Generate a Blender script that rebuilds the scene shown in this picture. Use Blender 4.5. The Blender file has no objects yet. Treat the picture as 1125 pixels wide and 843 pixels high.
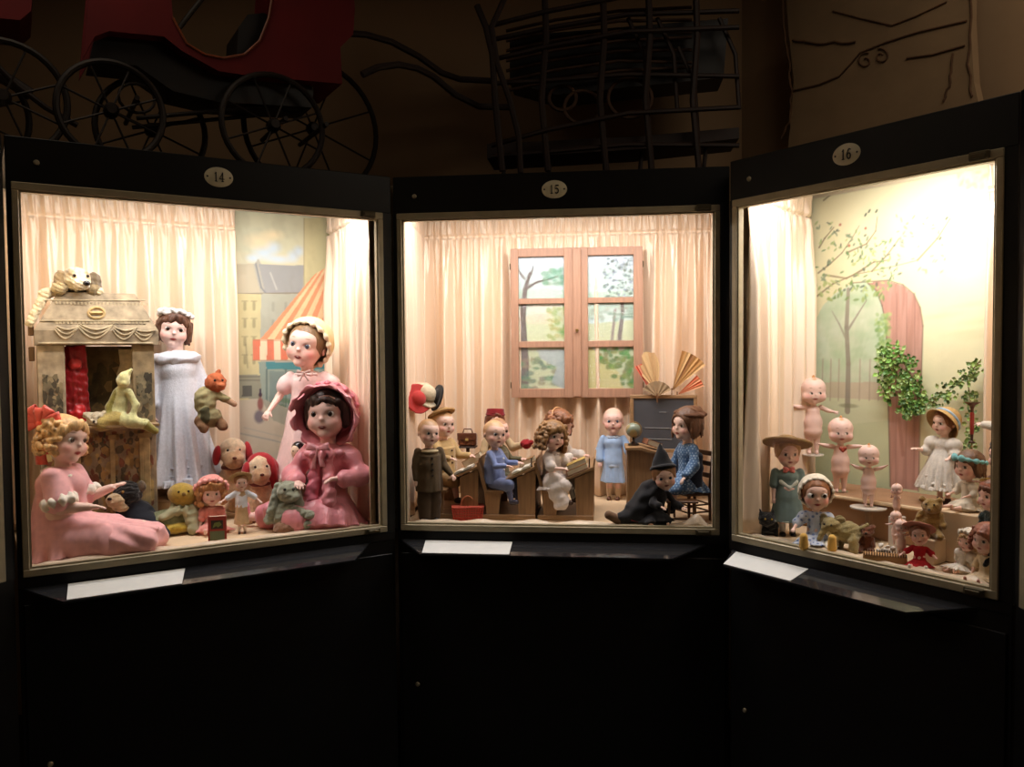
import bpy, math, random
import numpy as np
from math import sin, cos, pi, radians
from mathutils import Vector, Matrix
C = bpy.context.scene.collection
V3 = lambda *a: np.array(a, dtype=float)
QUAL = 1.0            # voxel multiplier

# ------------------------------------------------------------ materials
MATS = {}
def mat(name, base=None, rough=.6, bump=None, spec=.5, sheen=0., metal=0., var=.08, vscale=30., coat=0., sss=0., trans=None, stretch=(1, 1, 1)):
    """procedural material: painted colour attribute (or a base colour) broken up by noise, with a noise bump"""
    if name in MATS: return MATS[name]
    m = bpy.data.materials.new(name); m.use_nodes = True
    N, L = m.node_tree.nodes, m.node_tree.links
    b = N['Principled BSDF']
    tc = N.new('ShaderNodeTexCoord'); mp = N.new('ShaderNodeMapping'); mp.inputs['Scale'].default_value = stretch
    L.new(tc.outputs['Object'], mp.inputs[0])
    if base is None:
        c = N.new('ShaderNodeAttribute'); c.attribute_name = 'Col'; cs = c.outputs['Color']
    else:
        c = N.new('ShaderNodeRGB'); c.outputs[0].default_value = (*base, 1); cs = c.outputs[0]
    n = N.new('ShaderNodeTexNoise'); n.inputs['Scale'].default_value = vscale; n.inputs['Detail'].default_value = 4
    L.new(mp.outputs[0], n.inputs['Vector'])
    mr = N.new('ShaderNodeMapRange'); mr.inputs[1].default_value = .3; mr.inputs[2].default_value = .7
    mr.inputs[3].default_value = 1 - var; mr.inputs[4].default_value = 1 + var * .6
    L.new(n.outputs['Fac'], mr.inputs[0])
    mx = N.new('ShaderNodeMix'); mx.data_type = 'RGBA'; mx.blend_type = 'MULTIPLY'; mx.inputs[0].default_value = 1
    L.new(cs, mx.inputs[6]); L.new(mr.outputs[0], mx.inputs[7])
    L.new(mx.outputs[2], b.inputs['Base Color'])
    b.inputs['Roughness'].default_value = rough; b.inputs['Specular IOR Level'].default_value = spec
    b.inputs['Metallic'].default_value = metal; b.inputs['Coat Weight'].default_value = coat
    if sheen: b.inputs['Sheen Weight'].default_value = sheen; b.inputs['Sheen Roughness'].default_value = .4
    if sss:
        b.inputs['Subsurface Weight'].default_value = sss; b.inputs['Subsurface Scale'].default_value = .004
    if bump:
        n2 = N.new('ShaderNodeTexNoise'); n2.inputs['Scale'].default_value = bump[0]; n2.inputs['Detail'].default_value = 5
        L.new(mp.outputs[0], n2.inputs['Vector'])
        bp = N.new('ShaderNodeBump'); bp.inputs['Strength'].default_value = bump[1]; bp.inputs['Distance'].default_value = bump[2] if len(bump) > 2 else .002
        L.new(n2.outputs['Fac'], bp.inputs['Height']); L.new(bp.outputs[0], b.inputs['Normal'])
    MATS[name] = m
    return m
BISQUE = mat('bisque', rough=.42, spec=.4, var=.03, vscale=12)
CLOTH = mat('cloth', rough=.9, bump=(260, .35, .0015), sheen=.25, var=.10, vscale=60)
SATIN = mat('satin', rough=.36, bump=(45, .7, .006), sheen=.3, var=.14, vscale=30)
KNIT = mat('knit', rough=1, bump=(420, .8, .002), var=.2, vscale=120)
PLUSH = mat('plush', rough=1, bump=(330, 1., .004), sheen=.5, var=.25, vscale=90)
HAIR = mat('hair', rough=.5, bump=(160, .8, .003), var=.3, vscale=120, stretch=(1, 1, .25))
STRAW = mat('straw', rough=.7, bump=(300, .7, .002), var=.2, vscale=160, stretch=(1, 1, 3))
GLOSS = mat('painted_gloss', rough=.18, spec=.5, var=.04)
PAPER = mat('paper', rough=.85, bump=(120, .15, .001), var=.05)
WOOD = mat('wood', rough=.5, bump=(90, .25, .001), var=.28, vscale=22, stretch=(6, 6, .7))
WOODX = mat('wood_lengthwise', rough=.55, bump=(90, .25, .001), var=.28, vscale=22, stretch=(.7, 6, 6))
LACE = mat('lace', rough=.9, bump=(240, .6, .002), var=.12, vscale=120)

# ------------------------------------------------------------ scene tree
def finish(o, parent=None, m=None, smooth=True):
    C.objects.link(o)
    if m is not None: o.data.materials.append(m)
    if parent is not None: o.parent = parent
    return o
def thing(name, label, cat, loc=(0, 0, 0), rotz=0, group=None):
    o = bpy.data.objects.new(name, None); C.objects.link(o)
    o.location = loc; o.rotation_euler = (0, 0, rotz); o.empty_display_size = .05
    return tag(o, label, cat, group)
def tag(o, label, cat, group=None, kind=None):
    o['label'] = label; o['category'] = cat
    if group: o['group'] = group
    if kind: o['kind'] = kind
    return o
def rawmesh(name, verts, faces, col=None, smooth=True):
    me = bpy.data.meshes.new(name)
    verts = np.asarray(verts, dtype=np.float32)
    if isinstance(faces, np.ndarray):
        nf, k = faces.shape
        me.vertices.add(len(verts)); me.vertices.foreach_set('co', verts.ravel())
        me.loops.add(nf * k); me.loops.foreach_set('vertex_index', faces.astype(np.int32).ravel())
        me.polygons.add(nf); me.polygons.foreach_set('loop_start', np.arange(nf, dtype=np.int32) * k)
        me.polygons.foreach_set('loop_total', np.full(nf, k, dtype=np.int32))
        me.update(calc_edges=True)
    else:
        me.from_pydata([tuple(v) for v in verts], [], faces)
    if col is not None:
        a = me.color_attributes.new('Col', 'FLOAT_COLOR', 'POINT')
        c = np.ones((len(verts), 4), dtype=np.float32); c[:, :3] = col
        a.data.foreach_set('color', c.ravel())
    if smooth: me.polygons.foreach_set('use_smooth', [True] * len(me.polygons))
    me.validate()
    return me

# ------------------------------------------------------------ sculpting with distance fields
def rotm(rx=0, ry=0, rz=0):
    return np.array(Matrix.Rotation(rz, 3, 'Z') @ Matrix.Rotation(ry, 3, 'Y') @ Matrix.Rotation(rx, 3, 'X'))
def align(d):
    d = np.asarray(d, float); d = d / np.linalg.norm(d)
    return np.array(Vector(d).to_track_quat('Z', 'Y').to_matrix())
class Sculpt:
    def __init__(s, vox):
        s.vox = vox * QUAL; s.pr = []; s.paints = []; s.R = np.eye(3); s.t = np.zeros(3); s.sc = 1.; s.disp = None
    def frame(s, R=None, t=(0, 0, 0), sc=1.):
        s.R = np.eye(3) if R is None else R; s.t = np.array(t, float); s.sc = sc; return s
    def _p(s, P): return s.t + s.R @ (np.array(P, float) * s.sc)
    def _add(s, fn, bound, c, col, k, sub, R=None):
        # fn works in the prim's own frame (origin c, axes R)
        Rg = s.R if R is None else s.R @ R
        s.pr.append((fn, s._p(c), Rg, bound * s.sc, col, k * s.sc, sub, s.sc)); return s
    def ell(s, c, r, col=None, k=.01, sub=False, R=None):
        r = np.array([r] * 3 if np.isscalar(r) else r, float)
        def fn(p):
            q = p / r; k0 = np.sqrt((q * q).sum(1)) + 1e-9; k1 = np.sqrt(((q / r) ** 2).sum(1)) + 1e-9
            return k0 * (k0 - 1) / k1
        return s._add(fn, r.max(), c, col, k, sub, R)
    def shell(s, c, r, th, col=None, k=.003, cut=None, R=None, wav=None):
        """ellipsoid shell; cut=(normal, offset): keep where p.n > offset"""
        r = np.array([r] * 3 if np.isscalar(r) else r, float); cn = None if cut is None else np.array(cut[0], float) / np.linalg.norm(cut[0])
        def fn(p):
            q = p / r; k0 = np.sqrt((q * q).sum(1)) + 1e-9; k1 = np.sqrt(((q / r) ** 2).sum(1)) + 1e-9
            d = np.abs(k0 * (k0 - 1) / k1) - th
            if cn is not None: d = np.maximum(d, cut[1] - p @ cn)
            return d
        return s._add(fn, r.max() + th, c, col, k, False, R)
    def cap(s, a, b, ra, rb=None, col=None, k=.01, sub=False):
        a = np.array(a, float); b = np.array(b, float); rb = ra if rb is None else rb
        L = b - a; LL = (L @ L) + 1e-12
        def fn(p):
            t = np.clip((p @ L) / LL, 0, 1); return np.linalg.norm(p - t[:, None] * L, axis=1) - (ra + (rb - ra) * t)
        return s._add(fn, np.linalg.norm(L) + max(ra, rb), a, col, k, sub)
    def rev(s, a, b, ra, rb, col=None, k=.004, n=0, amp=0., pw=1., ph=0., ell=1., sub=False, bulge=0., twist=0.):
        """frustum from a to b, radius ra to rb, with n folds deepening towards b"""
        a = np.array(a, float); b = np.array(b, float); L = np.linalg.norm(b - a); R = align(b - a)
        if n == 0 and ell == 1.: pass
        def fn(p):
            t = np.clip(p[:, 2] / L, 0, 1)
            rad = ra + (rb - ra) * t ** pw + bulge * np.sin(pi * t)
            th = np.arctan2(p[:, 1], p[:, 0])
            if n: rad = rad * (1 + amp * t * (np.cos(n * th + ph + twist * t) + .4 * np.cos((2 * n + 1) * th + 2 * ph)))
            q = np.sqrt(p[:, 0] ** 2 + (p[:, 1] / ell) ** 2)
            d = (q - rad) * .85
            z = np.maximum(-p[:, 2], p[:, 2] - L)
            return np.maximum(d, z)
        return s._add(fn, math.hypot(L, max(ra, rb) * (1 + 1.5 * amp) * max(1, ell) + abs(bulge)), a, col, k, sub, R)
    def box(s, c, h, rd=.002, col=None, k=.002, sub=False, R=None):
        h = np.array(h, float) - rd
        def fn(p):
            q = np.abs(p) - h; return np.linalg.norm(np.maximum(q, 0), axis=1) + np.minimum(q.max(1), 0) - rd
        return s._add(fn, np.linalg.norm(h) + rd, c, col, k, sub, R)
    def tor(s, c, R0, r, col=None, k=.003, R=None, ez=1., ex=1., wob=None):
        def fn(p):
            th = np.arctan2(p[:, 1], p[:, 0] / ex); q = np.sqrt((p[:, 0] / ex) ** 2 + p[:, 1] ** 2) - R0
            rr = r if wob is None else r * (1 + wob[1] * np.cos(wob[0] * th))
            return np.sqrt(q * q + (p[:, 2] / ez) ** 2) - rr
        return s._add(fn, R0 * max(1, ex) + r * max(1, ez) * 1.5, c, col, k, False, R)
    def paint(s, c, r, col, soft=.3, a=1.):
        r = np.array([r] * 3 if np.isscalar(r) else r, float) * s.sc
        s.paints.append((s._p(c), s.R, r, col, soft, a)); return s
    def hue(s, fn): s.paints.append(fn); return s
    def _ev(s, pr, P):
        fn, c, R, b, col, k, sub, sc = pr
        q = ((P - c) @ R) / sc
        return fn(q) * sc
    def _field(s, G, margin):
        D = np.full(len(G), .5, dtype=np.float64)
        for pr in s.pr:
            k = max(pr[5], 1e-5)
            I = np.nonzero(((G - pr[1].astype(G.dtype)) ** 2).sum(1) < (pr[3] + margin + k) ** 2)[0]
            if not len(I): continue
            d = s._ev(pr, G[I]); X = D[I]
            if pr[6]:
                h = np.clip(.5 - .5 * (X + d) / k, 0, 1); D[I] = X * (1 - h) - d * h + k * h * (1 - h)
            else:
                h = np.clip(.5 + .5 * (X - d) / k, 0, 1); D[I] = X * (1 - h) + d * h - k * h * (1 - h)
        if s.disp is not None: D = D + s.disp(G)
        return D
    def build(s, name, m, parent=None):
        vx = s.vox
        lo = np.min([p[1] - p[3] for p in s.pr if not p[6]], axis=0) - 3 * vx
        hi = np.max([p[1] + p[3] for p in s.pr if not p[6]], axis=0) + 3 * vx
        while np.prod((hi - lo) / vx) > 9e6: vx *= 1.1
        # coarse pass finds the band near the surface, the fine pass evaluates only there
        K = 4; cv = vx * K
        nc = np.ceil((hi - lo) / cv).astype(int) + 1
        Gc = np.stack(np.meshgrid(*[lo[i] + cv * (np.arange(nc[i]) + .375) for i in range(3)], indexing='ij'), -1).reshape(-1, 3)
        Dc = s._field(Gc, cv * 1.8)
        act = (np.abs(Dc) < cv * 1.75).reshape(tuple(nc))
        D = np.repeat(np.repeat(np.repeat(np.where(Dc < 0, -.5, .5).astype(np.float32).reshape(tuple(nc)), K, 0), K, 1), K, 2)
        A = np.argwhere(np.repeat(np.repeat(np.repeat(act, K, 0), K, 1), K, 2))
        G = (lo + vx * A).astype(np.float32)
        D[tuple(A.T)] = s._field(G, vx * 4)
        D[[0, -1]] = .5; D[:, [0, -1]] = .5; D[:, :, [0, -1]] = .5
        V, F = surface_nets(D, lo, vx)
        if len(V) == 0: raise RuntimeError('empty sculpt ' + name)
        # colours
        best = np.full(len(V), 1e9); col = np.full((len(V), 3), .8)
        for pr in s.pr:
            if pr[4] is None or pr[6]: continue
            I = np.nonzero(((V - pr[1]) ** 2).sum(1) < (pr[3] + 6 * vx + pr[5]) ** 2)[0]
            if not len(I): continue
            d = s._ev(pr, V[I]); w = d < best[I]; best[I[w]] = d[w]; col[I[w]] = pr[4]
        for pt in s.paints:
            if callable(pt): col = pt(V, col); continue
            c, R, r, cc, soft, al = pt
            q = np.linalg.norm(((V - c) @ R) / r, axis=1)
            w = np.clip((1 - q) / max(soft, 1e-3), 0, 1)[:, None] * al
            col = col * (1 - w) + np.array(cc) * w
        me = rawmesh(name, V, F, col)
        o = bpy.data.objects.new(name, me)
        return finish(o, parent, m)
def surface_nets(D, lo, vx):
    S = D < 0
    c = S[:-1, :-1, :-1].astype(np.int8)
    tot = np.zeros_like(c)
    for i in (0, 1):
        for j in (0, 1):
            for k in (0, 1):
                tot += S[i:S.shape[0] - 1 + i, j:S.shape[1] - 1 + j, k:S.shape[2] - 1 + k]
    act = np.argwhere((tot > 0) & (tot < 8))
    idx = np.full(tot.shape, -1, dtype=np.int64); idx[tuple(act.T)] = np.arange(len(act))
    acc = np.zeros((len(act), 3)); cnt = np.zeros(len(act))
    cor = [(i, j, k) for i in (0, 1) for j in (0, 1) for k in (0, 1)]
    for a in cor:
        for axn in range(3):
            if a[axn]: continue
            b = list(a); b[axn] = 1
            da = D[tuple((act + a).T)]; db = D[tuple((act + b).T)]
            m = (da < 0) != (db < 0); t = np.where(m, da / np.where(m, da - db, 1), 0)
            p = np.array(a, float)[None] + np.zeros((len(act), 3)); p[:, axn] = t
            acc[m] += p[m]; cnt[m] += 1
    V = lo + vx * (act + acc / cnt[:, None])
    Fs = []
    for axn in range(3):
        o1, o2 = (axn + 1) % 3, (axn + 2) % 3
        s0 = [slice(None)] * 3; s1 = [slice(None)] * 3; s0[axn] = slice(0, -1); s1[axn] = slice(1, None)
        A, B = S[tuple(s0)], S[tuple(s1)]
        e = np.argwhere(A != B); e = e[(e[:, o1] > 0) & (e[:, o2] > 0) & (e[:, o1] < D.shape[o1] - 1) & (e[:, o2] < D.shape[o2] - 1)]
        fl = A[tuple(e.T)]
        q = []
        for d1, d2 in ((1, 1), (0, 1), (0, 0), (1, 0)):
            x = e.copy(); x[:, o1] -= d1; x[:, o2] -= d2; q.append(idx[tuple(x.T)])
        q = np.stack(q, 1); q[~fl] = q[~fl][:, ::-1]; Fs.append(q)
    return V, np.concatenate(Fs)

# ------------------------------------------------------------ hard-edged shapes
class MB:
    def __init__(s): s.v = []; s.f = []; s.c = []; s.col = (.5, .5, .5); s.R = np.eye(3); s.t = np.zeros(3)
    def frame(s, R=None, t=(0, 0, 0)): s.R = np.eye(3) if R is None else R; s.t = np.array(t, float); return s
    def add(s, vs, fs, col=None):
        n = len(s.v); vs = np.asarray(vs, float) @ s.R.T + s.t
        s.v += [tuple(v) for v in vs]; s.f += [tuple(i + n for i in f) for f in fs]; s.c += [col or s.col] * len(vs); return s
    def box(s, lo, hi, col=None, R=None, bev=0.):
        lo = np.array(lo, float); hi = np.array(hi, float); c = (lo + hi) / 2; h = (hi - lo) / 2
        b = min(bev, *(h * .6))
        if b > 0:
            vs = []
            for x in (-1, 1):
                for y in (-1, 1):
                    for z in (-1, 1):
                        for k in range(3):
                            p = h - b; p = p.copy(); p[k] = h[k]; vs.append(p * (x, y, z))
            # convex hull through known topology
            def id(x, y, z, k): return (((x > 0) * 2 + (y > 0)) * 2 + (z > 0)) * 3 + k
            fs = []
            for k in range(3):
                i, j = [(1, 2), (2, 0), (0, 1)][k]
                for sg in (-1, 1):
                    q = []
                    for (p1, p2) in ((-1, -1), (1, -1), (1, 1), (-1, 1)):
                        t = [0, 0, 0]; t[k] = sg; t[i] = p1; t[j] = p2; q.append(id(*t, k))
                    fs.append(q if sg > 0 else q[::-1])
                for p1 in (-1, 1):
                    for p2 in (-1, 1):
                        a = [0, 0, 0]; a[i] = p1; a[j] = p2; a[k] = -1; e = list(a); e[k] = 1
                        q = [id(*a, i), id(*e, i), id(*e, j), id(*a, j)]
                        fs.append(q if p1 * p2 < 0 else q[::-1])
            for x in (-1, 1):
                for y in (-1, 1):
                    for z in (-1, 1):
                        q = [id(x, y, z, 0), id(x, y, z, 1), id(x, y, z, 2)]
                        fs.append(q if x * y * z > 0 else q[::-1])
            vs = np.array(vs)
        else:
            vs = np.array([(x, y, z) for x in (-1, 1) for y in (-1, 1) for z in (-1, 1)]) * h
            fs = [(0, 1, 3, 2), (4, 6, 7, 5), (0, 4, 5, 1), (2, 3, 7, 6), (0, 2, 6, 4), (1, 5, 7, 3)]
        if R is not None: vs = vs @ np.asarray(R).T
        return s.add(vs + c, fs, col)
    def tube(s, pts, r, n=8, col=None, closed=False, flat=1.):
        pts = [np.array(p, float) for p in pts]; m = len(pts); rs = r if hasattr(r, '__len__') else [r] * m
        vs = []; up = None
        for i, p in enumerate(pts):
            a = pts[i - 1] if (i > 0 or closed) else p; b = pts[(i + 1) % m] if (i < m - 1 or closed) else p
            d = b - a; d /= np.linalg.norm(d) + 1e-12
            if up is None: up = V3(0, 0, 1) if abs(d[2]) < .9 else V3(1, 0, 0)
            x = np.cross(up, d); x /= np.linalg.norm(x) + 1e-12; y = np.cross(d, x); up = y
            for k in range(n):
                t = 2 * pi * k / n; vs.append(p + rs[i] * (x * cos(t) + y * sin(t) * flat))
        fs = []
        for i in range(m if closed else m - 1):
            j = (i + 1) % m
            for k in range(n): fs.append((i * n + k, i * n + (k + 1) % n, j * n + (k + 1) % n, j * n + k))
        if not closed: fs.append(tuple(range(n))[::-1]); fs.append(tuple((m - 1) * n + k for k in range(n)))
        return s.add(vs, fs, col)
    def lathe(s, prof, c=(0, 0, 0), n=24, col=None, R=None, arc=2 * pi):
        vs = []; fs = []; c = np.array(c, float); full = abs(arc - 2 * pi) < 1e-6; nn = n if full else n + 1
        for (r, z) in prof:
            for k in range(nn):
                t = arc * k / n; vs.append((r * cos(t), r * sin(t), z))
        for i in range(len(prof) - 1):
            for k in range(n): fs.append((i * nn + k, i * nn + (k + 1) % nn, (i + 1) * nn + (k + 1) % nn, (i + 1) * nn + k))
        if full:
            if prof[0][0] > 1e-6: fs.append(tuple(range(n))[::-1])
            if prof[-1][0] > 1e-6: fs.append(tuple((len(prof) - 1) * n + k for k in range(n)))
        vs = np.array(vs)
        if R is not None: vs = vs @ np.asarray(R).T
        return s.add(vs + c, fs, col)
    def prism(s, poly, y0, y1, col=None, ax='y'):
        """polygon (x,z) extruded in y"""
        n = len(poly)
        if ax == 'y': vs = [(x, y0, z) for x, z in poly] + [(x, y1, z) for x, z in poly]
        elif ax == 'z': vs = [(x, z, y0) for x, z in poly] + [(x, z, y1) for x, z in poly]
        else: vs = [(y0, x, z) for x, z in poly] + [(y1, x, z) for x, z in poly]
        fs = [tuple(range(n)), tuple(range(2 * n - 1, n - 1, -1))] + [(i, n + i, n + (i + 1) % n, (i + 1) % n) for i in range(n)]
        return s.add(vs, fs, col)
    def build(s, name, m, parent=None, smooth=False, ang=40):
        me = rawmesh(name, s.v, s.f, s.c, False)
        import bmesh
        bm = bmesh.new(); bm.from_mesh(me); bmesh.ops.recalc_face_normals(bm, faces=bm.faces); bm.to_mesh(me); bm.free()
        if smooth:
            me.polygons.foreach_set('use_smooth', [True] * len(me.polygons))
            me.set_sharp_from_angle(angle=radians(ang))
        o = bpy.data.objects.new(name, me)
        return finish(o, parent, m)
def srgb(h):
    """'#rrggbb' or (r,g,b) 0-255 to linear"""
    if isinstance(h, str): h = [int(h[i:i + 2], 16) for i in (1, 3, 5)]
    return tuple(((c / 255 + .055) / 1.055) ** 2.4 if c > 10 else c / 255 / 12.92 for c in h)
SKIN = srgb((236, 190, 170)); PALE = srgb((240, 208, 192)); PINKSKIN = srgb((232, 172, 152))
LIP = srgb((158, 40, 40)); BLUSH = srgb((222, 112, 100))
def noise_disp(f, a, seed=0):
    rs = np.random.RandomState(seed); W = rs.normal(size=(6, 3)) * f; ph = rs.uniform(0, 6.28, 6)
    def fn(P): return a * np.sin(P @ W.T + ph).sum(1) / 2.5
    return fn
class Doll:
    def __init__(s, name, label, loc, rotz, H, hf=.24, vox=.002, cat='doll', group=None, sit=False, lean=(0, 0), legs=None, arms=None,
                 head=(0, 0, 0), skin=SKIN, chub=1., neck=.03, shw=.125, legf=.5, rot3=None, arml=1.):
        s.root = thing(name, label, cat, loc, rotz, group)
        if rot3: s.root.rotation_euler = rot3
        s.vox = vox; s.hh = H * hf; s.B = B = H - s.hh; skin = tuple(np.array(skin) * .68 + np.array((.88, .74, .68)) * .32); s.skin = skin; s.chub = chub; s.sit = sit
        s.rl = .052 * B * chub; s.hipz = legf * B if not sit else s.rl * 1.25
        s.T = rotm(radians(lean[0]), radians(lean[1]), 0)   # torso lean about the hip
        s.hip = V3(0, 0, s.hipz)
        if legs is None:
            legs = ((0, 0, -1), (0, 0, -1), (0, 0, -1), (0, 0, -1)) if not sit else ((-.22, -1, 0), (-.05, -1, -.02), (.22, -1, 0), (.05, -1, -.02))
        if arms is None: arms = ((-.35, -.05, -1), (-.15, -.5, -1), (.35, -.05, -1), (.15, -.5, -1))
        un = lambda v: np.array(v, float) / np.linalg.norm(v)
        s.th = [un(legs[0]), un(legs[2])]; s.shn = [un(legs[1]), un(legs[3])]
        s.ua = [un(arms[0]), un(arms[2])]; s.fa = [un(arms[1]), un(arms[3])]
        s.L1 = legf / 2 * B; s.L2 = (legf / 2 - .03) * B
        s.knee, s.ankle, s.hj = [], [], []
        for i, sg in enumerate((-1, 1)):
            h = s.hip + V3(sg * .06 * B * chub ** .5, 0, 0); s.hj.append(h)
            k = h + s.th[i] * s.L1; s.knee.append(k); s.ankle.append(k + s.shn[i] * s.L2)
        tp = lambda p: s.hip + s.T @ (np.array(p, float) * B)
        s.tp = tp
        up = 1 - legf - neck
        s.up = up
        s.shj = [tp((-shw * chub ** .4, 0, up - .05)), tp((shw * chub ** .4, 0, up - .05))]
        s.elb = [s.shj[i] + s.ua[i] * .20 * arml * B for i in (0, 1)]
        s.wr = [s.elb[i] + s.fa[i] * .17 * arml * B for i in (0, 1)]
        s.neckb = tp((0, 0, up)); s.hc = tp((0, -.0, up + neck)) + s.T @ V3(0, 0, s.hh * .46)
        s.HR = rotm(0, 0, radians(head[0])) @ rotm(radians(head[1]), 0, 0) @ rotm(0, radians(head[2]), 0)
    # -- body
    def hand(s, S, i, curl=.5, spread=.25, col=None, big=1.):
        B = s.B * big; f = s.fa[i]; col = col or s.skin; sg = (-1, 1)[i]
        n = np.cross(f, V3(sg, 0, .2)); 
        if np.linalg.norm(n) < .3: n = np.cross(f, V3(0, 1, 0.))
        n /= np.linalg.norm(n); x = np.cross(n, f)
        if x[0] * sg > 0: x = -x                     # x points to the thumb side (inwards)
        R = np.stack([x, n, f], 1); w = s.wr[i]
        S.ell(w + f * .030 * B, (.026 * B, .015 * B, .034 * B), col, .006 * B, R=R)
        dn = n if n[2] < 0 else -n
        for k in range(4):
            o = (k - 1.5) * -.0135 * B; ln = (.036, .042, .04, .03)[k] * B
            a = w + f * .052 * B + x * o
            d1 = f + x * (1.5 - k) * spread * .5 + dn * curl * .6; d1 /= np.linalg.norm(d1)
            d2 = f + x * (1.5 - k) * spread * .4 + dn * curl * 1.8; d2 /= np.linalg.norm(d2)
            S.cap(a, a + d1 * ln * .55, .0085 * B, .0075 * B, col, .002 * B).cap(a + d1 * ln * .55, a + d1 * ln * .55 + d2 * ln * .5, .0075 * B, .006 * B, col, .001 * B)
        a = w + f * .018 * B + x * .020 * B; d = f * .7 + x * .8 + dn * .25; d /= np.linalg.norm(d)
        S.cap(a, a + d * .032 * B, .0095 * B, .0075 * B, col, .004 * B)
    def limbs(s, S, skin=None, sleeve=None, trouser=None, feet=True):
        B, c = s.B, s.chub; skin = skin or s.skin
        for i in (0, 1):
            S.cap(s.shj[i], s.elb[i], .034 * B * c, .028 * B * c, skin, .02 * B).cap(s.elb[i], s.wr[i], .028 * B * c, .017 * B * c, skin, .01 * B)
            S.cap(s.hj[i], s.knee[i], s.rl * 1.1, s.rl * .75, skin, .02 * B).cap(s.knee[i], s.ankle[i], s.rl * .78, s.rl * .45, skin, .012 * B)
            if feet:
                f = V3(0, -1, 0) if not s.sit else V3(0, -.25, 1)
                if abs(s.shn[i][2]) < .5: f = V3(0, -.2, 1)
                else: f = V3(s.shn[i][0] * .4, -1, 0)
                S.cap(s.ankle[i] + s.shn[i] * .012 * B, s.ankle[i] + f * .07 * B + s.shn[i] * .012 * B, s.rl * .5, s.rl * .42, skin, .01 * B)
    def body(s, eyecol=srgb('#4a5c78'), mouth='smile', brow=srgb('#8a5a3a'), hairpaint=None, hands=(.5, .5), painted_eyes=False, googly=0, nose=1., kew=False, cheeks=1., feet=True, m=None, spread=.25, tip=None, lash=True):
        B, hh, c = s.B, s.hh, s.chub; sk = s.skin
        S = Sculpt(s.vox)
        S.frame(s.T, s.hip)
        S.ell((0, 0, .02 * B), (.115 * B * c, .095 * B * c, .09 * B), sk, .02 * B)
        S.ell((0, -.010 * B * c, .36 * s.up * B), (.108 * B * c * (1.12 if kew else 1), .092 * B * c ** 1.2, .36 * s.up * B), sk, .03 * B)
        S.ell((0, 0, (s.up - .11) * B), (.118 * B, .078 * B * c ** .5, .11 * B), sk, .03 * B)
        S.cap((0, 0, (s.up - .03) * B), (0, -.0, (s.up + .06) * B), .052 * B, .05 * B, sk, .02 * B)
        if kew: S.cap((0, -.006 * B, .04 * B), (0, 0, (s.up - .14) * B), .128 * B * c ** .8, .105 * B * c ** .5, sk, .03 * B)
        S.frame()
        s.limbs(S, feet=feet)
        for i in (0, 1): s.hand(S, i, hands[i], spread)
        S.frame(s.HR, s.hc, hh)
        if kew:
            S.ell((0, .03, .1), (.45, .44, .42), sk, .05).ell((0, -.06, -.14), (.42, .37, .31), sk, .08)
            for x in (-1, 1): S.ell((x * .25, -.2, -.18), .17, sk, .06)
        else:
            S.ell((0, .05, .09), (.385, .43, .41), sk, .05).ell((0, -.09, -.14), (.32, .30, .31), sk, .08)
            S.ell((0, -.2, .12), (.28, .2, .2), sk, .08)
            for x in (-1, 1): S.ell((x * .17, -.22, -.16), .155, sk, .05)
            for x in (-1, 1): S.ell((x * .38, .03, -.06), (.035, .07, .09), sk, .02)
        S.ell((0, -.265, -.365), (.105, .09, .08), sk, .07)
        S.ell((0, -.385, -.075), (.045 * nose, .055, .045), sk, .03).ell((0, -.35, -.01), (.03, .05, .07), sk, .04)
        ez = .02; ex = .155; er = .076 * (1.6 if googly else 1)
        if not painted_eyes:
            for x in (-1, 1): S.ell((x * ex, -.405 if not kew else -.44, ez), (.078 * (1.4 if googly else 1), .05, .044 * (1.8 if googly else 1)), None, .03, sub=True)
        mz = -.235
        S.ell((0, -.335, mz + .016), (.085, .045, .020), LIP, .02).ell((0, -.33, mz - .018), (.068, .045, .020), LIP, .02)
        S.paint((0, -.38, mz), (.10, .12, .042), LIP, .35, .9)
        # paint
        for x in (-1, 1):
            S.paint((x * .24, -.3, -.14), (.15, .25, .13), BLUSH, 1., .55 * cheeks)
            S.paint((x * ex * 1.08, -.4, ez + .15), (.085, .12, .018), brow, .6, .9)
            if lash and not painted_eyes: S.paint((x * ex, -.38, ez + .015), (.10, .14, .075), srgb('#5a3a2e'), .7, .5)
            if painted_eyes:
                gx = .03 * (1 if painted_eyes == 'r' else -1 if painted_eyes == 'l' else 0)
                ke = .8 if kew else 1.; ez2 = ez - (.05 if kew else 0)
                S.paint((x * ex, -.4, ez2), (.078 * ke, .2, .055 * ke), srgb('#e8dcd0'), .25)
                S.paint((x * ex + gx, -.4, ez2), (.048 * ke, .2, .054 * ke), eyecol, .2); S.paint((x * ex + gx, -.4, ez2), (.026, .2, .03), (.01, .01, .01), .3)
                S.paint((x * ex, -.4, ez2 + .055 * ke), (.085 * ke, .2, .014), srgb('#4a2a20'), .5)
        if mouth == 'open': S.paint((0, -.39, mz - .01), (.06, .12, .03), srgb('#6a1c1c'), .3); S.paint((0, -.39, mz + .010), (.036, .12, .009), srgb('#e6d8cc'), .4, .7 if s.vox <= .0016 or s.hh > .1 else 0)
        elif mouth == 'smile': S.paint((0, -.39, mz), (.075, .12, .008), srgb('#7a2020'), .5)
        elif mouth == 'wide': S.paint((0, -.38, mz), (.17, .14, .012), srgb('#8a2a28'), .5)
        if hairpaint is not None:
            S.paint((0, .25, .2), (.52, .54, .50), hairpaint, .12, .9); S.paint((0, -.1, .42), (.40, .40, .17), hairpaint, .15, .85)
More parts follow.
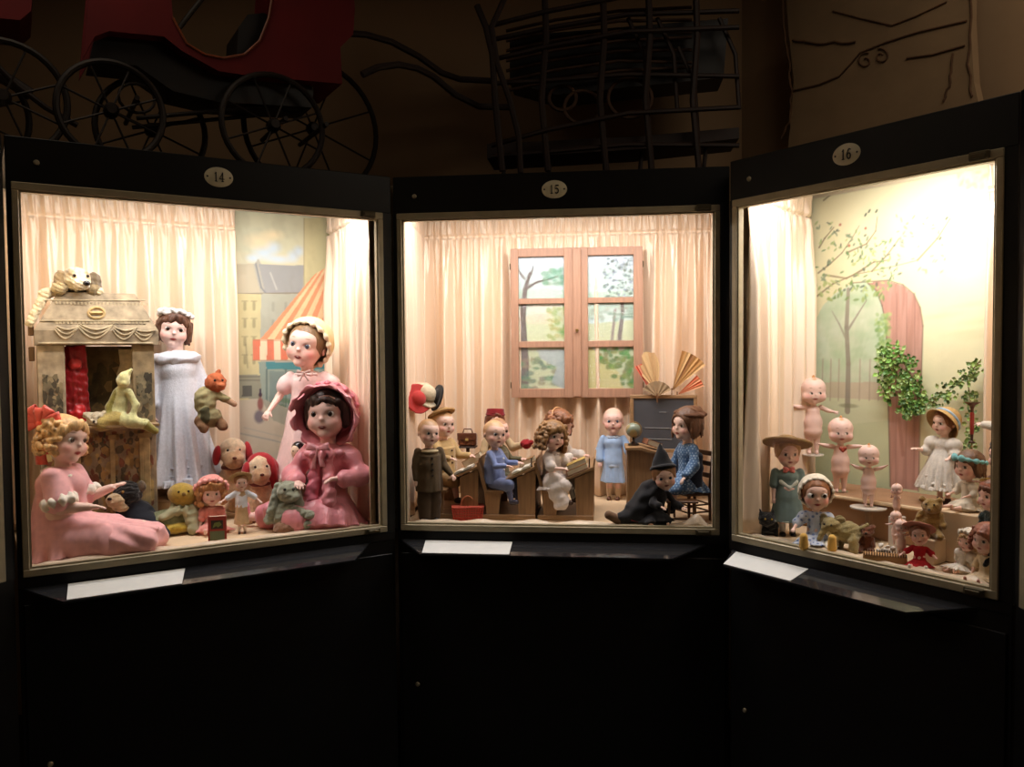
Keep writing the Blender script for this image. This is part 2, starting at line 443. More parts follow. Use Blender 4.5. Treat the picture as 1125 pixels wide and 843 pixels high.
        if kew: S.ell((0, -.02, .52), (.05, .06, .09), tip or srgb('#c88a50'), .05); S.paint((0, -.18, .5), (.12, .12, .12), tip or srgb('#c88a50'), .6, .8)
        s.body_o = S.build('body', m or BISQUE, s.root)
        if not painted_eyes:
            for x in (-1, 1):
                mb = MB(); r = er * hh
                mb.frame(s.HR @ rotm(pi / 2, 0, radians(googly * 1.0)) if True else None, s.hc + s.HR @ (V3(x * ex, (-.305 if not kew else -.34) + (.035 if googly else 0), ez) * hh))
                iris = 29 if googly else 44
                prof = []; cols = []
                for a in (0, 8, 16, 17, 25, iris, iris + 1, 50, 70, 90, 120, 180):
                    prof.append((max(r * sin(radians(a)), 0), r * cos(radians(a))))
                    cols.append((.005, .005, .006) if a <= 16 else (eyecol if a <= iris else srgb('#efe8df')))
                mb.lathe(prof[::-1], n=14)
                mb.c = [cc for cc in cols[::-1] for _ in range(14)]
                mb.build('eye', GLOSS, s.root, smooth=True)
        return s
    def part(s, name, S, m): return S.build(name, m, s.root)
    # -- hair
    def hair(s, col, style='bob', seed=1, face=(.0, -.36, -.12), fr=(.33, .34, .44), m=None, length=.5, vol=1., curl=.038):
        rs = random.Random(seed); S = Sculpt(s.vox * 1.1).frame(s.HR, s.hc, s.hh); c = col
        v = vol
        S.ell((0, .07, .11), (.43 * v, .46 * v, .44 * v), c, .04)
        if style in ('bob', 'long'):
            S.ell((0, .17, -.1 - (length - .5) * .4), (.43 * v, .30, .30 + length * .35), c, .06)
            for x in (-1, 1): S.ell((x * .36 * v, .0, -.12 - (length - .5) * .3), (.11, .20, .24 + length * .2), c, .05)
            n = 46
            for k in range(n):
                a = rs.uniform(-.5, pi + .5); r = .42 * v + rs.uniform(-.02, .03); z = rs.uniform(-.1, .2); l = length * rs.uniform(.6, 1)
                x, y = r * cos(a), .05 + r * sin(a) * .95
                S.cap((x, y, z), (x * 1.06, y * 1.03, z - l), .04, .03, tuple(np.array(c) * rs.uniform(.7, 1.25)), .02)
        if style == 'curly':
            for k in range(400):
                a = rs.uniform(-.75, pi + .75); z = rs.uniform(-length, .42); r = .42 * v * math.sqrt(max(.25, 1 - (max(z, 0) / .6) ** 2)) + rs.uniform(-.02, .07)
                x, y = r * cos(a), .07 + r * sin(a)
                if z < -.0: x *= 1.08
                S.ell((x, y, z), curl * rs.uniform(.8, 1.5), tuple(np.array(c) * rs.uniform(.65, 1.35)), .02)
        S.ell(face, fr, None, .03, sub=True)
        if style == 'curly' or style == 'fringe' or style == 'bob':
            for k in range(44):
                a = radians(rs.uniform(-66, 66)); z = .33 + rs.uniform(-.06, .06) - abs(a) * .16
                S.ell((.38 * sin(a), .045 - .42 * cos(a), z), (curl * rs.uniform(.6, .9), .035, curl * rs.uniform(1.2, 1.8)), tuple(np.array(c) * rs.uniform(.75, 1.25)), .05)
        S.disp = noise_disp(60 / s.hh * .16, s.hh * .008, seed)
        return s.part('hair', S, m or HAIR)
    # -- clothes
    def dress(s, col, hem=None, hemr=.2, folds=11, amp=.08, sleeve=.9, sl_r=1.5, waist=.5, hip_r=None, trim=None, name='dress', m=None, collar=None, seed=0, pw=.9, lift=0, pat=None, hemb=None, forearm=0., puff=0., ell=.85, cr=1., ph=None, neckcut=0.):
        """hem: height of the hem (standing) as a fraction of B; sitting dolls get a skirt spread over the thighs"""
        B, c = s.B, s.chub; S = Sculpt(s.vox * 1.05)
        S.frame(s.T, s.hip)
        S.ell((0, 0, (s.up - .10) * B), (.135 * B * c ** .6 * cr, .098 * B * c * cr, .105 * B), col, .03 * B)
        S.cap((0, 0, .08 * B), (0, 0, (s.up - .14) * B), .118 * B * c * cr, .105 * B * c ** .7 * cr, col, .04 * B)
        wz = s.up * waist
        if not s.sit:
            hem = .2 if hem is None else hem
            S.rev((0, 0, wz * B), (0, 0, hem * B - s.hipz), .105 * B * c * cr, hemr * B, col, .03 * B, folds, amp, pw, seed if ph is None else ph, ell)
        S.frame()
        if s.sit:
            for i in (0, 1):
                S.cap(s.hj[i], s.hj[i] + (s.knee[i] - s.hj[i]) * (hem or 1.), .10 * B * c, .088 * B * c, col, .06 * B)
            mid = (s.knee[0] + s.knee[1]) / 2 * (hem or 1.)
            S.rev((0, 0, s.hipz + .10 * B), (0, -.03 * B, .004), .12 * B, hemr * B, col, .05 * B, folds, amp, pw, seed, 1.)
            S.ell((0, mid[1] * .55, s.rl * 1.2), (hemr * .8 * B, abs(mid[1]) * .62, s.rl * 1.7), col, .06 * B)
            S.box((0, 0, -.5), (1, 1, .4965), 0, None, .001, sub=True)
        for i in (0, 1):
            if sleeve:
                e = s.shj[i] + (s.elb[i] - s.shj[i]) * min(sleeve, 1)
                S.cap(s.shj[i], e, .043 * B * c, .036 * B * c * sl_r, col, .025 * B)
                if puff: S.ell(s.shj[i] + (s.elb[i] - s.shj[i]) * .35, puff * B, col, .02 * B)
            if forearm:
                e = s.elb[i] + (s.wr[i] - s.elb[i]) * forearm
                S.cap(s.elb[i], e, .036 * B * c * sl_r, .03 * B * c * sl_r, col, .02 * B)
        _n1 = noise_disp(16 / B, B * .0035, seed + 3); _n2 = noise_disp(26 / B, B * (.006 if s.sit else .002), seed + 9)
        S.disp = lambda P: _n1(P) + _n2(P * np.array([1.6, 1.6, .5]))
        if pat: S.hue(pat)
        o = s.part(name, S, m or CLOTH)
        if trim:
            zt = hem * B if not s.sit else None
            if zt is not None:
                T = Sculpt(s.vox * 1.05).frame(s.T, s.hip)
                hb = hem * B - s.hipz
                T.rev((0, 0, hb + .035 * B), (0, 0, hb - .012 * B), hemr * B * .99, hemr * B * 1.06, trim, .004, folds * 3, .05, 1, seed, ell)
                T.disp = noise_disp(50 / B, B * .004, 5)
                s.part('hem_frill', T, LACE)
        if collar:
            T = Sculpt(s.vox).frame(s.T, s.hip)
            T.tor((0, -.004 * B, (s.up - .03) * B), .075 * B * c ** .4, .028 * B, collar, ez=.6, wob=(11, .22))
            T.disp = noise_disp(40 / B, B * .003, 2)
            s.part('collar', T, LACE)
        return o
    def shorts(s, col, frac=.5, name='shorts', r=1.45, m=None):
        S = Sculpt(s.vox); B = s.B
        S.frame(s.T, s.hip).ell((0, 0, .04 * B), (.13 * B, .11 * B, .09 * B), col, .02 * B).frame()
        for i in (0, 1):
            f1 = min(1, frac * 2); S.cap(s.hj[i], s.hj[i] + (s.knee[i] - s.hj[i]) * f1, s.rl * r, s.rl * r * .95, col, .02 * B)
            if frac > .5: S.cap(s.knee[i], s.knee[i] + (s.ankle[i] - s.knee[i]) * (frac - .5) * 2, s.rl * r * .95, s.rl * r * .8, col, .02 * B)
        S.disp = noise_disp(20 / B, B * .003, 8)
        return s.part(name, S, m or CLOTH)
    def jacket(s, col, low=-.04, sleeve=1., fore=.9, r=1.18, name='jacket', m=None, flare=.15, pat=None, arm_r=1.45, buttons=0, bcol=(.6, .5, .35)):
        S = Sculpt(s.vox); B = s.B; c = s.chub
        S.frame(s.T, s.hip)
        S.ell((0, 0, (s.up - .10) * B), (.138 * B * c ** .4, .10 * B * c ** .6, .10 * B), col, .03 * B)
        S.rev((0, 0, (s.up - .1) * B), (0, 0, low * B), .108 * B * r * max(1, c) , flare * B * max(1, c) ** .7, col, .03 * B, 7, .03, .8, 1, .85)
        S.frame()
        for i in (0, 1):
            S.cap(s.shj[i], s.elb[i], .034 * B * arm_r, .03 * B * arm_r, col, .02 * B)
            if fore: S.cap(s.elb[i], s.elb[i] + (s.wr[i] - s.elb[i]) * fore, .03 * B * arm_r, .024 * B * arm_r, col, .015 * B)
        S.disp = noise_disp(22 / B, B * .004, 4)
        if pat: S.hue(pat)
        o = s.part(name, S, m or CLOTH)
        for k in range(buttons):
            z = (s.up - .13 - .075 * k); t = (s.up - .1 - z) / (s.up - .1 - low); rad = .108 * B * r * max(1, c); rad += (flare * B * max(1, c) ** .7 - rad) * t ** .8
            Sculpt(.0010).frame(s.T, s.hip).ell((0, -rad * .85 - .001, z * B), .0042, bcol, .001).build('button', GLOSS, o)
        return o
    def shoes(s, col, m=None, boot=0, socks=None):
        B = s.B
        for i in (0, 1):
            S = Sculpt(s.vox)
            f = V3(0, -.2, 1) if abs(s.shn[i][2]) < .5 else V3(s.shn[i][0] * .4, -1, 0)
            a = s.ankle[i] + s.shn[i] * .012 * B
            S.cap(a, a + f * .075 * B, s.rl * .62, s.rl * .56, col, .01)
            if boot: S.cap(a, a - s.shn[i] * boot * B, s.rl * .62, s.rl * .66, col, .01)
            s.part('shoe' if not boot else 'boot', S, m or GLOSS)
            if socks:
                S = Sculpt(s.vox); S.cap(a - s.shn[i] * .02 * B, a - s.shn[i] * .14 * B, s.rl * .56, s.rl * .7, socks, .01); s.part('sock', S, CLOTH)
    # -- headwear
    def H_(s, v=1.): return Sculpt(s.vox * v).frame(s.HR, s.hc, s.hh)
    def bonnet(s, col, frill=None, n=(0, 1, .28), off=-.10, r=.52, m=None, name='bonnet', frill_r=.055, wob=(17, .35), c=(0, .06, .06)):
        S = s.H_(); S.shell(c, (r * .96, r, r), .022, col, cut=(n, off)); S.disp = noise_disp(9 / s.hh, s.hh * .010, 6)
        o = s.part(name, S, m or CLOTH)
        nn = np.array(n, float) / np.linalg.norm(n)
        T = s.H_(); T.tor(np.array(c) + nn * (off - .01), math.sqrt(r * r - off * off) * .98, frill_r, frill or col, R=align(nn), wob=wob); T.disp = noise_disp(30 / s.hh, s.hh * .008, 7)
        s.part('bonnet_frill', T, LACE)
        return o
    def strawhat(s, col, R=.85, crown=.36, tilt=(0, 0), z=.34, band=None, up=.0, m=None, name='straw_hat', y=.05, ch=.3, under=None, bandw=.07):
        S = s.H_(); Q = rotm(radians(tilt[0]), radians(tilt[1]), 0); S.R = S.R @ Q; S.t = s.hc + s.HR @ (V3(0, y, z) * s.hh)
        S.rev((0, 0, -.02), (0, 0, .02), R, R * .98, col, .01, 5, .03)
        if up: S.tor((0, 0, up * .4), R * .96, .03, col, .06)
        S.ell((0, 0, .02), (crown, crown * 1.05, ch), col, .04)
        S.ell((0, 0, -.1), (crown * .88, crown * .95, ch + .02), None, .02, sub=True)
        o = s.part(name, S, m or STRAW)
        if band:
            T = s.H_(); T.R = S.R; T.t = S.t; T.rev((0, 0, .02), (0, 0, .02 + bandw), crown * 1.05, crown * 1.03, band, .01); s.part('hat_band', T, CLOTH)
        return o
    def ribbon(s, col, p=(.0, 0, .5), sc=.2, name='hair_bow', m=None, R=None, tails=0.):
        S = s.H_(); S.t = s.hc + s.HR @ (np.array(p, float) * s.hh); S.R = s.HR @ (np.eye(3) if R is None else R); S.sc = s.hh * sc / .2
        bow_prims(S, col, tails); return s.part(name, S, m or SATIN)
def ribbon_bow(name, R, t, sc, col, loops, tails, parent, m=None):
    """bow of real ribbon loops: each loop is a band that runs out, turns and comes back"""
    V, F, c = [], [], []
    def band(path, wdir, wid):
        n0 = len(V); K = 5
        for i, (p, w_) in enumerate(zip(path, wid)):
            for j in range(K):
                q = (j / (K - 1) - .5) * 2; V.append(p + wdir * w_ * q + V3(0, -.012 * (1 - q * q), 0)); c.append(tuple(np.array(col) * (.92 + .08 * math.cos(3 * q))))
        for i in range(len(path) - 1):
            for j in range(K - 1): a = n0 + i * K + j; F.append((a, a + 1, a + K + 1, a + K))
    for ang, L_, w_, dep in loops:
        a = radians(ang); d = V3(cos(a), 0, sin(a)); wd = V3(-sin(a), 0, cos(a)); T_ = np.linspace(0, pi, 15)
        band([d * (L_ * math.sin(t_) ** .8 * 1.) + V3(0, -dep * math.cos(t_) * (.25 + .75 * math.sin(t_)), 0) for t_ in T_], wd, [w_ * (.35 + .65 * math.sin(t_) ** .7) for t_ in T_])
    for pts, w_ in tails:
        P = [V3(*p) for p in pts]; band([P[0] * (1 - t_) ** 2 + P[1] * 2 * t_ * (1 - t_) + P[2] * t_ ** 2 for t_ in np.linspace(0, 1, 10)], V3(1, 0, .1), [w_ * (.5 + .5 * t_) for t_ in np.linspace(0, 1, 10)])
    V = np.array(V) * sc @ R.T + t
    o = bpy.data.objects.new(name, rawmesh(name, V, F, np.array(c))); finish(o, parent, m or SATIN); md = o.modifiers.new('thickness', 'SOLIDIFY'); md.thickness = .012 * sc
    k_ = Sculpt(.0016).frame(R, t, sc).ell((0, -.02, 0), (.07, .06, .08), col, .01); k_.build('knot', m or SATIN, o)
    return o
def bow_prims(S, col, tails=0., k=.012):
    S.ell((0, 0, 0), (.035, .035, .035), col, k)
    for x in (-1, 1):
        for dz, a in ((.03, 25), (-.045, -25)):
            S.shell((x * .11, 0, dz), (.105, .05, .06), .013, col, R=rotm(0, radians(-x * a), 0))
        if tails:
            S.cap((x * .02, 0, -.02), (x * .09, 0, -.02 - tails), .02, .035, col, .01)
# ------------------------------------------------------------ camera and the three cases' own axes
F_, CX, CY, PITCH, ROLL, CAMZ, Z0 = 900., 562.5, 421.5, .0374, .0087, 1.54, .951
CASE = {14: (-1.312, 2.1701, .5375, 1.037), 15: (-.3746, 2.7214, -.1128, 1.0415), 16: (.6855, 2.5319, -.9495, .778)}
_c, _s, _cr, _sr = cos(PITCH), sin(PITCH), cos(ROLL), sin(ROLL)
FW = V3(0, _c, -_s); _up0 = V3(0, _s, _c); _rt0 = V3(1, 0, 0)
RT = _rt0 * _cr - _up0 * _sr; UP = _rt0 * _sr + _up0 * _cr
CAM = V3(0, 0, CAMZ)
cam = bpy.data.cameras.new('camera'); camo = bpy.data.objects.new('camera', cam); C.objects.link(camo)
camo.matrix_world = Matrix(((RT[0], UP[0], -FW[0], 0), (RT[1], UP[1], -FW[1], 0), (RT[2], UP[2], -FW[2], CAMZ), (0, 0, 0, 1)))
cam.sensor_width = 36; cam.lens = 36 * F_ / 1125; cam.clip_start = .05
sc = bpy.context.scene; sc.camera = camo
sc.view_settings.view_transform = 'Standard'; sc.view_settings.look = 'None'; sc.view_settings.gamma = 1; sc.view_settings.exposure = 0
sc.view_settings.use_curve_mapping = False
sc.cycles.use_denoising = True; sc.cycles.max_bounces = 10; sc.cycles.transparent_max_bounces = 12; sc.cycles.sample_clamp_indirect = 6
def axes(c):
    x, y, a, W = CASE[c]; return V3(x, y, Z0), V3(cos(a), sin(a), 0), V3(-sin(a), cos(a), 0)
def RC(c): o, U, V = axes(c); return np.stack([U, V, V3(0, 0, 1)], 1)
def loc(c, px, py, v=None, w=None, u=None):
    """where the sight line through a photo point meets a depth, a height or a side plane of a case"""
    o, U, V = axes(c); d = FW + RT * (px - CX) / F_ - UP * (py - CY) / F_; p = CAM - o
    R = np.array([[p @ U, d @ U], [p @ V, d @ V], [p[2], d[2]]])
    k, val = (1, v) if v is not None else ((2, w) if w is not None else (0, u))
    return R[:, 0] + (val - R[k, 0]) / R[k, 1] * R[:, 1]
def WD(c, uvw): o, U, V = axes(c); return o + U * uvw[0] + V * uvw[1] + V3(0, 0, uvw[2])
def dist(P): return (np.array(P) - CAM) @ FW
def facing(P): d = CAM - P; return math.atan2(d[0], -d[1])
FL = .012
def spot(c, px, py, v=None, w=None):
    P = WD(c, loc(c, px, py, v=v, w=w)); return P, dist(P) / F_, facing(P)
def toy(name, label, cat, c, px, py, v=None, w=None, yaw=0, group=None):
    P, s, a = spot(c, px, py, v, w)
    return thing(name, label, cat, P, a + radians(yaw), group), s
def caseobj(o, c, p=(0, 0, 0)):
    o.location = WD(c, p); o.rotation_euler = (0, 0, CASE[c][2]); return o
def sit_h(hs, hf):   # standing height from the seated height
    return hs / (.5 * (1 - hf) + hf + .05)
DEPTH = {14: .69, 15: .69, 16: .60}
BLACK = mat('black_laminate', (.006, .006, .006), rough=.40, spec=.4, var=.2, vscale=8, bump=(60, .05, .0005))
TRIM = mat('bronze_metal_trim', srgb((176, 164, 136)), rough=.42, metal=.35, var=.1, vscale=30)
IVORY = mat('ivory_plaque', srgb((215, 205, 175)), rough=.4, var=.05)
INK = mat('dark_ink', (.02, .018, .015), rough=.5, var=0)
CREAMW = mat('cream_lining', srgb((232, 212, 176)), rough=.9, var=.05, vscale=8)
FLOORC = mat('beige_felt', srgb((214, 186, 150)), rough=.95, var=.10, vscale=14, bump=(50, .4, .003))
CURT = mat('cream_satin_curtain', srgb((241, 216, 188)), rough=.30, spec=.6, sheen=.3, var=.04, vscale=5, bump=(18, .25, .004), stretch=(1, 1, .15))
CARD = mat('white_card', srgb((232, 232, 228)), rough=.6, var=.03)
def satin_weave(m):
    N, L = m.node_tree.nodes, m.node_tree.links; b = N['Principled BSDF']; tg = N.new('ShaderNodeTangent'); tg.direction_type = 'RADIAL'; tg.axis = 'Z'
    L.new(tg.outputs[0], b.inputs['Tangent']); b.inputs['Anisotropic'].default_value = .92; b.inputs['Anisotropic Rotation'].default_value = .25
    b.inputs['Metallic'].default_value = .30; b.inputs['Roughness'].default_value = .42; b.inputs['IOR'].default_value = 1.6
satin_weave(CURT)
def thin_glass(name, refl=1.0, tint=(1, 1, 1), rough=0.02, bump=0):
    m = bpy.data.materials.new(name); m.use_nodes = True; N, L = m.node_tree.nodes, m.node_tree.links
    N.clear(); out = N.new('ShaderNodeOutputMaterial'); mx = N.new('ShaderNodeMixShader'); fr = N.new('ShaderNodeFresnel'); fr.inputs[0].default_value = 1.45
    t = N.new('ShaderNodeBsdfTransparent'); t.inputs[0].default_value = (*tint, 1); g = N.new('ShaderNodeBsdfGlossy'); g.inputs['Roughness'].default_value = rough
    mu = N.new('ShaderNodeMath'); mu.operation = 'MULTIPLY'; mu.inputs[1].default_value = refl
    ge = N.new('ShaderNodeNewGeometry'); iv = N.new('ShaderNodeMath'); iv.operation = 'SUBTRACT'; iv.inputs[0].default_value = 1; L.new(ge.outputs['Backfacing'], iv.inputs[1])
    m0 = N.new('ShaderNodeMath'); m0.operation = 'MULTIPLY'; L.new(fr.outputs[0], m0.inputs[0]); L.new(iv.outputs[0], m0.inputs[1]); L.new(m0.outputs[0], mu.inputs[0]); L.new(mu.outputs[0], mx.inputs[0]); L.new(t.outputs[0], mx.inputs[1]); L.new(g.outputs[0], mx.inputs[2]); L.new(mx.outputs[0], out.inputs[0])
    if bump:
        n = N.new('ShaderNodeTexNoise'); n.inputs['Scale'].default_value = 18; b = N.new('ShaderNodeBump'); b.inputs['Strength'].default_value = bump; b.inputs['Distance'].default_value = .01
        L.new(n.outputs['Fac'], b.inputs['Height']); L.new(b.outputs[0], g.inputs['Normal'])
    return m
GLASS = thin_glass('clear_pane', .8)
ACRYL = thin_glass('clear_acrylic', 2.2, (.93, .95, .94), .05)
PLEXI = mat('smoked_plexiglass', (.022, .022, .024), rough=.06, spec=.55, var=0)

# ------------------------------------------------------------ the dark room around the cases
def struct(name, mb, m):
    o = mb.build(name, m); o['kind'] = 'structure'; return o
PLAST = mat('brown_plaster', srgb((160, 130, 98)), rough=.95, var=.16, vscale=1.6, bump=(25, .2, .004))
DARKF = mat('dark_carpet', (.02, .016, .013), rough=1, var=.3, vscale=40)
o16, U16, V16 = axes(16)
cr = o16 + V16 * .80 - U16 * .60                                            # corner between the back wall and the right wall
# put the corner on the sight line of the photo's wall corner
_t = loc(16, 815, 60, v=.78); cr = WD(16, (_t[0], .78, 0))
yb = cr[1]; far = cr + U16 * 4.2
struct('wall_back', MB().box((-3.6, yb, 0), (cr[0] + .12, yb + .1, 3.3)), PLAST)
_w = MB().frame(RC(16), (cr[0], cr[1], 0)); _w.box((0, 0, 0), (4.2, .1, 3.3)); struct('wall_right', _w, PLAST)
struct('wall_left', MB().box((-3.7, -2.6, 0), (-3.6, yb + .1, 3.3)), PLAST)
struct('wall_front', MB().box((-3.7, -2.7, 0), (4.0, -2.6, 3.3)), PLAST)
struct('floor', MB().box((-3.7, -2.7, -.1), (4.6, yb + .1, 0)), DARKF)
struct('ceiling', MB().box((-3.7, -2.7, 3.3), (4.6, yb + .1, 3.4)), PLAST)

# ------------------------------------------------------------ display cases
DIG = {  # serif numerals as stroke outlines in a 0..1 box (x, y, half width)
    '1': [[(.5, .0, .09), (.5, 1., .09)], [(.27, .03, .035), (.73, .03, .035)], [(.3, .84, .035), (.5, .97, .05)]],
    '4': [[(.66, 0., .09), (.66, 1., .09)], [(.66, .97, .04), (.10, .32, .045)], [(.08, .30, .05), (.95, .30, .05)], [(.45, .03, .035), (.87, .03, .035)]],
    '5': [[(.25, .93, .07), (.85, .95, .07)], [(.25, .95, .045), (.22, .54, .045)], [(.22, .54, .05), (.5, .62, .06), (.76, .5, .08), (.82, .32, .1), (.74, .13, .08), (.5, .02, .06), (.2, .1, .06)]],
    '6': [[(.82, .9, .06), (.6, .98, .05), (.34, .84, .07), (.2, .55, .1), (.2, .3, .1), (.32, .08, .08), (.52, .01, .06), (.74, .1, .08), (.82, .3, .1), (.72, .5, .08), (.52, .58, .06), (.3, .46, .05)]]}
def number_mb(txt, h):
    mb = MB(); x = -len(txt) * .30 * h
    for ch in txt:
        for st in DIG[ch]:
            for (x0, y0, w0), (x1, y1, w1) in zip(st, st[1:]):
                a = V3(x0, 0, y0); b = V3(x1, 0, y1); d = (b - a) / np.linalg.norm(b - a); nn = V3(-d[2], 0, d[0]); a = a - d * .02; b = b + d * .02
                q = [a + nn * w0, b + nn * w1, b - nn * w1, a - nn * w0]
                mb.prism([((p[0] * .6) * h + x, (p[2] - .5) * h) for p in q], -.0015, 0)
        x += .60 * h
    return mb
def display_case(c, label, u_pl, ledge, card):
    W = CASE[c][3]; D = DEPTH[c]; T = 1.17; fl = .13 if c == 16 else .02
    root = thing('display_case', label, 'display case', WD(c, (0, 0, -Z0)), CASE[c][2]); z = Z0
    e0, e1 = (-.012, W + .03)
    # carcass: closed box behind the front; plan follows the flared side
    mb = MB(); mb.box((e0, .0, 0), (e1, .03, z - .006), bev=.002)                       # cabinet front
    mb.box((e0 + .02, .03, .0), (e1 - .02, D + .02, z - .012)); mb.build('cabinet', BLACK, root)
    mb = MB(); mb.box((e0 + .012, -.006, .08), (e1 - .012, 0, z - .075), bev=.002); mb.build('cabinet_door', BLACK, root)
    MB().box((e0, -.004, z + 1.05), (e1, .03, z + T), bev=.002).build('fascia', BLACK, root); MB().box((e0, -.004, z - .03), (e1, .0, z - .002), bev=.001).build('sill_strip', BLACK, root)
    MB().box((e0, -.004, z - .002), (0, .03, z + 1.05)).build('side_post', BLACK, root); MB().box((W, -.004, z - .002), (e1, .03, z + 1.05)).build('side_post', BLACK, root)
    mb = MB(); mb.prism([(e0, .03), (e1, .03), (W + .1, D + .03), (-fl - .02, D + .03)], z + T - .02, z + T, ax='z'); mb.build('roof_board', BLACK, root)
    mb = MB(); mb.prism([(0.002, .004), (W - .002, .004), (W + .1, D + .02), (-fl - .01, D + .02)], z - .01, z + FL, ax='z'); mb.build('display_floor', FLOORC, root)
    mb = MB()
    mb.box((-fl - .06, D, z), (W + .1, D + .02, z + T - .02))
    mb.prism([(-.018, .03), (-.034, .03), (-fl - .06, D), (-fl - .045, D)], z, z + T - .02, ax='z')
    mb.prism([(W + .012, .03), (W + .032, .03), (W + .10, D), (W + .08, D)], z, z + T - .02, ax='z'); mb.build('lining', CREAMW, root)
    # metal window frame: mitred profile, thin inner lip
    t = .021; mb = MB()
    for a, b in (((0, z), (W, z + t)), ((0, z + 1.05 - t), (W, z + 1.05)), ((0, z + t), (t * .8, z + 1.05 - t)), ((W - t * .8, z + t), (W, z + 1.05 - t))):
        mb.box((a[0], -.010, a[1]), (b[0], .026, b[1]), bev=.002)
    i = t * .8
    for a, b in (((i, z + t), (W - i, z + t + .005)), ((i, z + 1.045 - t), (W - i, z + 1.05 - t)), ((i, z + t + .005), (i + .005, z + 1.045 - t)), ((W - i - .005, z + t + .005), (W - i, z + 1.045 - t))):
        mb.box((a[0], -.004, a[1]), (b[0], .014, b[1]))
    fr = mb.build('window_frame', TRIM, root)
    for zz in (z + 1.05 - t, z - .001):
        mb = MB(); mb.box((W - .075, -.02, zz), (W - .028, -.009, zz + .022), bev=.003); mb.box((W - .07, -.024, zz + .005), (W - .035, -.019, zz + .016), bev=.002); mb.build('latch', mat('dark_latch', srgb((96, 86, 66)), rough=.4, metal=.7), fr)
    MB().box((i, .002, z + t * .7), (W - i, .006, z + 1.05 - t * .7)).build('glass_pane', GLASS, root)
    # number plaque
    prof = [(.0001, -.0025), (.9, -.0025), (1, -.0012), (1, 0)]
    mb = MB(); R = np.array([[1, 0, 0], [0, 0, 1], [0, 1, 0]], float) @ np.diag([.041, .029, 1.])
    mb.frame(t=(u_pl, -.004, z + 1.114)).lathe(prof, n=32, R=R); pl = mb.build('number_plaque', IVORY, root, smooth=True)
    nb = number_mb(str(c), .027); nb.v = [(x + u_pl, y - .0065, zz + z + 1.114) for x, y, zz in nb.v]; nb.build('number', INK, pl)
    for x in (-.032, .032): MB().frame(t=(u_pl + x, -.0068, z + 1.114)).lathe([(.0001, -.0008), (.0028, -.0008), (.003, 0)], n=8, R=rotm(pi / 2, 0, 0)).build('rivet', INK, pl)
    for x, zz in ((.06, 1.105), (.05, -.52)):
        MB().frame(t=(x, -.005 if zz > 0 else -.007, z + zz)).lathe([(.0001, 0.004), (.006, .003), (.008, -.001)], n=12, R=rotm(pi / 2, 0, 0)).build('screw', TRIM, root, smooth=True)
    # sloping ledge for the label
    (b0, b1, f0, f1) = ledge; wb, wf, vf = z - .030, z - .058, -.085
    vs = [(b0, -.004, wb), (b1, -.004, wb), (f1, vf, wf), (f0, vf, wf)]; vs2 = [(x, y, zz - .006) for x, y, zz in vs]
    MB().add(vs + vs2, [(0, 1, 2, 3), (7, 6, 5, 4), (0, 4, 5, 1), (1, 5, 6, 2), (2, 6, 7, 3), (3, 7, 4, 0)]).build('label_ledge', PLEXI, root)
    cd = MB(); (c0, c1, c2, c3) = card     # back-left u, back-right u, front-left u, front-right u
    def on(u, f): return (u, -.004 + (vf + .004) * f, wb + (wf - wb) * f + .0008)
    q = [on(c0, .10), on(c1, .10), on(c3, .97), on(c2, .97)]; q2 = [(x, y, zz + .0015) for x, y, zz in q]
    cd.add(q + q2, [(0, 1, 2, 3), (7, 6, 5, 4), (0, 4, 5, 1), (1, 5, 6, 2), (2, 6, 7, 3), (3, 7, 4, 0)])
    o = cd.build('label_card', CARD); o.location = WD(c, (0, 0, -Z0)); o.rotation_euler = (0, 0, CASE[c][2])
    tag(o, {14: 'white label card on the left black ledge, under the toy theatre', 15: 'white label card on the middle black ledge, under the schoolroom', 16: 'white label card on the right black ledge, under the cupid dolls'}[c], 'label card')
    return root
display_case(14, 'black display case numbered 14, left, with toy theatre and large dolls', .525, (0, .975, .09, .895), (.105, .405, .098, .385))
display_case(15, 'black display case numbered 15, middle, holding the doll schoolroom', .52, (0, 1.0, .085, .885), (.085, .375, .088, .372))
display_case(16, 'black display case numbered 16, right, with cupid dolls and painted garden', .38, (0, .725, .03, .60), (.02, .275, .03, .265))
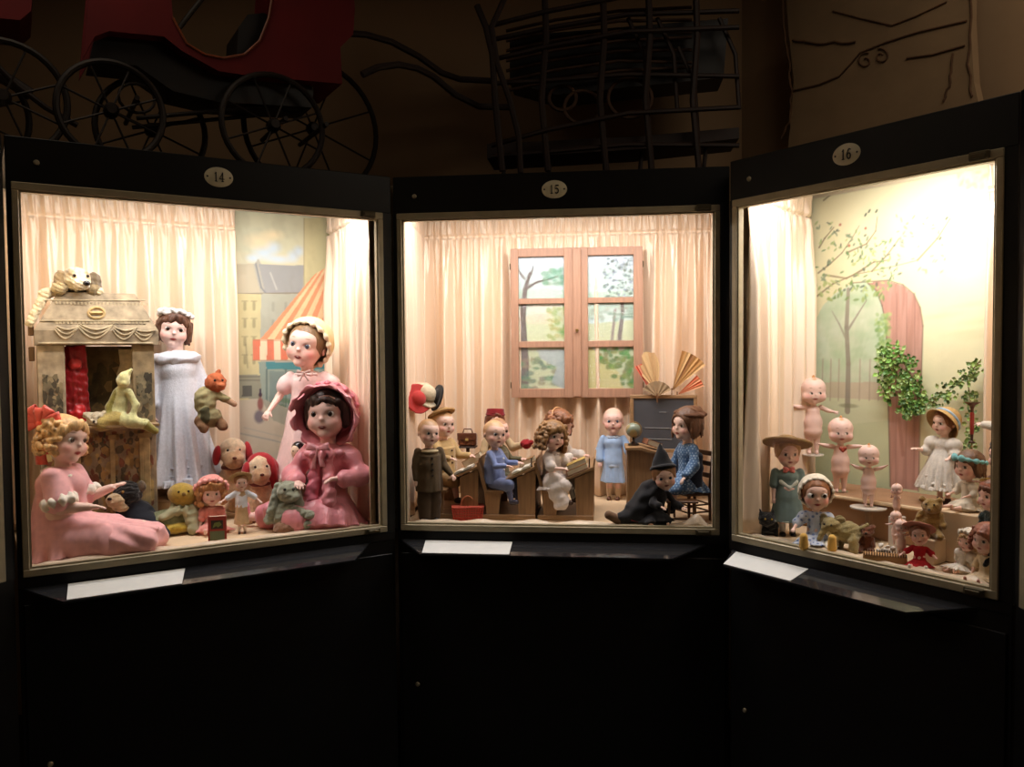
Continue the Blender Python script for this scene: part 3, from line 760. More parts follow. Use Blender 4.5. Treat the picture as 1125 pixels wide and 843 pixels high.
# slivers of the two neighbouring cases at the edges of the photograph
def sliver(label, P0, ang, side):
    root = thing('display_case', label, 'display case', (P0[0], P0[1], 0), ang); z = Z0
    s = side
    def bx(mb, a, b, **k): lo = [min(a[0] * s, b[0] * s), a[1], a[2]]; hi = [max(a[0] * s, b[0] * s), b[1], b[2]]; return mb.box(lo, hi, **k)
    m = MB(); bx(m, (0, 0, 0), (.62, .45, z)); m.build('cabinet', BLACK, root)
    m = MB(); bx(m, (0, -.004, z + 1.05), (.62, .03, z + 1.17)); m.build('fascia', BLACK, root); m = MB(); bx(m, (0, .03, z + 1.15), (.62, .45, z + 1.17)); m.build('roof_board', BLACK, root)
    m = MB(); bx(m, (0, -.004, z), (.028, .03, z + 1.05)); m.build('side_post', BLACK, root); m = MB(); bx(m, (.6, -.004, z), (.62, .03, z + 1.05)); m.build('side_post', BLACK, root)
    m = MB(); bx(m, (.028, -.01, z), (.05, .012, z + 1.05), bev=.002); bx(m, (.05, -.01, z), (.6, .012, z + .02), bev=.002); bx(m, (.05, -.01, z + 1.03), (.6, .012, z + 1.05), bev=.002); m.build('window_frame', TRIM, root)
    m = MB(); bx(m, (.05, .43, z), (.6, .45, z + 1.15)); bx(m, (0, .03, z), (.02, .45, z + 1.15)); bx(m, (.6, .03, z), (.62, .45, z + 1.15)); m.build('lining', CREAMW, root)
    m = MB(); bx(m, (.05, .002, z + .015), (.6, .006, z + 1.035)); m.build('glass_pane', GLASS, root)
    L = bpy.data.lights.new('neighbour_lamp', 'AREA'); L.shape = 'RECTANGLE'; L.size = .4; L.size_y = .05; L.energy = 2; L.color = (1, .85, .6)
    lo = bpy.data.objects.new('case_lamp', L); C.objects.link(lo); lo.parent = root; lo.location = (.3 * s, .12, z + 1.12)
_p = WD(16, (.778 + .034, 0, 0))
sliver('edge of a black lit display case cut off by the right of the photo', _p + V3(.0, -.0, 0), CASE[16][2] - radians(36), 1)
_p = WD(14, (-.02, 0, 0))
sliver('edge of a black lit display case cut off by the left of the photo', _p, CASE[14][2] + radians(36), -1)

# ------------------------------------------------------------ lamps in the cases' roofs, then added fill for the room
def case_lamp(c, u, v, w, size, energy, col=(1, .96, .945), tilt=16, sy=.06):
    L = bpy.data.lights.new('case_lamp', 'AREA'); L.shape = 'RECTANGLE'; L.size = size; L.size_y = sy; L.energy = energy; L.color = col
    o = bpy.data.objects.new('case_lamp', L); C.objects.link(o); o.location = WD(c, (u, v, w)); o.rotation_euler = Matrix(Matrix.Rotation(CASE[c][2], 3, 'Z') @ Matrix.Rotation(radians(tilt), 3, 'X')).to_euler()
    return o
for c_, u_, l_, e_ in ((14, .52, .95, 1.), (15, .52, .95, 1.05), (16, .38, .65, .70)):
    case_lamp(c_, u_, .055, 1.115, l_, 5.5 * e_, tilt=10)
    case_lamp(c_, u_, .24, 1.142, l_, 7.0 * e_, tilt=6)
def spot_lamp(c, p, aim, energy, ang=70, col=(1, .96, .92), r=.03):
    L = bpy.data.lights.new('spot_lamp', 'SPOT'); L.energy = energy; L.spot_size = radians(ang); L.spot_blend = .9; L.color = col; L.shadow_soft_size = r
    o = bpy.data.objects.new('spot_lamp', L); C.objects.link(o); a = WD(c, p); b = WD(c, aim); o.location = a
    o.rotation_euler = Vector(b - a).to_track_quat('-Z', 'Y').to_euler()
spot_lamp(16, (.42, .22, 1.13), (.34, .60, .98), 9, 95)
spot_lamp(14, (.84, .20, 1.13), (.90, .60, .7), 2.2, 90)
L = bpy.data.lights.new('room_fill_light', 'AREA'); L.size = 1.2; L.energy = 9; L.color = (1, .86, .68)  # added dim overhead fill, no fixture; lifts the walls above the cases
_o = bpy.data.objects.new('room_fill_light', L); C.objects.link(_o); _o.location = (1.5, 1.6, 3.2)
L = bpy.data.lights.new('room_fill_light', 'AREA'); L.size = 1.0; L.energy = 2.6; L.color = (1, .84, .64)  # second added fill, weaker, to brighten the wall on the left
_o = bpy.data.objects.new('room_fill_light', L); C.objects.link(_o); _o.location = (-1.3, 1.9, 3.2)
w = bpy.data.worlds.new('world'); sc.world = w; w.use_nodes = True
w.node_tree.nodes['Background'].inputs[0].default_value = (.02, .014, .009, 1)

# ------------------------------------------------------------ curtains
def curtain(c, label, A, B, n, amp=.011, w0=None, w1=1.135, seed=0, band=.075, m=None, name='curtain'):
    n = n * .8; amp = amp * 2.5
    """gathered cloth hanging from A to B (plan points u, v), w0 hem, w1 heading"""
    w0 = FL + .004 if w0 is None else w0
    rs = np.random.RandomState(seed); A = np.array(A, float); B = np.array(B, float); Lh = np.linalg.norm(B - A)
    N = int(Lh / .0035) + 2; s = np.linspace(0, 1, N)
    ws = list(np.linspace(w0, w1 - band - .05, 20)) + list(np.linspace(w1 - band - .04, w1, 22))
    nrm = np.array([(B - A)[1], -(B - A)[0]]) / Lh
    phase = np.cumsum(rs.uniform(.55, 1.5, N)); phase = phase / phase[-1] * 2 * pi * n
    ph2 = np.cumsum(rs.uniform(.4, 1.6, N)); ph2 = ph2 / ph2[-1] * 2 * pi * n * 2.7
    ampv = 1 + .5 * np.sin(s * 2 * pi * n * .23 + 1); V = []
    for wv in ws:
        f = min(1, max(0, (w1 - band - wv) / .25)); g = 1 - f
        sw = phase + .9 * np.sin(wv * 3.1 + s * 9 + seed) * (1 - wv / w1) 
        prof = 1.6 * ((.5 + .5 * np.sin(sw)) ** 1.7) - .7
        off = amp * ampv * (.2 + .8 * f) * prof + amp * .26 * (.35 + .65 * g) * np.sin(ph2 + .4 * np.sin(wv * 9)) + amp * .12 * g * np.sin(ph2 * 2.3 + wv * 40)
        if abs(wv - (w1 - band)) < .006: off = off * .35 - amp * .3
        for k in range(N):
            p = A + (B - A) * s[k] + nrm * (off[k] + amp * 1.2); V.append((p[0], p[1], wv))
    R = len(ws); I = np.arange(R * N).reshape(R, N)
    Fq = np.stack([I[:-1, :-1].ravel(), I[:-1, 1:].ravel(), I[1:, 1:].ravel(), I[1:, :-1].ravel()], 1)
    o = bpy.data.objects.new(name, rawmesh(name, V, Fq)); finish(o, None, m or CURT); caseobj(o, c)
    md = o.modifiers.new('thickness', 'SOLIDIFY'); md.thickness = .002
    tag(o, label, 'curtain')
    return o

# ------------------------------------------------------------ painted canvases (flat paintings that hang in the cases)
class Canvas:
    def __init__(s, c, v, x0, x1, w0, w1, res=.0032):
        """x0, x1: u range"""
        s.c, s.v = c, v; s.u0, s.u1, s.w0, s.w1 = x0, x1, w0, w1
        s.nx = int((x1 - x0) / res) + 1; s.ny = int((w1 - w0) / res) + 1
        s.U, s.W = np.meshgrid(np.linspace(x0, x1, s.nx), np.linspace(w0, w1, s.ny)); s.P = np.stack([s.U, s.W], -1)
        s.img = np.zeros((s.ny, s.nx, 3)) + .5; s.res = res
    def p(s, px, py): q = loc(s.c, px, py, v=s.v); return np.array([q[0], q[2]])
    def noise(s, f, seed=0, oc=3, ax=1.):
        rs = np.random.RandomState(seed); out = 0; a = 1.
        for o in range(oc):
            W = rs.normal(size=(7, 2)) * f * 2 ** o; W[:, 0] *= ax; ph = rs.uniform(0, 6.3, 7); out = out + a * np.sin(s.P @ W.T + ph).sum(-1) / 3; a *= .55
        return out
    def mix(s, m, col):
        m = np.clip(m, 0, 1)[..., None]; s.img = s.img * (1 - m) + np.array(col) * m
    def poly(s, pts, col, px=True, a=1., soft=0):
        Q = [s.p(*q) if px else q for q in pts]; x, y = s.U, s.W; ins = np.zeros(x.shape, bool)
        for i in range(len(Q)):
            (xa, ya), (xb, yb) = Q[i], Q[i - 1]
            if ya == yb: continue
            ins ^= ((ya > y) != (yb > y)) & (x < (xb - xa) * (y - ya) / (yb - ya) + xa)
        s.mix(ins * a, col); return ins
    def line(s, pts, wpx, col, a=1., soft=1.):
        Q = [s.p(*q) for q in pts]; k = dist(WD(s.c, (Q[0][0], s.v, Q[0][1]))) / F_
        ws = list(wpx) + [wpx[-1]] * 9 if hasattr(wpx, '__len__') else [wpx] * len(Q)
        for i in range(len(Q) - 1):
            A, B = Q[i], Q[i + 1]; hw = max(ws[i], ws[i + 1]) * k
            x0, x1 = min(A[0], B[0]) - hw - .01, max(A[0], B[0]) + hw + .01; y0, y1 = min(A[1], B[1]) - hw - .01, max(A[1], B[1]) + hw + .01
            ii = slice(max(0, int((y0 - s.w0) / s.res)), max(0, int((y1 - s.w0) / s.res) + 2)); jj = slice(max(0, int((x0 - s.u0) / s.res)), max(0, int((x1 - s.u0) / s.res) + 2))
            P = s.P[ii, jj]
            if P.size == 0: continue
            t = np.clip(((P - A) @ (B - A)) / ((B - A) @ (B - A) + 1e-9), 0, 1); d = np.linalg.norm(P - A - t[..., None] * (B - A), axis=-1)
            w_ = (ws[i] + (ws[i + 1] - ws[i]) * t) * k * .5
            m = np.clip((w_ - d) / (k * soft) + .5, 0, 1)[..., None] * a
            s.img[ii, jj] = s.img[ii, jj] * (1 - m) + np.array(col) * m
    def dab(s, px, py, rx, ry, col, a=1., rot=0., soft=.4):
        q = s.p(px, py); k = dist(WD(s.c, (q[0], s.v, q[1]))) / F_; R = max(rx, ry) * k * 1.2
        ii = slice(max(0, int((q[1] - R - s.w0) / s.res)), max(0, int((q[1] + R - s.w0) / s.res) + 2)); jj = slice(max(0, int((q[0] - R - s.u0) / s.res)), max(0, int((q[0] + R - s.u0) / s.res) + 2))
        P = s.P[ii, jj]
        if P.size == 0: return
        dx, dy = P[..., 0] - q[0], P[..., 1] - q[1]; x = dx * cos(rot) + dy * sin(rot); y = -dx * sin(rot) + dy * cos(rot)
        d = np.sqrt((x / (rx * k)) ** 2 + (y / (ry * k)) ** 2); m = np.clip((1 - d) / soft, 0, 1)[..., None] * a
        s.img[ii, jj] = s.img[ii, jj] * (1 - m) + np.array(col) * m
    def build(s, name, m, parent=None, bulge=None):
        vv = np.zeros_like(s.U) if bulge is None else bulge
        V = np.stack([s.U, s.v + vv, s.W], -1).reshape(-1, 3); nb = len(V)
        I = np.arange(nb).reshape(s.ny, s.nx)
        Fq = np.stack([I[:-1, :-1].ravel(), I[:-1, 1:].ravel(), I[1:, 1:].ravel(), I[1:, :-1].ravel()], 1)
        me = rawmesh(name, V, Fq, np.clip(s.img, 0, 1).reshape(-1, 3)); o = bpy.data.objects.new(name, me); finish(o, parent, m)
        md = o.modifiers.new('thickness', 'SOLIDIFY'); md.thickness = .003; md.offset = -1
        return o
PAINT = mat('painted_canvas', rough=.75, var=.05, vscale=10, bump=(70, .25, .002))
rng = random.Random(4)
# ------------------------------------------------------------ old carriages standing on the cases
OXB = mat('oxblood_paint', srgb((112, 8, 14)), rough=.75, var=.15, vscale=6)
DKW = mat('dark_brown_wood', srgb((46, 28, 20)), rough=.6, var=.3, vscale=12)
IRON = mat('black_iron', srgb((40, 30, 24)), rough=.5, metal=.3, var=.2)
LEATH = mat('black_leather', srgb((22, 16, 13)), rough=.5, var=.2)
WICK = mat('dark_wicker', srgb((78, 50, 30)), rough=.7, var=.3, vscale=40)
def wheel(root, c, cen, r, v, m, nsp=8, name='wheel', rt=.010, tiltv=0.):
    uvw = cen; mb = MB().frame(RC(c) if False else np.eye(3), (uvw[0], v, uvw[2]))
    n = 40; mb.tube([(r * cos(2 * pi * k / n), tiltv * sin(2 * pi * k / n), r * sin(2 * pi * k / n)) for k in range(n)], rt, 8, closed=True)
    o = mb.build(name, m, root, smooth=True)
    mb = MB().frame(t=(uvw[0], v, uvw[2]))
    for k in range(nsp):
        a = 2 * pi * (k + .5) / nsp; mb.tube([(.02 * cos(a), 0, .02 * sin(a)), (r * cos(a), 0, r * sin(a))], .0035, 6)
    mb.build('spokes', m, o)
    mb = MB().frame(t=(uvw[0], v, uvw[2])); mb.lathe([(.0001, -.03), (.014, -.03), (.022, -.015), (.022, .015), (.014, .03), (.0001, .03)], n=14, R=rotm(pi / 2, 0, 0)); mb.build('hub', m, o, smooth=True)
def T14(px, py, v=.36): q = loc(14, px, py, v=v); return q
def top_root(name, label, cat, c):
    return thing(name, label, cat, WD(c, (0, 0, 0)), CASE[c][2])
zt = 1.172
R1 = top_root('doll_carriage', 'red painted carriage with swooping seat and spoked wheels, above case 14', 'carriage', 14)
def wh(px, rpx, v, base, **k):
    q = T14(px, 120, v); s = dist(WD(14, q)) / F_; r = rpx * s; wheel(base, 14, (q[0], v, zt + r + .010), r, v, IRON, **k)
wh(122, 53, .22, R1); wh(166, 56, .50, R1); wh(300, 55, .22, R1); wh(343, 74, .50, R1)
def prof(pts, v): return [(q[0], q[2]) for q in (T14(x, y, v) for x, y in pts)]
side = [(92, 62), (96, 12), (100, -34), (186, -30), (190, 20), (205, 48), (225, 60), (245, 64), (268, 60), (285, 45), (295, 20), (300, -10), (304, -60), (385, -60), (390, 10), (388, 38), (374, 52), (376, 92), (330, 88), (280, 84), (240, 78), (200, 56), (180, 40), (120, 34), (104, 40)]
mb = MB(); pf = prof(side, .22)
mb.prism(pf, .22, .24); mb.prism(pf, .46, .48); mb.build('body_side', OXB, R1)
mb = MB(); bt = prof([(104, 40), (120, 34), (180, 40), (200, 56), (240, 78), (280, 84), (330, 88), (376, 92)], .22)
for a, b in zip(bt, bt[1:]): mb.add([(a[0], .24, a[1]), (b[0], .24, b[1]), (b[0], .46, b[1]), (a[0], .46, a[1]), (a[0], .24, a[1] + .02), (b[0], .24, b[1] + .02), (b[0], .46, b[1] + .02), (a[0], .46, a[1] + .02)], [(0, 1, 2, 3), (7, 6, 5, 4), (0, 4, 5, 1), (1, 5, 6, 2), (2, 6, 7, 3), (3, 7, 4, 0)])
mb.build('body_floor', OXB, R1)
mb = MB(); e = prof([(190, 20), (205, 48), (225, 60), (245, 64), (268, 60), (285, 45), (295, 20), (300, -10), (304, -60)], .218); mb.tube([(a, .217, b) for a, b in e], .004, 6); mb.build('body_piping', mat('dull_gilt', srgb((150, 80, 50)), rough=.4), R1)
mb = MB(); q = prof([(260, 60), (262, 30), (272, 16), (290, 14), (300, 20), (300, 60)], .26); mb.prism(q, .26, .44); mb.build('seat_back', LEATH, R1)
mb = MB(); q = prof([(104, 40), (180, 42), (200, 58), (240, 80), (345, 92), (343, 118), (240, 112), (190, 100), (150, 72), (98, 66)], .27); mb.prism(q, .27, .43); mb.build('undercarriage', LEATH, R1)
mb = MB()
for x, v in ((144, .36), (300, .36), (343, .36)):
    q = T14(x, 120, .36); mb.tube([(q[0], .20, zt + .2), (q[0], .52, zt + .2)], .008, 8)
q0 = T14(150, 130, .3); q1 = T14(345, 112, .3); mb.tube([(q0[0], .3, q0[2]), (q1[0], .3, q1[2])], .007, 8); mb.tube([(q0[0], .42, q0[2]), (q1[0], .42, q1[2])], .007, 8)
for x in (150, 320):
    mb.tube([(T14(x + 20 * cos(a), 108 + 16 * sin(a), .3)[0], .3, T14(x, 108 + 16 * sin(a), .3)[2]) for a in np.linspace(0, 2 * pi, 16, endpoint=False)], .005, 6, closed=True)
mb.build('axle_frame', IRON, R1)
mb = MB(); mb.tube([T14(x, y, .30) for x, y in ((196, 32), (208, 16), (224, -4), (240, -20))], .008, 8); mb.build('steering_handle', IRON, R1)
for n_, pts in enumerate((((369, 40), (384, 37), (402, 38), (430, 46), (460, 62), (485, 80), (505, 87), (540, 89)), ((398, 82), (415, 74), (438, 71), (458, 75), (476, 84), (500, 104), (526, 117), (562, 118)))):
    mb = MB(); v_ = .24 if n_ == 0 else .16; mb.tube([T14(x, y, v_) for x, y in pts], .012, 8); mb.build('shaft', DKW, R1, smooth=True)
R2 = top_root('doll_carriage', 'dark spoked wheel and frame of an old carriage, cut off at top left', 'carriage', 14)
wh(4, 62, .30, R2, nsp=8); wh(-40, 62, .62, R2, nsp=8)
mb = MB(); q = prof([(-60, -10), (36, -10), (34, 12), (22, 22), (0, 20), (-60, 20)], .34); mb.prism(q, .34, .58); mb.build('body', OXB, R2)
mb = MB(); mb.tube([T14(x, y, .34) for x, y in ((-10, 66), (20, 95), (50, 118), (85, 138))], .009, 8); mb.tube([T14(x, y, .40) for x, y in ((-10, 78), (12, 90), (34, 104))], .02, 8); mb.build('axle_frame', DKW, R2)
for v_ in (.36, .56): MB().tube([T14(-20, 20, v_), T14(-4, 100, v_)], .009, 8).build('body_strut', DKW, R2)
# dark wicker and bentwood cart over the middle case
R3 = top_root('bentwood_cart', 'dark bentwood and wicker cart with ribs and rails, above case 15', 'cart', 15)
def T15(px, py, v=.36): return loc(15, px, py, v=v)
def rails(name, specs, m, parent=R3):
    mb = MB()
    for v_, r, pts in specs: mb.tube([T15(x, y, v_) for x, y in pts], r, 7)
    return mb.build(name, m, parent, smooth=True)
rails('post', [(.30, .012, [(524, 6), (534, 30), (541, 60), (544, 110), (548, 150), (552, 188)])], DKW)
rails('post', [(.30, .011, [(562, -20), (550, 8), (540, 30), (546, 70), (560, 110), (570, 150), (572, 190)])], DKW)
for k, x in enumerate((598, 662, 712, 764)):
    rails('post', [(.34, .012, [(x, -20), (x + 2, 40), (x - 3, 110), (x + 4, 188)])], DKW)
for k, (y0, y1) in enumerate(((28, -10), (44, 12), (66, 30), (92, 84), (160, 118), (172, 160))):
    rails('rail', [(.33 + .02 * (k % 2), .009, [(540, y0), (600, y0 - (y0 - y1) * .4), (690, y0 - (y0 - y1) * .75 - 4), (812, y1)])], DKW)
for k in range(7):
    y = 18 + 11 * k; rails('slat', [(.40, .006, [(556, y + 16), (610, y + 4), (680, y - 6), (760, y - 10 + 3 * (k % 3))])], WICK)
for k, (x, y, r) in enumerate(((640, 118, 20), (692, 108, 24), (618, 108, 15))):
    rails('hoop', [(.38, .007, [(x + r * cos(a), y + r * .9 * sin(a)) for a in np.linspace(0, 2 * pi, 24)])], WICK)
mb = MB()
q = [(a[0], a[2]) for a in (T15(x, y, .44) for x, y in ((560, 40), (800, 20), (795, 85), (700, 95), (610, 104), (560, 90)))]; mb.prism(q, .44, .60); mb.build('basket_body', LEATH, R3)
mb = MB(); q = [(a[0], a[2]) for a in (T15(x, y, .40) for x, y in ((535, 158), (700, 150), (812, 140), (812, 152), (700, 164), (535, 174)))]; mb.prism(q, .40, .60); mb.build('footboard', DKW, R3)
for x in (550, 600, 700, 770):
    q = T15(x, 160, .45); q2 = T15(x + 6, 160, .45); MB().tube([(q[0], .45, zt), (q2[0], .45, q[2])], .008, 7).build('leg', DKW, R3)
for k, (x, y) in enumerate(((722, 60), (745, 92), (790, 60), (690, 60))):
    rails('brace', [(.37, .008, [(x, y - 40), (x + 18, y), (x + 22, y + 60)])], DKW)
# tall painted antique panel beside the corner, over case 16
R4 = top_root('painted_panel', 'tall cracked cream painted panel with scroll ornament, above case 16', 'antique panel', 16)
def T16(px, py, v=.62): return loc(16, px, py, v=v)
PANM = mat('cracked_cream_paint', srgb((150, 122, 90)), rough=.9, var=.22, vscale=3, bump=(14, .5, .006))
CRK = mat('dark_crack_line', srgb((96, 66, 42)), rough=.9, var=.3)
q = [(a[0], a[2]) for a in (T16(x, y, .66) for x, y in ((860, -60), (866, 30), (872, 90), (868, 140), (862, 200), (1088, 200), (1070, 90), (1066, 20), (1068, -60)))]
q = [(a, max(b, zt)) for a, b in q]; MB().prism(q, .66, .70).build('board', PANM, R4)
def crack(name, pts, r=.003, v_=.658):
    MB().tube([T16(x, y, v_) for x, y in pts], r * .7, 6).build(name, CRK, R4, smooth=True)
rs = random.Random(7)
def wav(pts, j=1.6, n=5):
    out = []
    for (x0, y0), (x1, y1) in zip(pts, pts[1:]):
        for k in range(n): t = k / n; out.append((x0 + (x1 - x0) * t + rs.uniform(-j, j), y0 + (y1 - y0) * t + rs.uniform(-j, j)))
    return out + [pts[-1]]
crack('crack_line', wav([(860, -60), (862, 30), (866, 70), (870, 100), (868, 130), (858, 152)]), .006)
crack('crack_line', wav([(1066, -60), (1066, 20), (1064, 70), (1068, 106)]), .005)
crack('crack_line', wav([(1048, 60), (1044, 90), (1036, 112)]), .005)
crack('ridge_line', [(870, 100), (900, 93), (922, 84), (935, 70), (945, 58), (975, 46), (1010, 35), (1062, 23)], .005)
crack('ridge_line', [(915, 12), (945, 20), (980, 28), (1006, 18), (1040, 2)], .004)
crack('ridge_line', [(996, 64), (1025, 60), (1060, 50)], .005)
crack('ridge_line', wav([(872, 45), (900, 48), (940, 46)]), .006)
sp = lambda cx, cy, s_, d: [(cx + d * s_ * (1 - t * .75) * cos(t * 7.5 + 1.2), cy - s_ * (1 - t * .75) * sin(t * 7.5 + 1.2)) for t in np.linspace(0, 1, 22)]
crack('scroll', sp(951, 67, 9, 1), .0045); crack('scroll', sp(968, 62, 9, -1), .0045)
# ============================================================ case 14
cu = loc(14, 259, 400, v=.665)[0]
curtain(14, 'cream satin curtain across the back of case 14, left of the painted street', (-.03, .662), (cu, .662), 9, seed=1)
curtain(14, 'cream satin curtain on the right side of case 14 behind the pink dolls', (1.092, .632), (1.036, .031), 8, seed=2, amp=.009)
# painted street scene
cv = Canvas(14, .668, cu - .004, 1.098, FL + .004, 1.135)
g = srgb
cv.img[:] = g((206, 204, 176)); cv.mix(np.clip(.5 + .5 * cv.noise(9, 2), 0, 1) * .35, g((226, 214, 170)))
wv = cv.W
cv.mix(((wv > .62) & (wv < 1.2)) * np.clip((.93 - wv) / .25, 0, 1) * .0 + (wv > .98) * .35, g((196, 204, 178)))
for x, y, rx, ry in ((290, 278, 16, 10), (300, 272, 12, 9), (322, 282, 9, 9), (278, 284, 10, 6), (328, 276, 8, 8), (306, 285, 20, 6)):
    cv.dab(x, y, rx, ry, g((196, 216, 232)), .8, 0, .8)
for x, y, rx, ry in ((284, 265, 20, 12), (300, 258, 16, 8)): cv.dab(x, y, rx, ry, g((242, 222, 180)), .7, 0, .9)
# far houses with mansard roofs
cv.poly([(259, 290), (280, 290), (284, 284), (287, 290), (334, 292), (334, 470), (259, 470)], g((176, 174, 160)))
cv.poly([(259, 290), (278, 290), (286, 322), (259, 322)], g((190, 182, 158)))
cv.poly([(284, 290), (334, 292), (332, 322), (292, 324)], g((158, 160, 158)))
cv.line([(281, 290), (287, 316), (295, 326)], 1.6, g((130, 134, 140))); cv.line([(297, 300), (304, 318)], 1.5, g((190, 190, 184)))
cv.line([(259, 323), (334, 322)], 1.3, g((136, 128, 108)))
cv.poly([(259, 323), (287, 323), (286, 440), (259, 440)], g((206, 196, 150))); cv.poly([(287, 323), (334, 323), (334, 372), (286, 372)], g((178, 180, 164)))
for y in (333, 352, 372, 392):
    for x in (269, 279): cv.line([(x, y), (x, y + 7)], 3.2, g((150, 142, 108)), .7); cv.line([(x - 3, y - 2), (x + 3, y - 2)], 1, g((110, 104, 84)), .6)
for y in (333, 352): 
    for x in (300, 314): cv.line([(x, y), (x, y + 8)], 3, g((152, 154, 142)), .6)
cv.line([(270, 378), (272, 404)], 1.5, g((140, 132, 100)), .6)
cv.poly([(262, 412), (287, 412), (287, 438), (262, 438)], g((152, 152, 132))); cv.poly([(266, 424), (277, 424), (277, 436), (266, 436)], g((96, 96, 88)))
for y in (414, 418): cv.line([(262, y), (287, y)], 1, g((110, 108, 94)))
# near house, shop and awning
cv.poly([(334, 240), (400, 236), (400, 480), (334, 480)], g((204, 196, 152)))
cv.line([(334, 240), (334, 322)], 1, g((170, 160, 128)))
cv.poly([(284, 398), (400, 398), (400, 482), (292, 474)], g((150, 164, 152))); cv.poly([(292, 398), (400, 398), (400, 406), (293, 406)], g((80, 142, 148)))
cv.poly([(296, 408), (312, 408), (312, 452), (296, 450)], g((128, 146, 140))); cv.poly([(317, 408), (400, 408), (400, 456), (317, 454)], g((132, 152, 146)))
for x in (293, 314): cv.line([(x, 406), (x, 462)], 1.6, g((96, 116, 112)))
for k in range(14): cv.dab(rng.uniform(296, 340), rng.uniform(438, 452), 5, 3.5, g((86, 118, 84)), .7)
# awning: slope with stripes fanning out, then the hanging valance
for k in range(11):
    t0, t1 = k / 11, (k + 1) / 11
    xa0, xa1 = 345 + 42 * t0, 345 + 42 * t1; ya0 = 302 - 26 * t0; ya1 = 302 - 26 * t1; xb0, xb1 = 286 + 84 * t0, 286 + 84 * t1
    cv.poly([(xa0, ya0), (xa1, ya1), (xb1, 373), (xb0, 373)], g((238, 206, 160)) if k % 2 else g((232, 158, 116)))
    cv.poly([(xb0 - 8, 373), (xb1 - 8, 373), (xb1 - 8, 396), (xb0 - 8, 396)], g((240, 218, 184)) if k % 2 else g((226, 128, 98)))
cv.line([(278, 374), (370, 374)], 1.2, g((190, 130, 96)), .8); cv.line([(278, 396), (370, 396)], 1, g((170, 130, 100)), .7)
# street and passers-by
cv.poly([(259, 440), (287, 438), (400, 480), (400, 620), (259, 620)], g((198, 188, 168))); cv.poly([(287, 438), (400, 482), (400, 500), (300, 462)], g((166, 166, 150)))
cv.line([(262, 476), (300, 484), (360, 500)], 1.5, g((140, 150, 150)), .7); cv.line([(268, 470), (310, 480)], 1, g((150, 160, 160)), .5)
cv.dab(285, 458, 7, 9, g((112, 104, 116)), .9); cv.dab(286, 444, 4, 9, g((140, 76, 72)), .9); cv.dab(286, 434, 2.6, 3.2, g((90, 60, 60)), 1); cv.line([(286, 428), (286, 434)], 2, g((60, 50, 70)))
cv.mix(np.clip(cv.noise(40, 5), 0, 1) * .12, g((120, 112, 90)))
o = cv.build('painted_backdrop', PAINT); caseobj(o, 14)
tag(o, 'painted street scene with orange striped awning at the back of case 14', 'painting')
q = loc(14, 259, 400, v=.64)[0]
o = MB().box((q - .006, .640, FL + .002), (q + .004, .652, 1.135), bev=.002).build('backdrop_batten', CREAMW); caseobj(o, 14); tag(o, 'thin pale upright strip at the left edge of the painted street', 'strip')

# ---- toy theatre
P, s_, a_ = spot(14, 108, 585, v=.42)
TH = thing('toy_theatre', 'tan printed toy theatre with mansard top and a puppet stage opening', 'toy theatre', WD(14, (0, 0, 0)), CASE[14][2])
PRT = mat('printed_board', rough=.85, var=.42, vscale=34, bump=(90, .3, .001))
vF = .36
def tq(px, py, v=vF): q = loc(14, px, py, v=v); return (q[0], q[2])
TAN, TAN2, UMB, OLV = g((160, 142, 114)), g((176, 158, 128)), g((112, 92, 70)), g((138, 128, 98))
u0, u1 = tq(44, 500)[0], tq(172, 500)[0]; zc = tq(108, 379)[1]; zr = tq(108, 321)[1]; zs = tq(108, 468)[1]
vB = vF + .12
def tb(name, boxes, col, parent=TH, m=PRT, bev=.002):
    mb = MB(); mb.col = col
    for lo, hi in boxes: mb.box(lo, hi, bev=bev)
    return mb.build(name, m, parent)
pil1 = tq(72, 420)[0]; pil0 = tq(146, 420)[0]
base = tb('base', [((u0, vF, FL + .001), (u1, vF + .012, zs)), ((u0, vF + .012, FL + .001), (u0 + .012, vB, zs)), ((u1 - .012, vF + .012, FL + .001), (u1, vB, zs)), ((u0 + .012, vB - .01, FL + .001), (u1 - .012, vB, zs))], TAN)
tb('pillar', [((u0, vF, zs), (pil1, vF + .012, zc))], TAN2); tb('pillar', [((pil0, vF, zs), (u1, vF + .012, zc))], g((160, 138, 102)))
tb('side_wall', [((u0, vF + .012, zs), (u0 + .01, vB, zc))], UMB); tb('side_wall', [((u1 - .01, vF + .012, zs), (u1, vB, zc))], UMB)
tb('stage_shelf', [((pil1 - .01, vF - .06, zs - .006), (u1 + .004, vB - .012, zs + .004))], g((150, 120, 80)), m=WOODX)
# printed figures: relief blotches that follow the print of the pillars and of the lower front
def blotches(name, x0, x1, z0, z1, n, cols, seed, y=vF - .0015, parent=TH, r=(.004, .014)):
    rs = random.Random(seed); mb = MB()
    for k in range(n):
        x, z = rs.uniform(x0, x1), rs.uniform(z0, z1); rr = rs.uniform(*r); m_ = rs.randint(5, 8); ph = rs.uniform(0, 6)
        yy = y - rs.uniform(0, .0006)
        mb.prism([(min(max(x + rr * rs.uniform(.5, 1.1) * cos(ph + 2 * pi * i / m_), x0), x1), min(max(z + 1.6 * rr * rs.uniform(.5, 1.1) * sin(ph + 2 * pi * i / m_), z0), z1)) for i in range(m_)], yy, y + .0015, cols[rs.randrange(len(cols))])
    return mb.build(name, PRT, parent)
dk = [g((92, 84, 62)), g((120, 108, 82)), g((74, 66, 50)), g((150, 134, 100))]
blotches('printed_figure', u0 + .012, pil1 - .008, zs + .01, zc - .09, 70, dk, 1); blotches('printed_figure', pil0 + .01, u1 - .008, zs + .01, zc - .09, 70, dk, 2)
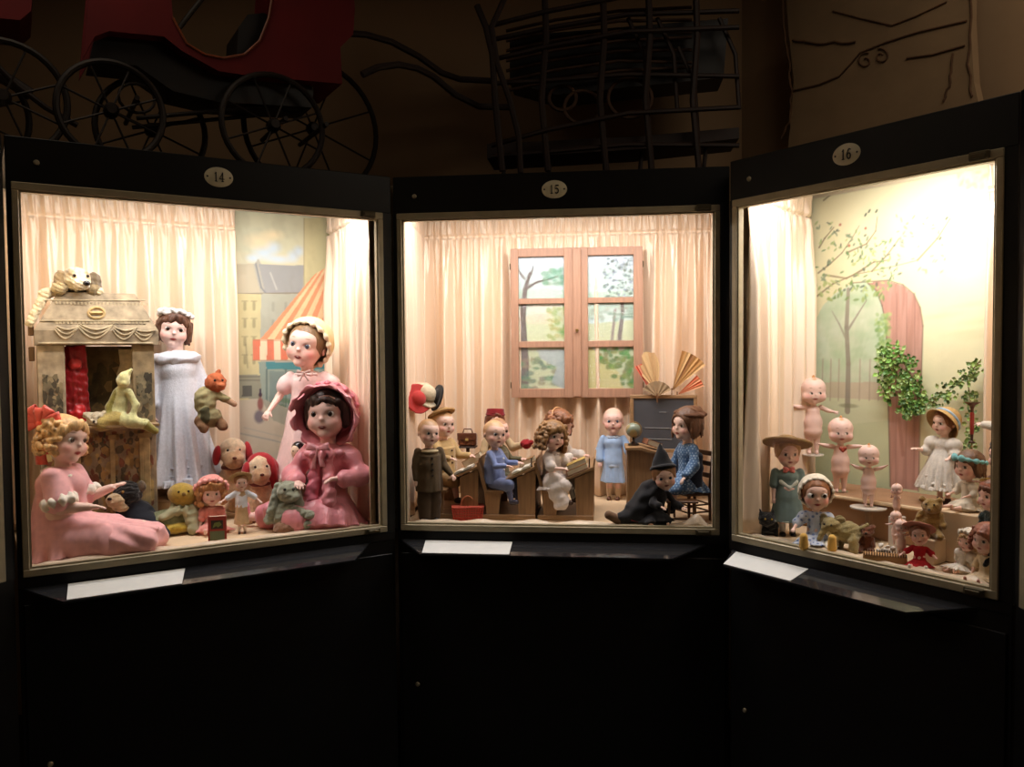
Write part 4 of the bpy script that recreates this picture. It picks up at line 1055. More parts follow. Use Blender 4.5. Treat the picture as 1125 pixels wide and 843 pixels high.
mx_ = [g((150, 120, 70)), g((110, 90, 58)), g((186, 160, 104)), g((96, 86, 64)), g((170, 138, 86)), g((130, 80, 56))]
blotches('printed_scene', u0 + .01, u1 - .01, FL + .02, zs - .02, 420, mx_, 3)
mb = MB()
for x, w_ in ((u0 + .10, .02), (u0 + .20, .014), (u0 + .285, .012), (u1 - .03, .02)):
    mb.box((x - w_ / 2, vF - .006, FL + .03), (x + w_ / 2, vF - .0015, zs - .03), g((184, 160, 112)), bev=.001)
    mb.box((x - w_ * .8, vF - .008, zs - .045), (x + w_ * .8, vF - .0015, zs - .03), g((170, 146, 100)), bev=.001)
mb.build('printed_column', PRT, TH)
# mansard top
r0, r1 = tq(64, 322)[0], tq(150, 322)[0]; c0, c1 = tq(38, 379)[0], tq(174, 379)[0]; vt = vF + .04; ch = .022
mb = MB(); mb.col = g((158, 140, 112))
zc2 = zc + .045
vs = [(c0, vF - .012, zc), (c1, vF - .012, zc), (c1, vB + .01, zc), (c0, vB + .01, zc), (c0, vF - .012, zc2), (c1, vF - .012, zc2), (c1, vB + .01, zc2), (c0, vB + .01, zc2), (r0, vt, zr), (r1, vt, zr), (r1, vB - .02, zr), (r0, vB - .02, zr)]
mb.add(vs, [(0, 1, 2, 3), (0, 4, 5, 1), (1, 5, 6, 2), (2, 6, 7, 3), (3, 7, 4, 0), (4, 8, 9, 5), (5, 9, 10, 6), (6, 10, 11, 7), (7, 11, 8, 4), (8, 9, 10, 11)])
roof = mb.build('roof', PRT, TH)
# swags, beading and rosette printed in relief on the sloping front
def onroof(px, py):
    # point on the sloping front face seen at a photo point
    best = None
    for v in np.linspace(vF - .014, vt, 24):
        q = loc(14, px, py, v=v); zz = zc2 + (zr - zc2) * (v - (vF - .012)) / (vt - vF + .012) if v > vF - .012 else zc2
        e = abs(q[2] - zz) if q[2] >= zc2 else (0 if v < vF - .011 else 9)
        if q[2] < zc2: q = loc(14, px, py, v=vF - .013); return q
        if best is None or e < best[0]: best = (e, q)
    return best[1] + V3(0, -.002, 0)
mb = MB(); mb.col = g((190, 172, 138))
for (xa, xb, y, d) in ((60, 84, 362, 10), (86, 122, 360, 12), (124, 148, 363, 10), (148, 168, 366, 8)):
    for k in range(3): mb.tube([onroof(xa + (xb - xa) * t + k * 1.2, y + (d - 3.4 * k) * math.sin(pi * t) - k * 1.5) for t in np.linspace(0, 1, 9)], .0026, 5)
for k in range(26): p_ = onroof(62 + k * 4.0, 333 + .08 * k); mb.box(p_ - V3(.003, .001, .004), p_ + V3(.003, .002, .005))
for k in range(24): p_ = onroof(62 + k * 4.2, 355); mb.box(p_ - V3(.0035, .001, .003), p_ + V3(.0035, .002, .004))
mb.tube([onroof(x, 330) for x in range(52, 162, 6)], .0022, 5); mb.tube([onroof(x, 352.5) for x in range(44, 170, 6)], .0022, 5); mb.tube([onroof(x, 377) for x in range(42, 172, 6)], .003, 5)
mb.build('printed_swags', PRT, roof, smooth=True)
mb = MB(); mb.col = g((188, 158, 106)); p_ = onroof(106, 345)
mb.tube([onroof(106 + 9 * cos(a), 344 + 6 * sin(a)) for a in np.linspace(0, 2 * pi, 16, endpoint=False)], .004, 6, closed=True); mb.tube([onroof(99, 344), onroof(113, 344)], .006, 6); mb.build('printed_rosette', PRT, roof, smooth=True)
for k, z in enumerate((zc + .03, zc - .05)): MB().box((c0 - .016, vF + .06, z), (c0 + .0, vF + .10, z + .045), g((120, 90, 58)), bev=.002).build('roof_bracket', WOOD, TH)
# stage interior: painted back, red drape, wing
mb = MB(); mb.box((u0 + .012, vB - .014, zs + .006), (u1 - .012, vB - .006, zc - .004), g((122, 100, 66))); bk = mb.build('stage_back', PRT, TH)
blotches('painted_trees', u0 + .06, pil0 + .01, zs + .02, zc - .02, 50, [g((96, 84, 54)), g((150, 128, 86)), g((128, 104, 60)), g((84, 70, 46))], 6, y=vB - .016, parent=bk, r=(.01, .03))
S = Sculpt(.0022); x_ = tq(82, 420)[0]
for k in range(5):
    xx = x_ - .022 + k * .012; S.rev((xx, vF + .045, zc - .004), (xx + .003, vF + .045, zs + .02), .011, .013, g((150, 14, 22)), .006, 5, .12, 1, k)
S.ell((x_ + .004, vF + .034, zc - .06), (.018, .012, .014), g((214, 60, 60)), .01).ell((x_ + .012, vF + .03, zs + .035), (.022, .014, .03), g((190, 16, 24)), .01)
S.disp = noise_disp(160, .002, 3); S.build('stage_curtain', SATIN, TH)
mb = MB(); q = [tq(130, 384, vF + .06), tq(148, 384, vF + .06), tq(148, 460, vF + .06), tq(136, 460, vF + .06), tq(139, 435, vF + .06), tq(128, 412, vF + .06), tq(132, 400, vF + .06)]; mb.prism(q, vF + .058, vF + .062, g((214, 190, 150))); mb.build('stage_wing', PRT, TH)

# ---- plush spaniel on the roof
D_, s = toy('plush_dog', 'cream plush dog with brown drooping ears lying on the theatre roof', 'plush dog', 14, 84, 322, v=vF + .045, yaw=12)
cr_, br_ = g((228, 208, 164)), g((150, 122, 78))
S = Sculpt(.0021).frame(sc=s); S.ell((0, 0, 15), (15, 13, 13), cr_, 3).ell((3, -12, 9), (8, 8, 6.5), g((236, 220, 186)), 4).ell((10, 24, 8), (18, 22, 9), cr_, 6)
S.cap((-6, 12, 6), (-30, 4, -2), 6, 5, cr_, 5).cap((-30, 4, -2), (-46, -2, -34), 5, 4.5, cr_, 4).cap((16, 8, 2), (22, -4, 2), 5, 4.5, cr_, 4)
S.paint((-9, -6, 21), (8, 10, 7), br_, .5, .9); S.paint((12, -6, 21), (7, 10, 7), br_, .5, .8); S.disp = noise_disp(220, .0014, 1); S.build('body', PLUSH, D_)
for x in (-1, 1):
    S = Sculpt(.0021).frame(sc=s); S.ell((x * 15 + (0 if x < 0 else 3), -1, 12), (7.5, 5, 12), g((150, 124, 84)) if x < 0 else g((110, 92, 66)), 3).ell((x * 17, -2, 4), (8, 6, 7), g((190, 166, 118)) if x < 0 else g((150, 128, 90)), 3); S.disp = noise_disp(220, .0015, 2 + x); S.build('ear', PLUSH, D_)
Sculpt(.0015).frame(sc=s).ell((6, -20, 9.5), (3.6, 2.6, 3), (.01, .008, .008), 1).build('nose', GLOSS, D_)
for x in (-4, 9): Sculpt(.0015).frame(sc=s).ell((x, -12.2, 18), (1.8, 1.5, 1.8), (.02, .01, .008), 1).build('eye', GLOSS, D_)

# ---- yellow velvet figure and small bear head on the stage shelf
D_, s = toy('velvet_puppet', 'yellow-green velvet puppet slumped on the theatre stage shelf', 'puppet', 14, 137, 469, v=vF - .03, yaw=-10)
ye = g((204, 200, 142)); yd = g((150, 140, 66)); S = Sculpt(.0022).frame(sc=s)
S.cap((-8, 2, 10), (-2, 2, 38), 9, 7, ye, 5).ell((0, -2, 51), (7, 7.5, 8.5), g((222, 214, 150)), 3).ell((1, -8, 48), (3, 3, 3), g((216, 208, 140)), 2).cap((5, 0, 38), (13, -3, 24), 4, 3.4, ye, 2).cap((13, -3, 24), (8, -6, 10), 3.4, 3.4, ye, 2).cap((-8, 0, 37), (-15, -3, 22), 4, 3.4, yd, 2).cap((-15, -3, 22), (-14, -6, 8), 3.4, 3.2, yd, 2)
S.cap((-8, -4, 8), (-22, -10, 4), 9, 8, g((176, 154, 86)), 5).cap((0, -4, 7), (22, -10, 3), 8, 5, ye, 4).cap((22, -10, 3), (32, -8, -5), 5, 4, yd, 3); S.cap((2, 1, 56), (8, 2, 62), 4.5, 2.2, g((214, 206, 140)), 3)
S.disp = noise_disp(90, .0012, 1); S.build('body', PLUSH, D_)
D_, s = toy('bear_head', 'small pale plush bear head lying at the left of the stage shelf', 'plush bear', 14, 106, 470, v=vF - .03)
S = Sculpt(.002).frame(sc=s); w_ = g((196, 180, 150)); S.ell((0, 0, 9), (10, 9, 8.5), w_, 2).ell((-2, -8, 6.5), (4.5, 4, 3.6), w_, 2).ell((-9, 1, 14), 4, w_, 2).ell((8, 1, 14), 4, w_, 2).cap((-8, 0, 3), (-22, -2, 2), 3.5, 3, g((150, 132, 100)), 2)
S.disp = noise_disp(260, .0015, 1); S.build('body', PLUSH, D_); Sculpt(.0015).frame(sc=s).ell((-2.5, -12, 7.5), 1.6, (.02, .015, .01), 1).ell((-5, -7.5, 10.5), 1, (.02, .015, .01), 1).ell((2, -8, 10.5), 1, (.02, .015, .01), 1).build('face_stitching', GLOSS, D_)

# ---- big sitting doll with the coral bow
vG = .20; P, s, a = spot(14, 66, 600, v=vG); P = WD(14, (loc(14, 66, 600, v=vG)[0], vG, FL))
d = Doll('porcelain_doll', 'large blonde doll in pink dress with a big coral hair bow, seated in profile', P, a + radians(66), sit_h(.400, .245), hf=.245, sit=True, chub=1.5,
         legs=((-.10, -1, -.03), (0, -1, -.04), (.10, -1, -.03), (0, -1, -.04)), arms=((-.12, -.30, -.95), (.05, -1, .0), (.0, -.40, -.9), (.1, -1, .40)), head=(-22, 4, 6), skin=g((232, 186, 162)), lean=(4, 0))
d.body(eyecol=g('#5a4a3a'), hands=(.3, .15), cheeks=1.2); d.hair(g('#d9ae74'), 'curly', seed=3, length=.30, curl=.042, vol=.93)
pk = g((230, 170, 168)); B = d.B
d.dress(pk, hem=1.25, hemr=.27, folds=13, amp=.10, sleeve=.75, sl_r=1.7, puff=.065, name='dress')
S = Sculpt(.003); S.cap(d.knee[0], d.ankle[0] + V3(0, -.04, 0), .05, .042, pk, .03).cap(d.knee[1], d.ankle[1] + V3(0, -.04, 0), .05, .042, pk, .03); S.rev((0, -.12, .06), (0, -.27, .03), .07, .056, pk, .03, 7, .16, 1, 1, .6); S.box((0, 0, -.5), (1, 1, .497), 0, None, .001, sub=True); S.disp = noise_disp(60, .004, 1); S.build('skirt_front', CLOTH, d.root)
T = Sculpt(.0022).frame(d.T, d.hip); T.ell((0, 0, (d.up - .035) * B), (.15 * B, .125 * B, .03 * B), g((232, 222, 204)), .01, R=rotm(.1)); T.disp = noise_disp(120, .0022, 2); T.build('collar', LACE, d.root)
for i in (0, 1):
    T = Sculpt(.0022); m_ = d.shj[i] + (d.elb[i] - d.shj[i]) * .8; T.tor(m_, .034, .014, g((232, 222, 204)), R=align(d.ua[i]), wob=(9, .3)); T.disp = noise_disp(150, .002, i); T.build('sleeve_frill', LACE, d.root)
co = g((232, 92, 74))
ribbon_bow('hair_bow', d.HR @ rotm(radians(10), 0, radians(-72)), d.hc + d.HR @ (V3(-.34, .30, .30) * d.hh), d.hh * 1.0, co,
           [(20, .42, .13, .12), (160, .44, .14, .12), (60, .36, .12, .10), (125, .36, .12, .10), (-20, .36, .12, .11), (200, .38, .12, .11), (90, .30, .10, .13)],
           [(((0, .03, 0), (-.06, .06, -.4), (.04, .03, -.85)), .12), (((0, .03, 0), (.10, .06, -.3), (.16, .0, -.62)), .10)], d.root)

# ---- black toy cat-like figure in navy
D_, s = toy('plush_monkey', 'black plush monkey with beige muzzle and navy suit beside the theatre', 'plush monkey', 14, 150, 590, w=FL, yaw=-30)
bk_, nv = g((22, 18, 16)), g((20, 24, 34)); S = Sculpt(.0022).frame(sc=s)
S.ell((-4, 10, 18), (20, 20, 20), nv, 6).cap((10, 4, 14), (34, -4, 5), 12, 6, nv, 6).cap((-12, 0, 14), (-28, -12, 6), 9, 6, nv, 5).cap((-14, 2, 24), (-24, -10, 18), 6, 5, nv, 4).ell((-10, 4, 34), (14, 12, 10), nv, 5)
S.disp = noise_disp(90, .0022, 2); S.build('suit', CLOTH, D_)
S = Sculpt(.0022).frame(sc=s); S.ell((-12, 2, 47), (17, 15, 14.5), bk_, 3); S.disp = noise_disp(250, .0018, 2); S.build('head', PLUSH, D_)
for x in (-28, 5): Sculpt(.002).frame(sc=s).ell((x, 4, 55 if x > 0 else 52), (5, 3, 6.5), g((120, 104, 84)), 1).build('ear', PLUSH, D_)
S = Sculpt(.002).frame(sc=s); mz = g((214, 186, 144)); S.ell((-16, -12, 42), (10, 8, 8), mz, 3).ell((-12, -8, 34), (8, 7, 5), mz, 4); S.disp = noise_disp(220, .0012, 2); S.build('muzzle', PLUSH, D_)
Sculpt(.0016).frame(sc=s).ell((-18, -19.5, 45), (2.6, 1.6, 1.8), (.02, .01, .01), 1).build('nose', GLOSS, D_)
for x in (-21, -8): Sculpt(.0016).frame(sc=s).ell((x, -10.5, 51), 2, g((150, 110, 50)), 1).build('eye', GLOSS, D_)
Sculpt(.002).frame(sc=s).cap((-24, -12, 20), (-27, -15, 17), 4.5, 4, mz, 2).build('paw', PLUSH, D_)
Sculpt(.002).frame(sc=s).cap((-30, -14, 7), (-36, -18, 5), 5.5, 5, bk_, 2).build('foot', PLUSH, D_)

# ---- velvet duck
D_, s = toy('velvet_duck', 'stuffed velvet duck with round ochre head and grey-green ruff', 'stuffed duck', 14, 193, 586, w=FL + .002)
S = Sculpt(.0022).frame(sc=s); S.ell((-8, 4, 14), (27, 16, 12), g((138, 142, 100)), 4, R=rotm(0, radians(-6), 0)).cap((-30, 4, 14), (-41, 4, 15), 7, 4, g((138, 142, 100)), 4).ell((-4, -2, 7), (26, 15, 7), g((196, 166, 60)), 2); S.disp = noise_disp(100, .0014, 2); S.build('body', PLUSH, D_)
S = Sculpt(.0022).frame(sc=s); S.ell((8, 0, 42), (15.5, 13, 13), g((182, 150, 60)), 3, R=rotm(0, .3, 0)).ell((9, -11, 44), (2.2, 3, 2.2), g((120, 88, 34)), 2).cap((10, 0, 34), (8, 2, 20), 8, 10, g((150, 150, 110)), 3); S.build('head', PLUSH, D_)
S = Sculpt(.0022).frame(sc=s); gr = g((164, 160, 124)); S.tor((9, 0, 27), 9, 5, gr, R=rotm(.2, .1), wob=(9, .4)).cap((14, -6, 24), (18, -14, 5), 6, 6, gr, 4).cap((20, -4, 22), (26, -6, 2), 6, 5, gr, 4).cap((0, -8, 26), (-12, -12, 21), 5, 4, gr, 3); S.disp = noise_disp(120, .002, 2); S.build('ruff', CLOTH, D_)
for x in (4, 14): Sculpt(.0014).frame(sc=s).ell((x, -11.5, 47), 1.3, (.02, .015, .01), 1).build('eye', GLOSS, D_)

# ---- tall doll in white
vW = .545; P, s, a = spot(14, 199, 545, v=vW); bz = loc(14, 199, 545, v=vW)[2]
st = thing('pedestal', 'round cloth-covered pedestal under the tall white-dressed doll', 'pedestal', WD(14, (loc(14, 199, 545, v=vW)[0], vW, FL)), 0)
MB().lathe([(.085, 0), (.085, bz - FL - .008), (.078, bz - FL - .002), (0, bz - FL - .002)], n=32).build('drum', FLOORC, st, smooth=True)
Hh = (545 - 340) * s
d = Doll('porcelain_doll', 'tall brown-haired doll in long white lace dress behind the theatre', P, a + radians(18), Hh * 1.0, hf=.20, head=(-16, 6, 8), arms=((-.25, .05, -1), (-.1, -.3, -1), (.30, .0, -1), (.25, -.55, -1)), skin=g((238, 196, 182)), lean=(0, -2), shw=.115)
d.body(eyecol=g('#3a2c22'), hands=(.6, .6), mouth='smile'); d.hair(g('#5a3826'), 'bob', seed=5, length=.34, vol=.98)
wh_ = g((216, 218, 226)); d.dress(wh_, hem=.10, hemr=.235, folds=11, amp=.15, sleeve=1, forearm=.55, sl_r=1.45, trim=wh_, m=LACE, waist=.55, pw=.8, name='lace_dress')
T = Sculpt(.0024).frame(d.T, d.hip); T.ell((0, 0, (d.up - .05) * d.B), (.165 * d.B, .12 * d.B, .055 * d.B), wh_, .01); T.disp = noise_disp(110, .002, 2); T.build('collar', LACE, d.root)
S = Sculpt(.0026).frame(d.T, d.hip); hb = (.10 * d.B - d.hipz)
for k, f in enumerate((.05, .10, .15)): S.rev((0, 0, hb + (f + .012) * d.B), (0, 0, hb + f * d.B), (.228 - f * .26) * d.B * 1.0, (.236 - f * .26) * d.B * 1.02, wh_, .002, 11, .15, .8, 0, .85)
S.disp = noise_disp(90, .0015, 2); S.build('lace_tucks', LACE, d.root)
S = d.H_(); rs = random.Random(3)
for k in range(34):
    aa = rs.uniform(-.2, pi + .2); S.ell((.40 * cos(aa), .02 - .22 * sin(aa), .36 + .12 * sin(aa) + rs.uniform(-.04, .05)), (.07, .06, .06), g((238, 238, 234)), .02)
S.disp = noise_disp(140, .0016, 3); S.build('flower_garland', LACE, d.root)

# ---- small orange-headed figure held at her side
D_, s = toy('dressed_toy', 'toy with orange felt head and greenish suit, beside the white dress', 'felt toy', 14, 228, 470, v=.41, yaw=15)
S = Sculpt(.0022).frame(sc=s); go = g((156, 146, 104)); S.ell((-2, 0, 30), (12, 10, 15), go, 4).ell((2, -2, 12), (13, 10, 11), g((132, 122, 86)), 5).cap((6, -2, 38), (20, -6, 30), 5, 4, go, 3).cap((-8, -2, 8), (-6, -8, 0), 6, 5, g((126, 92, 64)), 3).cap((10, -4, 8), (14, -8, 2), 6, 5.5, g((126, 92, 64)), 3).ell((-4, -8, 14), (5, 5, 9), g((70, 66, 40)), 2)
S.disp = noise_disp(110, .002, 2); S.build('suit', KNIT, D_)
S = Sculpt(.002).frame(sc=s); S.ell((9, -2, 49), (11.5, 10, 11), g((178, 94, 56)), 3).ell((12, -10, 46), (5, 4, 4), g((196, 112, 70)), 2).cap((12, 0, 59), (14, 0, 62), 3, 2, g((160, 80, 44)), 1); S.disp = noise_disp(180, .0012, 1); S.build('head', KNIT, D_)
for x in (6, 14): Sculpt(.0014).frame(sc=s).ell((x, -11, 52), 1.4, (.02, .01, .01), 1).build('eye', GLOSS, D_)
Sculpt(.002).frame(sc=s).cap((20, -6, 30), (27, -9, 25), 3.5, 3, g((176, 140, 110)), 2).build('paw', KNIT, D_)
MB().frame(t=(2 * s, 2 * s, 0)).tube([(0, 0, 0), (0, 0, -(loc(14, 228, 470, v=.41)[2] - FL) + .004)], .004, 8, g((190, 180, 160))).lathe([(.03, -(loc(14, 228, 470, v=.41)[2] - FL) + .001), (.03, -(loc(14, 228, 470, v=.41)[2] - FL) + .005), (0, -(loc(14, 228, 470, v=.41)[2] - FL) + .006)], n=20, col=g((190, 180, 160))).build('display_stand', ACRYL, D_)

# ---- two tan plush dogs with red felt ears
def red_dog(px, py, v, label, k=1., yaw=0, hat=False, hz=64, hw=15):
    D_, s = toy('plush_dog', label, 'plush dog', 14, px, py, v=v, yaw=yaw); s *= k; tn = g((206, 164, 124)); rd = g((160, 26, 34))
    S = Sculpt(.0023).frame(sc=s); S.ell((0, 6, 22), (21, 18, 24), tn, 6).cap((-12, -4, 16), (-16, -14, 5), 9, 7, tn, 5).cap((13, -4, 16), (17, -14, 5), 9, 7, tn, 5).cap((0, 2, 42), (0, 0, 54), 13, 10, tn, 5)
    S.disp = noise_disp(70, .0018, 1); S.build('body', PLUSH, D_)
    S = Sculpt(.0022).frame(sc=s); ct = g((228, 198, 162)); S.ell((0, -2, hz + 2), (hw, 13, 15), ct, 4).ell((0, -11, hz - 6), (hw * .72, 9, 10), tn, 5); S.paint((4, -12, hz + 4), (5, 8, 7), g((210, 150, 110)), .7, .6); S.disp = noise_disp(90, .001, 2); S.build('head', PLUSH, D_)
    Sculpt(.0016).frame(sc=s).ell((0, -20.5, hz - 3), (2.4, 1.6, 1.6), g((90, 40, 30)), 1).build('nose', GLOSS, D_)
    for x in (-6, 6): Sculpt(.0015).frame(sc=s).ell((x, -13.4, hz + 5), 1.5, (.02, .01, .01), 1).build('eye', GLOSS, D_)
    for x in (-1, 1):
        S = Sculpt(.0022).frame(sc=s); S.ell((x * (hw + 1.5), -3, hz - 1), (4.5, 8, 14 if x > 0 else 11), rd, 3, R=rotm(0, x * -.15, 0)); S.build('ear', CLOTH, D_)
    if hat:
        S = Sculpt(.0022).frame(sc=s); S.ell((2, 2, hz + 6), (hw + 2, 14, 13), rd, 3).ell((-3, -13, hz + 2), (9, 9, 10), None, 2, sub=True); S.cap((12, 0, hz + 2), (16, 0, hz - 26), 9, 4, rd, 4); S.build('hood', CLOTH, D_)
    S = Sculpt(.002).frame(sc=s).tor((0, 0, hz - 15), 10, 2.4, g((110, 50, 40)), ez=1); S.build('collar', CLOTH, D_)
    return D_
red_dog(257, 562, .46, 'tan plush dog with long red ears, sitting tallest behind the small dolls', yaw=5)
red_dog(286, 572, .36, 'tan plush dog in a red hood, sitting right of the red-eared dog', yaw=8, hat=True, hz=56, hw=13)
S_, s = toy('pedestal', 'low round pale drum standing under the doll in the cream bonnet', 'pedestal', 14, 336, 528, v=.36)
# ---- tall doll in cream bonnet
vC = .36; bz = loc(14, 340, 530, v=vC)[2]; P, s, a = spot(14, 340, 530, v=vC); S_.location = WD(14, (loc(14, 340, 530, v=vC)[0], vC, FL + .001))
MB().lathe([(.09, 0), (.09, bz - FL - .012), (.094, bz - FL - .010), (.094, bz - FL - .003), (0, bz - FL - .003)], n=36, col=g((196, 178, 148))).build('drum', CLOTH, S_, smooth=True)
d = Doll('porcelain_doll', 'tall baby-faced doll in cream bonnet and pale pink dress by the awning', P, a - radians(12), 178 * s, hf=.29, head=(-12, 2, 12), arms=((-.55, -.2, -1), (-.35, -.7, -.7), (.85, -.1, -.9), (.05, -.25, -1)), skin=g((240, 190, 170)), chub=1.1, shw=.14)
d.body(eyecol=g('#5a6272'), mouth='open', hands=(.8, .4), cheeks=1.5, brow=g('#b08a68')); d.hair(g('#8a6a48'), 'short', seed=2, vol=.97, fr=(.31, .34, .42))
pp = g((240, 208, 202)); d.dress(pp, hem=.06, hemr=.29, folds=11, amp=.07, sleeve=.55, sl_r=1.7, puff=.07, waist=.8, pw=1., trim=g((240, 220, 214)), collar=g((240, 220, 214)))
d.bonnet(g((236, 214, 158)), g((238, 226, 190)), n=(.0, 1, .38), off=-.09, r=.53, frill_r=.045)
ribbon_bow('neck_ribbon', np.eye(3), d.neckb + d.T @ V3(0, -.062, -.006), d.hh * .42, g((200, 172, 160)), [(14, .34, .08, .08), (166, .34, .08, .08)], [(((0, 0, 0), (-.1, -.03, -.2), (-.2, 0, -.42)), .05), (((0, 0, 0), (.1, -.03, -.2), (.24, 0, -.40)), .05)], d.root)

# ---- seated doll in bright pink with brim bonnet
vK = .165; P, s, a = spot(14, 362, 575, v=vK); P = WD(14, (loc(14, 362, 575, v=vK)[0], vK, FL))
hs = 146 * s
d = Doll('porcelain_doll', 'dark-haired doll in rose pink dress and wide-brimmed pink bonnet, seated', P, a - radians(22), sit_h(hs * 1.03, .255), hf=.255, sit=True, chub=1.12, legs=((-.9, -.45, -.01), (-.8, -.15, -.02), (-.45, -.6, -.01), (-.95, -.1, -.02)),
         arms=((-.45, -.35, -.85), (.55, -.85, -.1), (.60, -.2, -.9), (-.75, -.8, .0)), head=(4, -2, -2), skin=g((234, 180, 164)))
d.body(eyecol=g('#33241c'), mouth='open', hands=(.6, .6), brow=g('#4a2a1c')); d.hair(g('#3a241a'), 'bob', seed=4, length=.16, vol=.93)
rp = g((226, 142, 150)); rd_ = g((206, 108, 122))
d.dress(rp, hem=1.25, hemr=.25, folds=15, amp=.09, sleeve=1, forearm=.7, sl_r=1.7, puff=.07, m=SATIN)
T = Sculpt(.0024).frame(d.T, d.hip); B = d.B; T.tor((0, -.01, (d.up - .06) * B), .10 * B, .045 * B, rp, ez=.6, wob=(13, .3)); T.cap((-.02, -.10 * B, (d.up - .1) * B), (-.03, -.15 * B, .12 * B), .03 * B, .045 * B, rd_, .01).cap((.02, -.10 * B, (d.up - .1) * B), (.035, -.16 * B, .10 * B), .03 * B, .045 * B, rp, .01); T.disp = noise_disp(90, .003, 2); T.build('collar_frill', SATIN, d.root)
S = d.H_(); S.shell((0, .10, .06), (.55, .55, .55), .03, rp, cut=((0, 1, .30), -.06)); nn = V3(0, 1, .30) / np.linalg.norm(V3(0, 1, .3)); c0_ = V3(0, .10, .06) - nn * .06
S.rev(c0_ + nn * .06, c0_ - nn * .34, .545, .66, rp, .02, 9, .05, 1., 1); S.rev(c0_ + nn * .0, c0_ - nn * .38, .50, .625, None, .01, sub=True)
S.disp = noise_disp(60, .003, 6); S.build('brim_bonnet', SATIN, d.root)
T = d.H_(); T.tor(c0_ + nn * .05, .555, .05, rd_, R=align(nn), wob=(19, .4)); T.disp = noise_disp(120, .002, 1); T.build('bonnet_frill', SATIN, d.root)
d.shoes(g((232, 150, 160)), m=SATIN)
ribbon_bow('neck_bow', np.eye(3), d.neckb + d.T @ V3(-.005, -.075, -.012), d.hh * .62, g((234, 160, 166)), [(12, .36, .12, .1), (168, .36, .12, .1)], [(((0, 0, 0), (-.12, -.05, -.3), (-.16, 0, -.62)), .08), (((0, 0, 0), (.10, -.05, -.3), (.14, 0, -.55)), .08)], d.root)

# ---- grey-green plush elephant-like rabbit, and small puppet on top
D_, s = toy('plush_rabbit', 'grey-green plush rabbit with drooping ears in front of the pink doll', 'plush rabbit', 14, 316, 584, w=FL, yaw=-5)
gg = g((156, 158, 136)); S = Sculpt(.0022).frame(sc=s); S.ell((-2, 4, 18), (17, 14, 17), gg, 5).ell((2, -2, 44), (13, 12, 12), gg, 4).ell((8, -10, 40), (6, 7, 5), gg, 4).cap((6, -6, 24), (26, -16, 20), 6, 4.5, gg, 4).cap((6, -2, 12), (22, -14, 10), 7, 5, gg, 4).cap((-12, 2, 30), (-20, -2, 14), 5, 5, gg, 4)
S.ell((0, -8, 6), (15, 10, 7), g((150, 110, 84)), 4); S.disp = noise_disp(140, .0018, 2); S.build('body', PLUSH, D_)
for x in (-1, 1):
    S = Sculpt(.0022).frame(sc=s); S.cap((x * 9, 1, 50), (x * 15 - 1, -2, 22), 4.6, 6, g((146, 150, 130)), 3); S.disp = noise_disp(140, .0015, 2); S.build('ear', PLUSH, D_)
for x in (-1, 8): Sculpt(.0015).frame(sc=s).ell((x, -12, 48), 1.8, (.01, .01, .01), 1).build('eye', GLOSS, D_)
D_, s = toy('small_doll', 'small wooden doll with black painted hair and mustard coat, behind the rabbit', 'doll', 14, 327, 540, v=.27, yaw=-20)
hz_ = loc(14, 327, 540, v=.27)[2] - FL
S = Sculpt(.0018).frame(sc=s); S.ell((0, 0, 44), (6.5, 6.5, 8.5), g((232, 206, 176)), 2).rev((0, 0, 34), (0, 0, 8), 5, 7, g((186, 140, 52)), 2, 5, .06).cap((-4, 0, 30), (-9, -3, 16), 2.6, 2.2, g((186, 140, 52)), 2).cap((4, 0, 30), (8, -3, 16), 2.6, 2.2, g((186, 140, 52)), 2).cap((-2, 0, 10), (-2, 0, -hz_ / s + 1), 2.4, 2.4, g((120, 90, 60)), 1).cap((2.4, 0, 10), (2.4, 0, -hz_ / s + 1), 2.4, 2.4, g((120, 90, 60)), 1)
S.paint((-2, -6, 45), 1.1, (.02, .01, .01), .3); S.paint((3, -6, 45), 1.1, (.02, .01, .01), .3); S.paint((.5, -6, 40.5), (2, 2, .8), LIP, .3); S.build('body', BISQUE, D_)
Sculpt(.0018).frame(sc=s).ell((1, 2, 47), (7.4, 7, 8), (.012, .01, .009), 1).ell((-1.5, -6, 43), (5, 6, 8), None, 1, sub=True).build('hair', GLOSS, D_)
S = Sculpt(.0024); P, s, a = spot(14, 284, 572, w=FL); D_ = thing('pink_cushion', 'small crumpled pink satin cushion between the straw-hat doll and rabbit', 'cushion', P, a); S.frame(sc=s).ell((0, 0, 8), (14, 12, 8), g((232, 164, 160)), 3).ell((8, -2, 9), (8, 8, 8), g((236, 176, 170)), 5); S.disp = noise_disp(90, .003, 5); S.build('cover', SATIN, D_)

# ---- small doll in pink with wide pink bonnet, seated
P, s, a = spot(14, 233, 576, v=.25); bz = loc(14, 233, 576, v=.25)[2]; P = WD(14, (loc(14, 233, 576, v=.25)[0], .25, FL))
d = Doll('small_doll', 'small curly doll in salmon pink frilled dress and bonnet, seated behind the book', P, a, sit_h(60 * s, .36), hf=.36, sit=True, chub=1.25, vox=.0018, head=(4, 8, 0))
d.body(eyecol=g('#3a3022'), painted_eyes=True); d.hair(g('#b07a48'), 'curly', seed=8, length=.42, curl=.07, vol=1.0); d.dress(g((228, 150, 138)), hem=.9, hemr=.40, folds=13, amp=.16, sleeve=1, sl_r=2.1, puff=.11, collar=g((236, 186, 170)))
d.bonnet(g((222, 146, 138)), g((230, 160, 150)), n=(0, .8, .7), off=.10, r=.56, frill_r=.085)
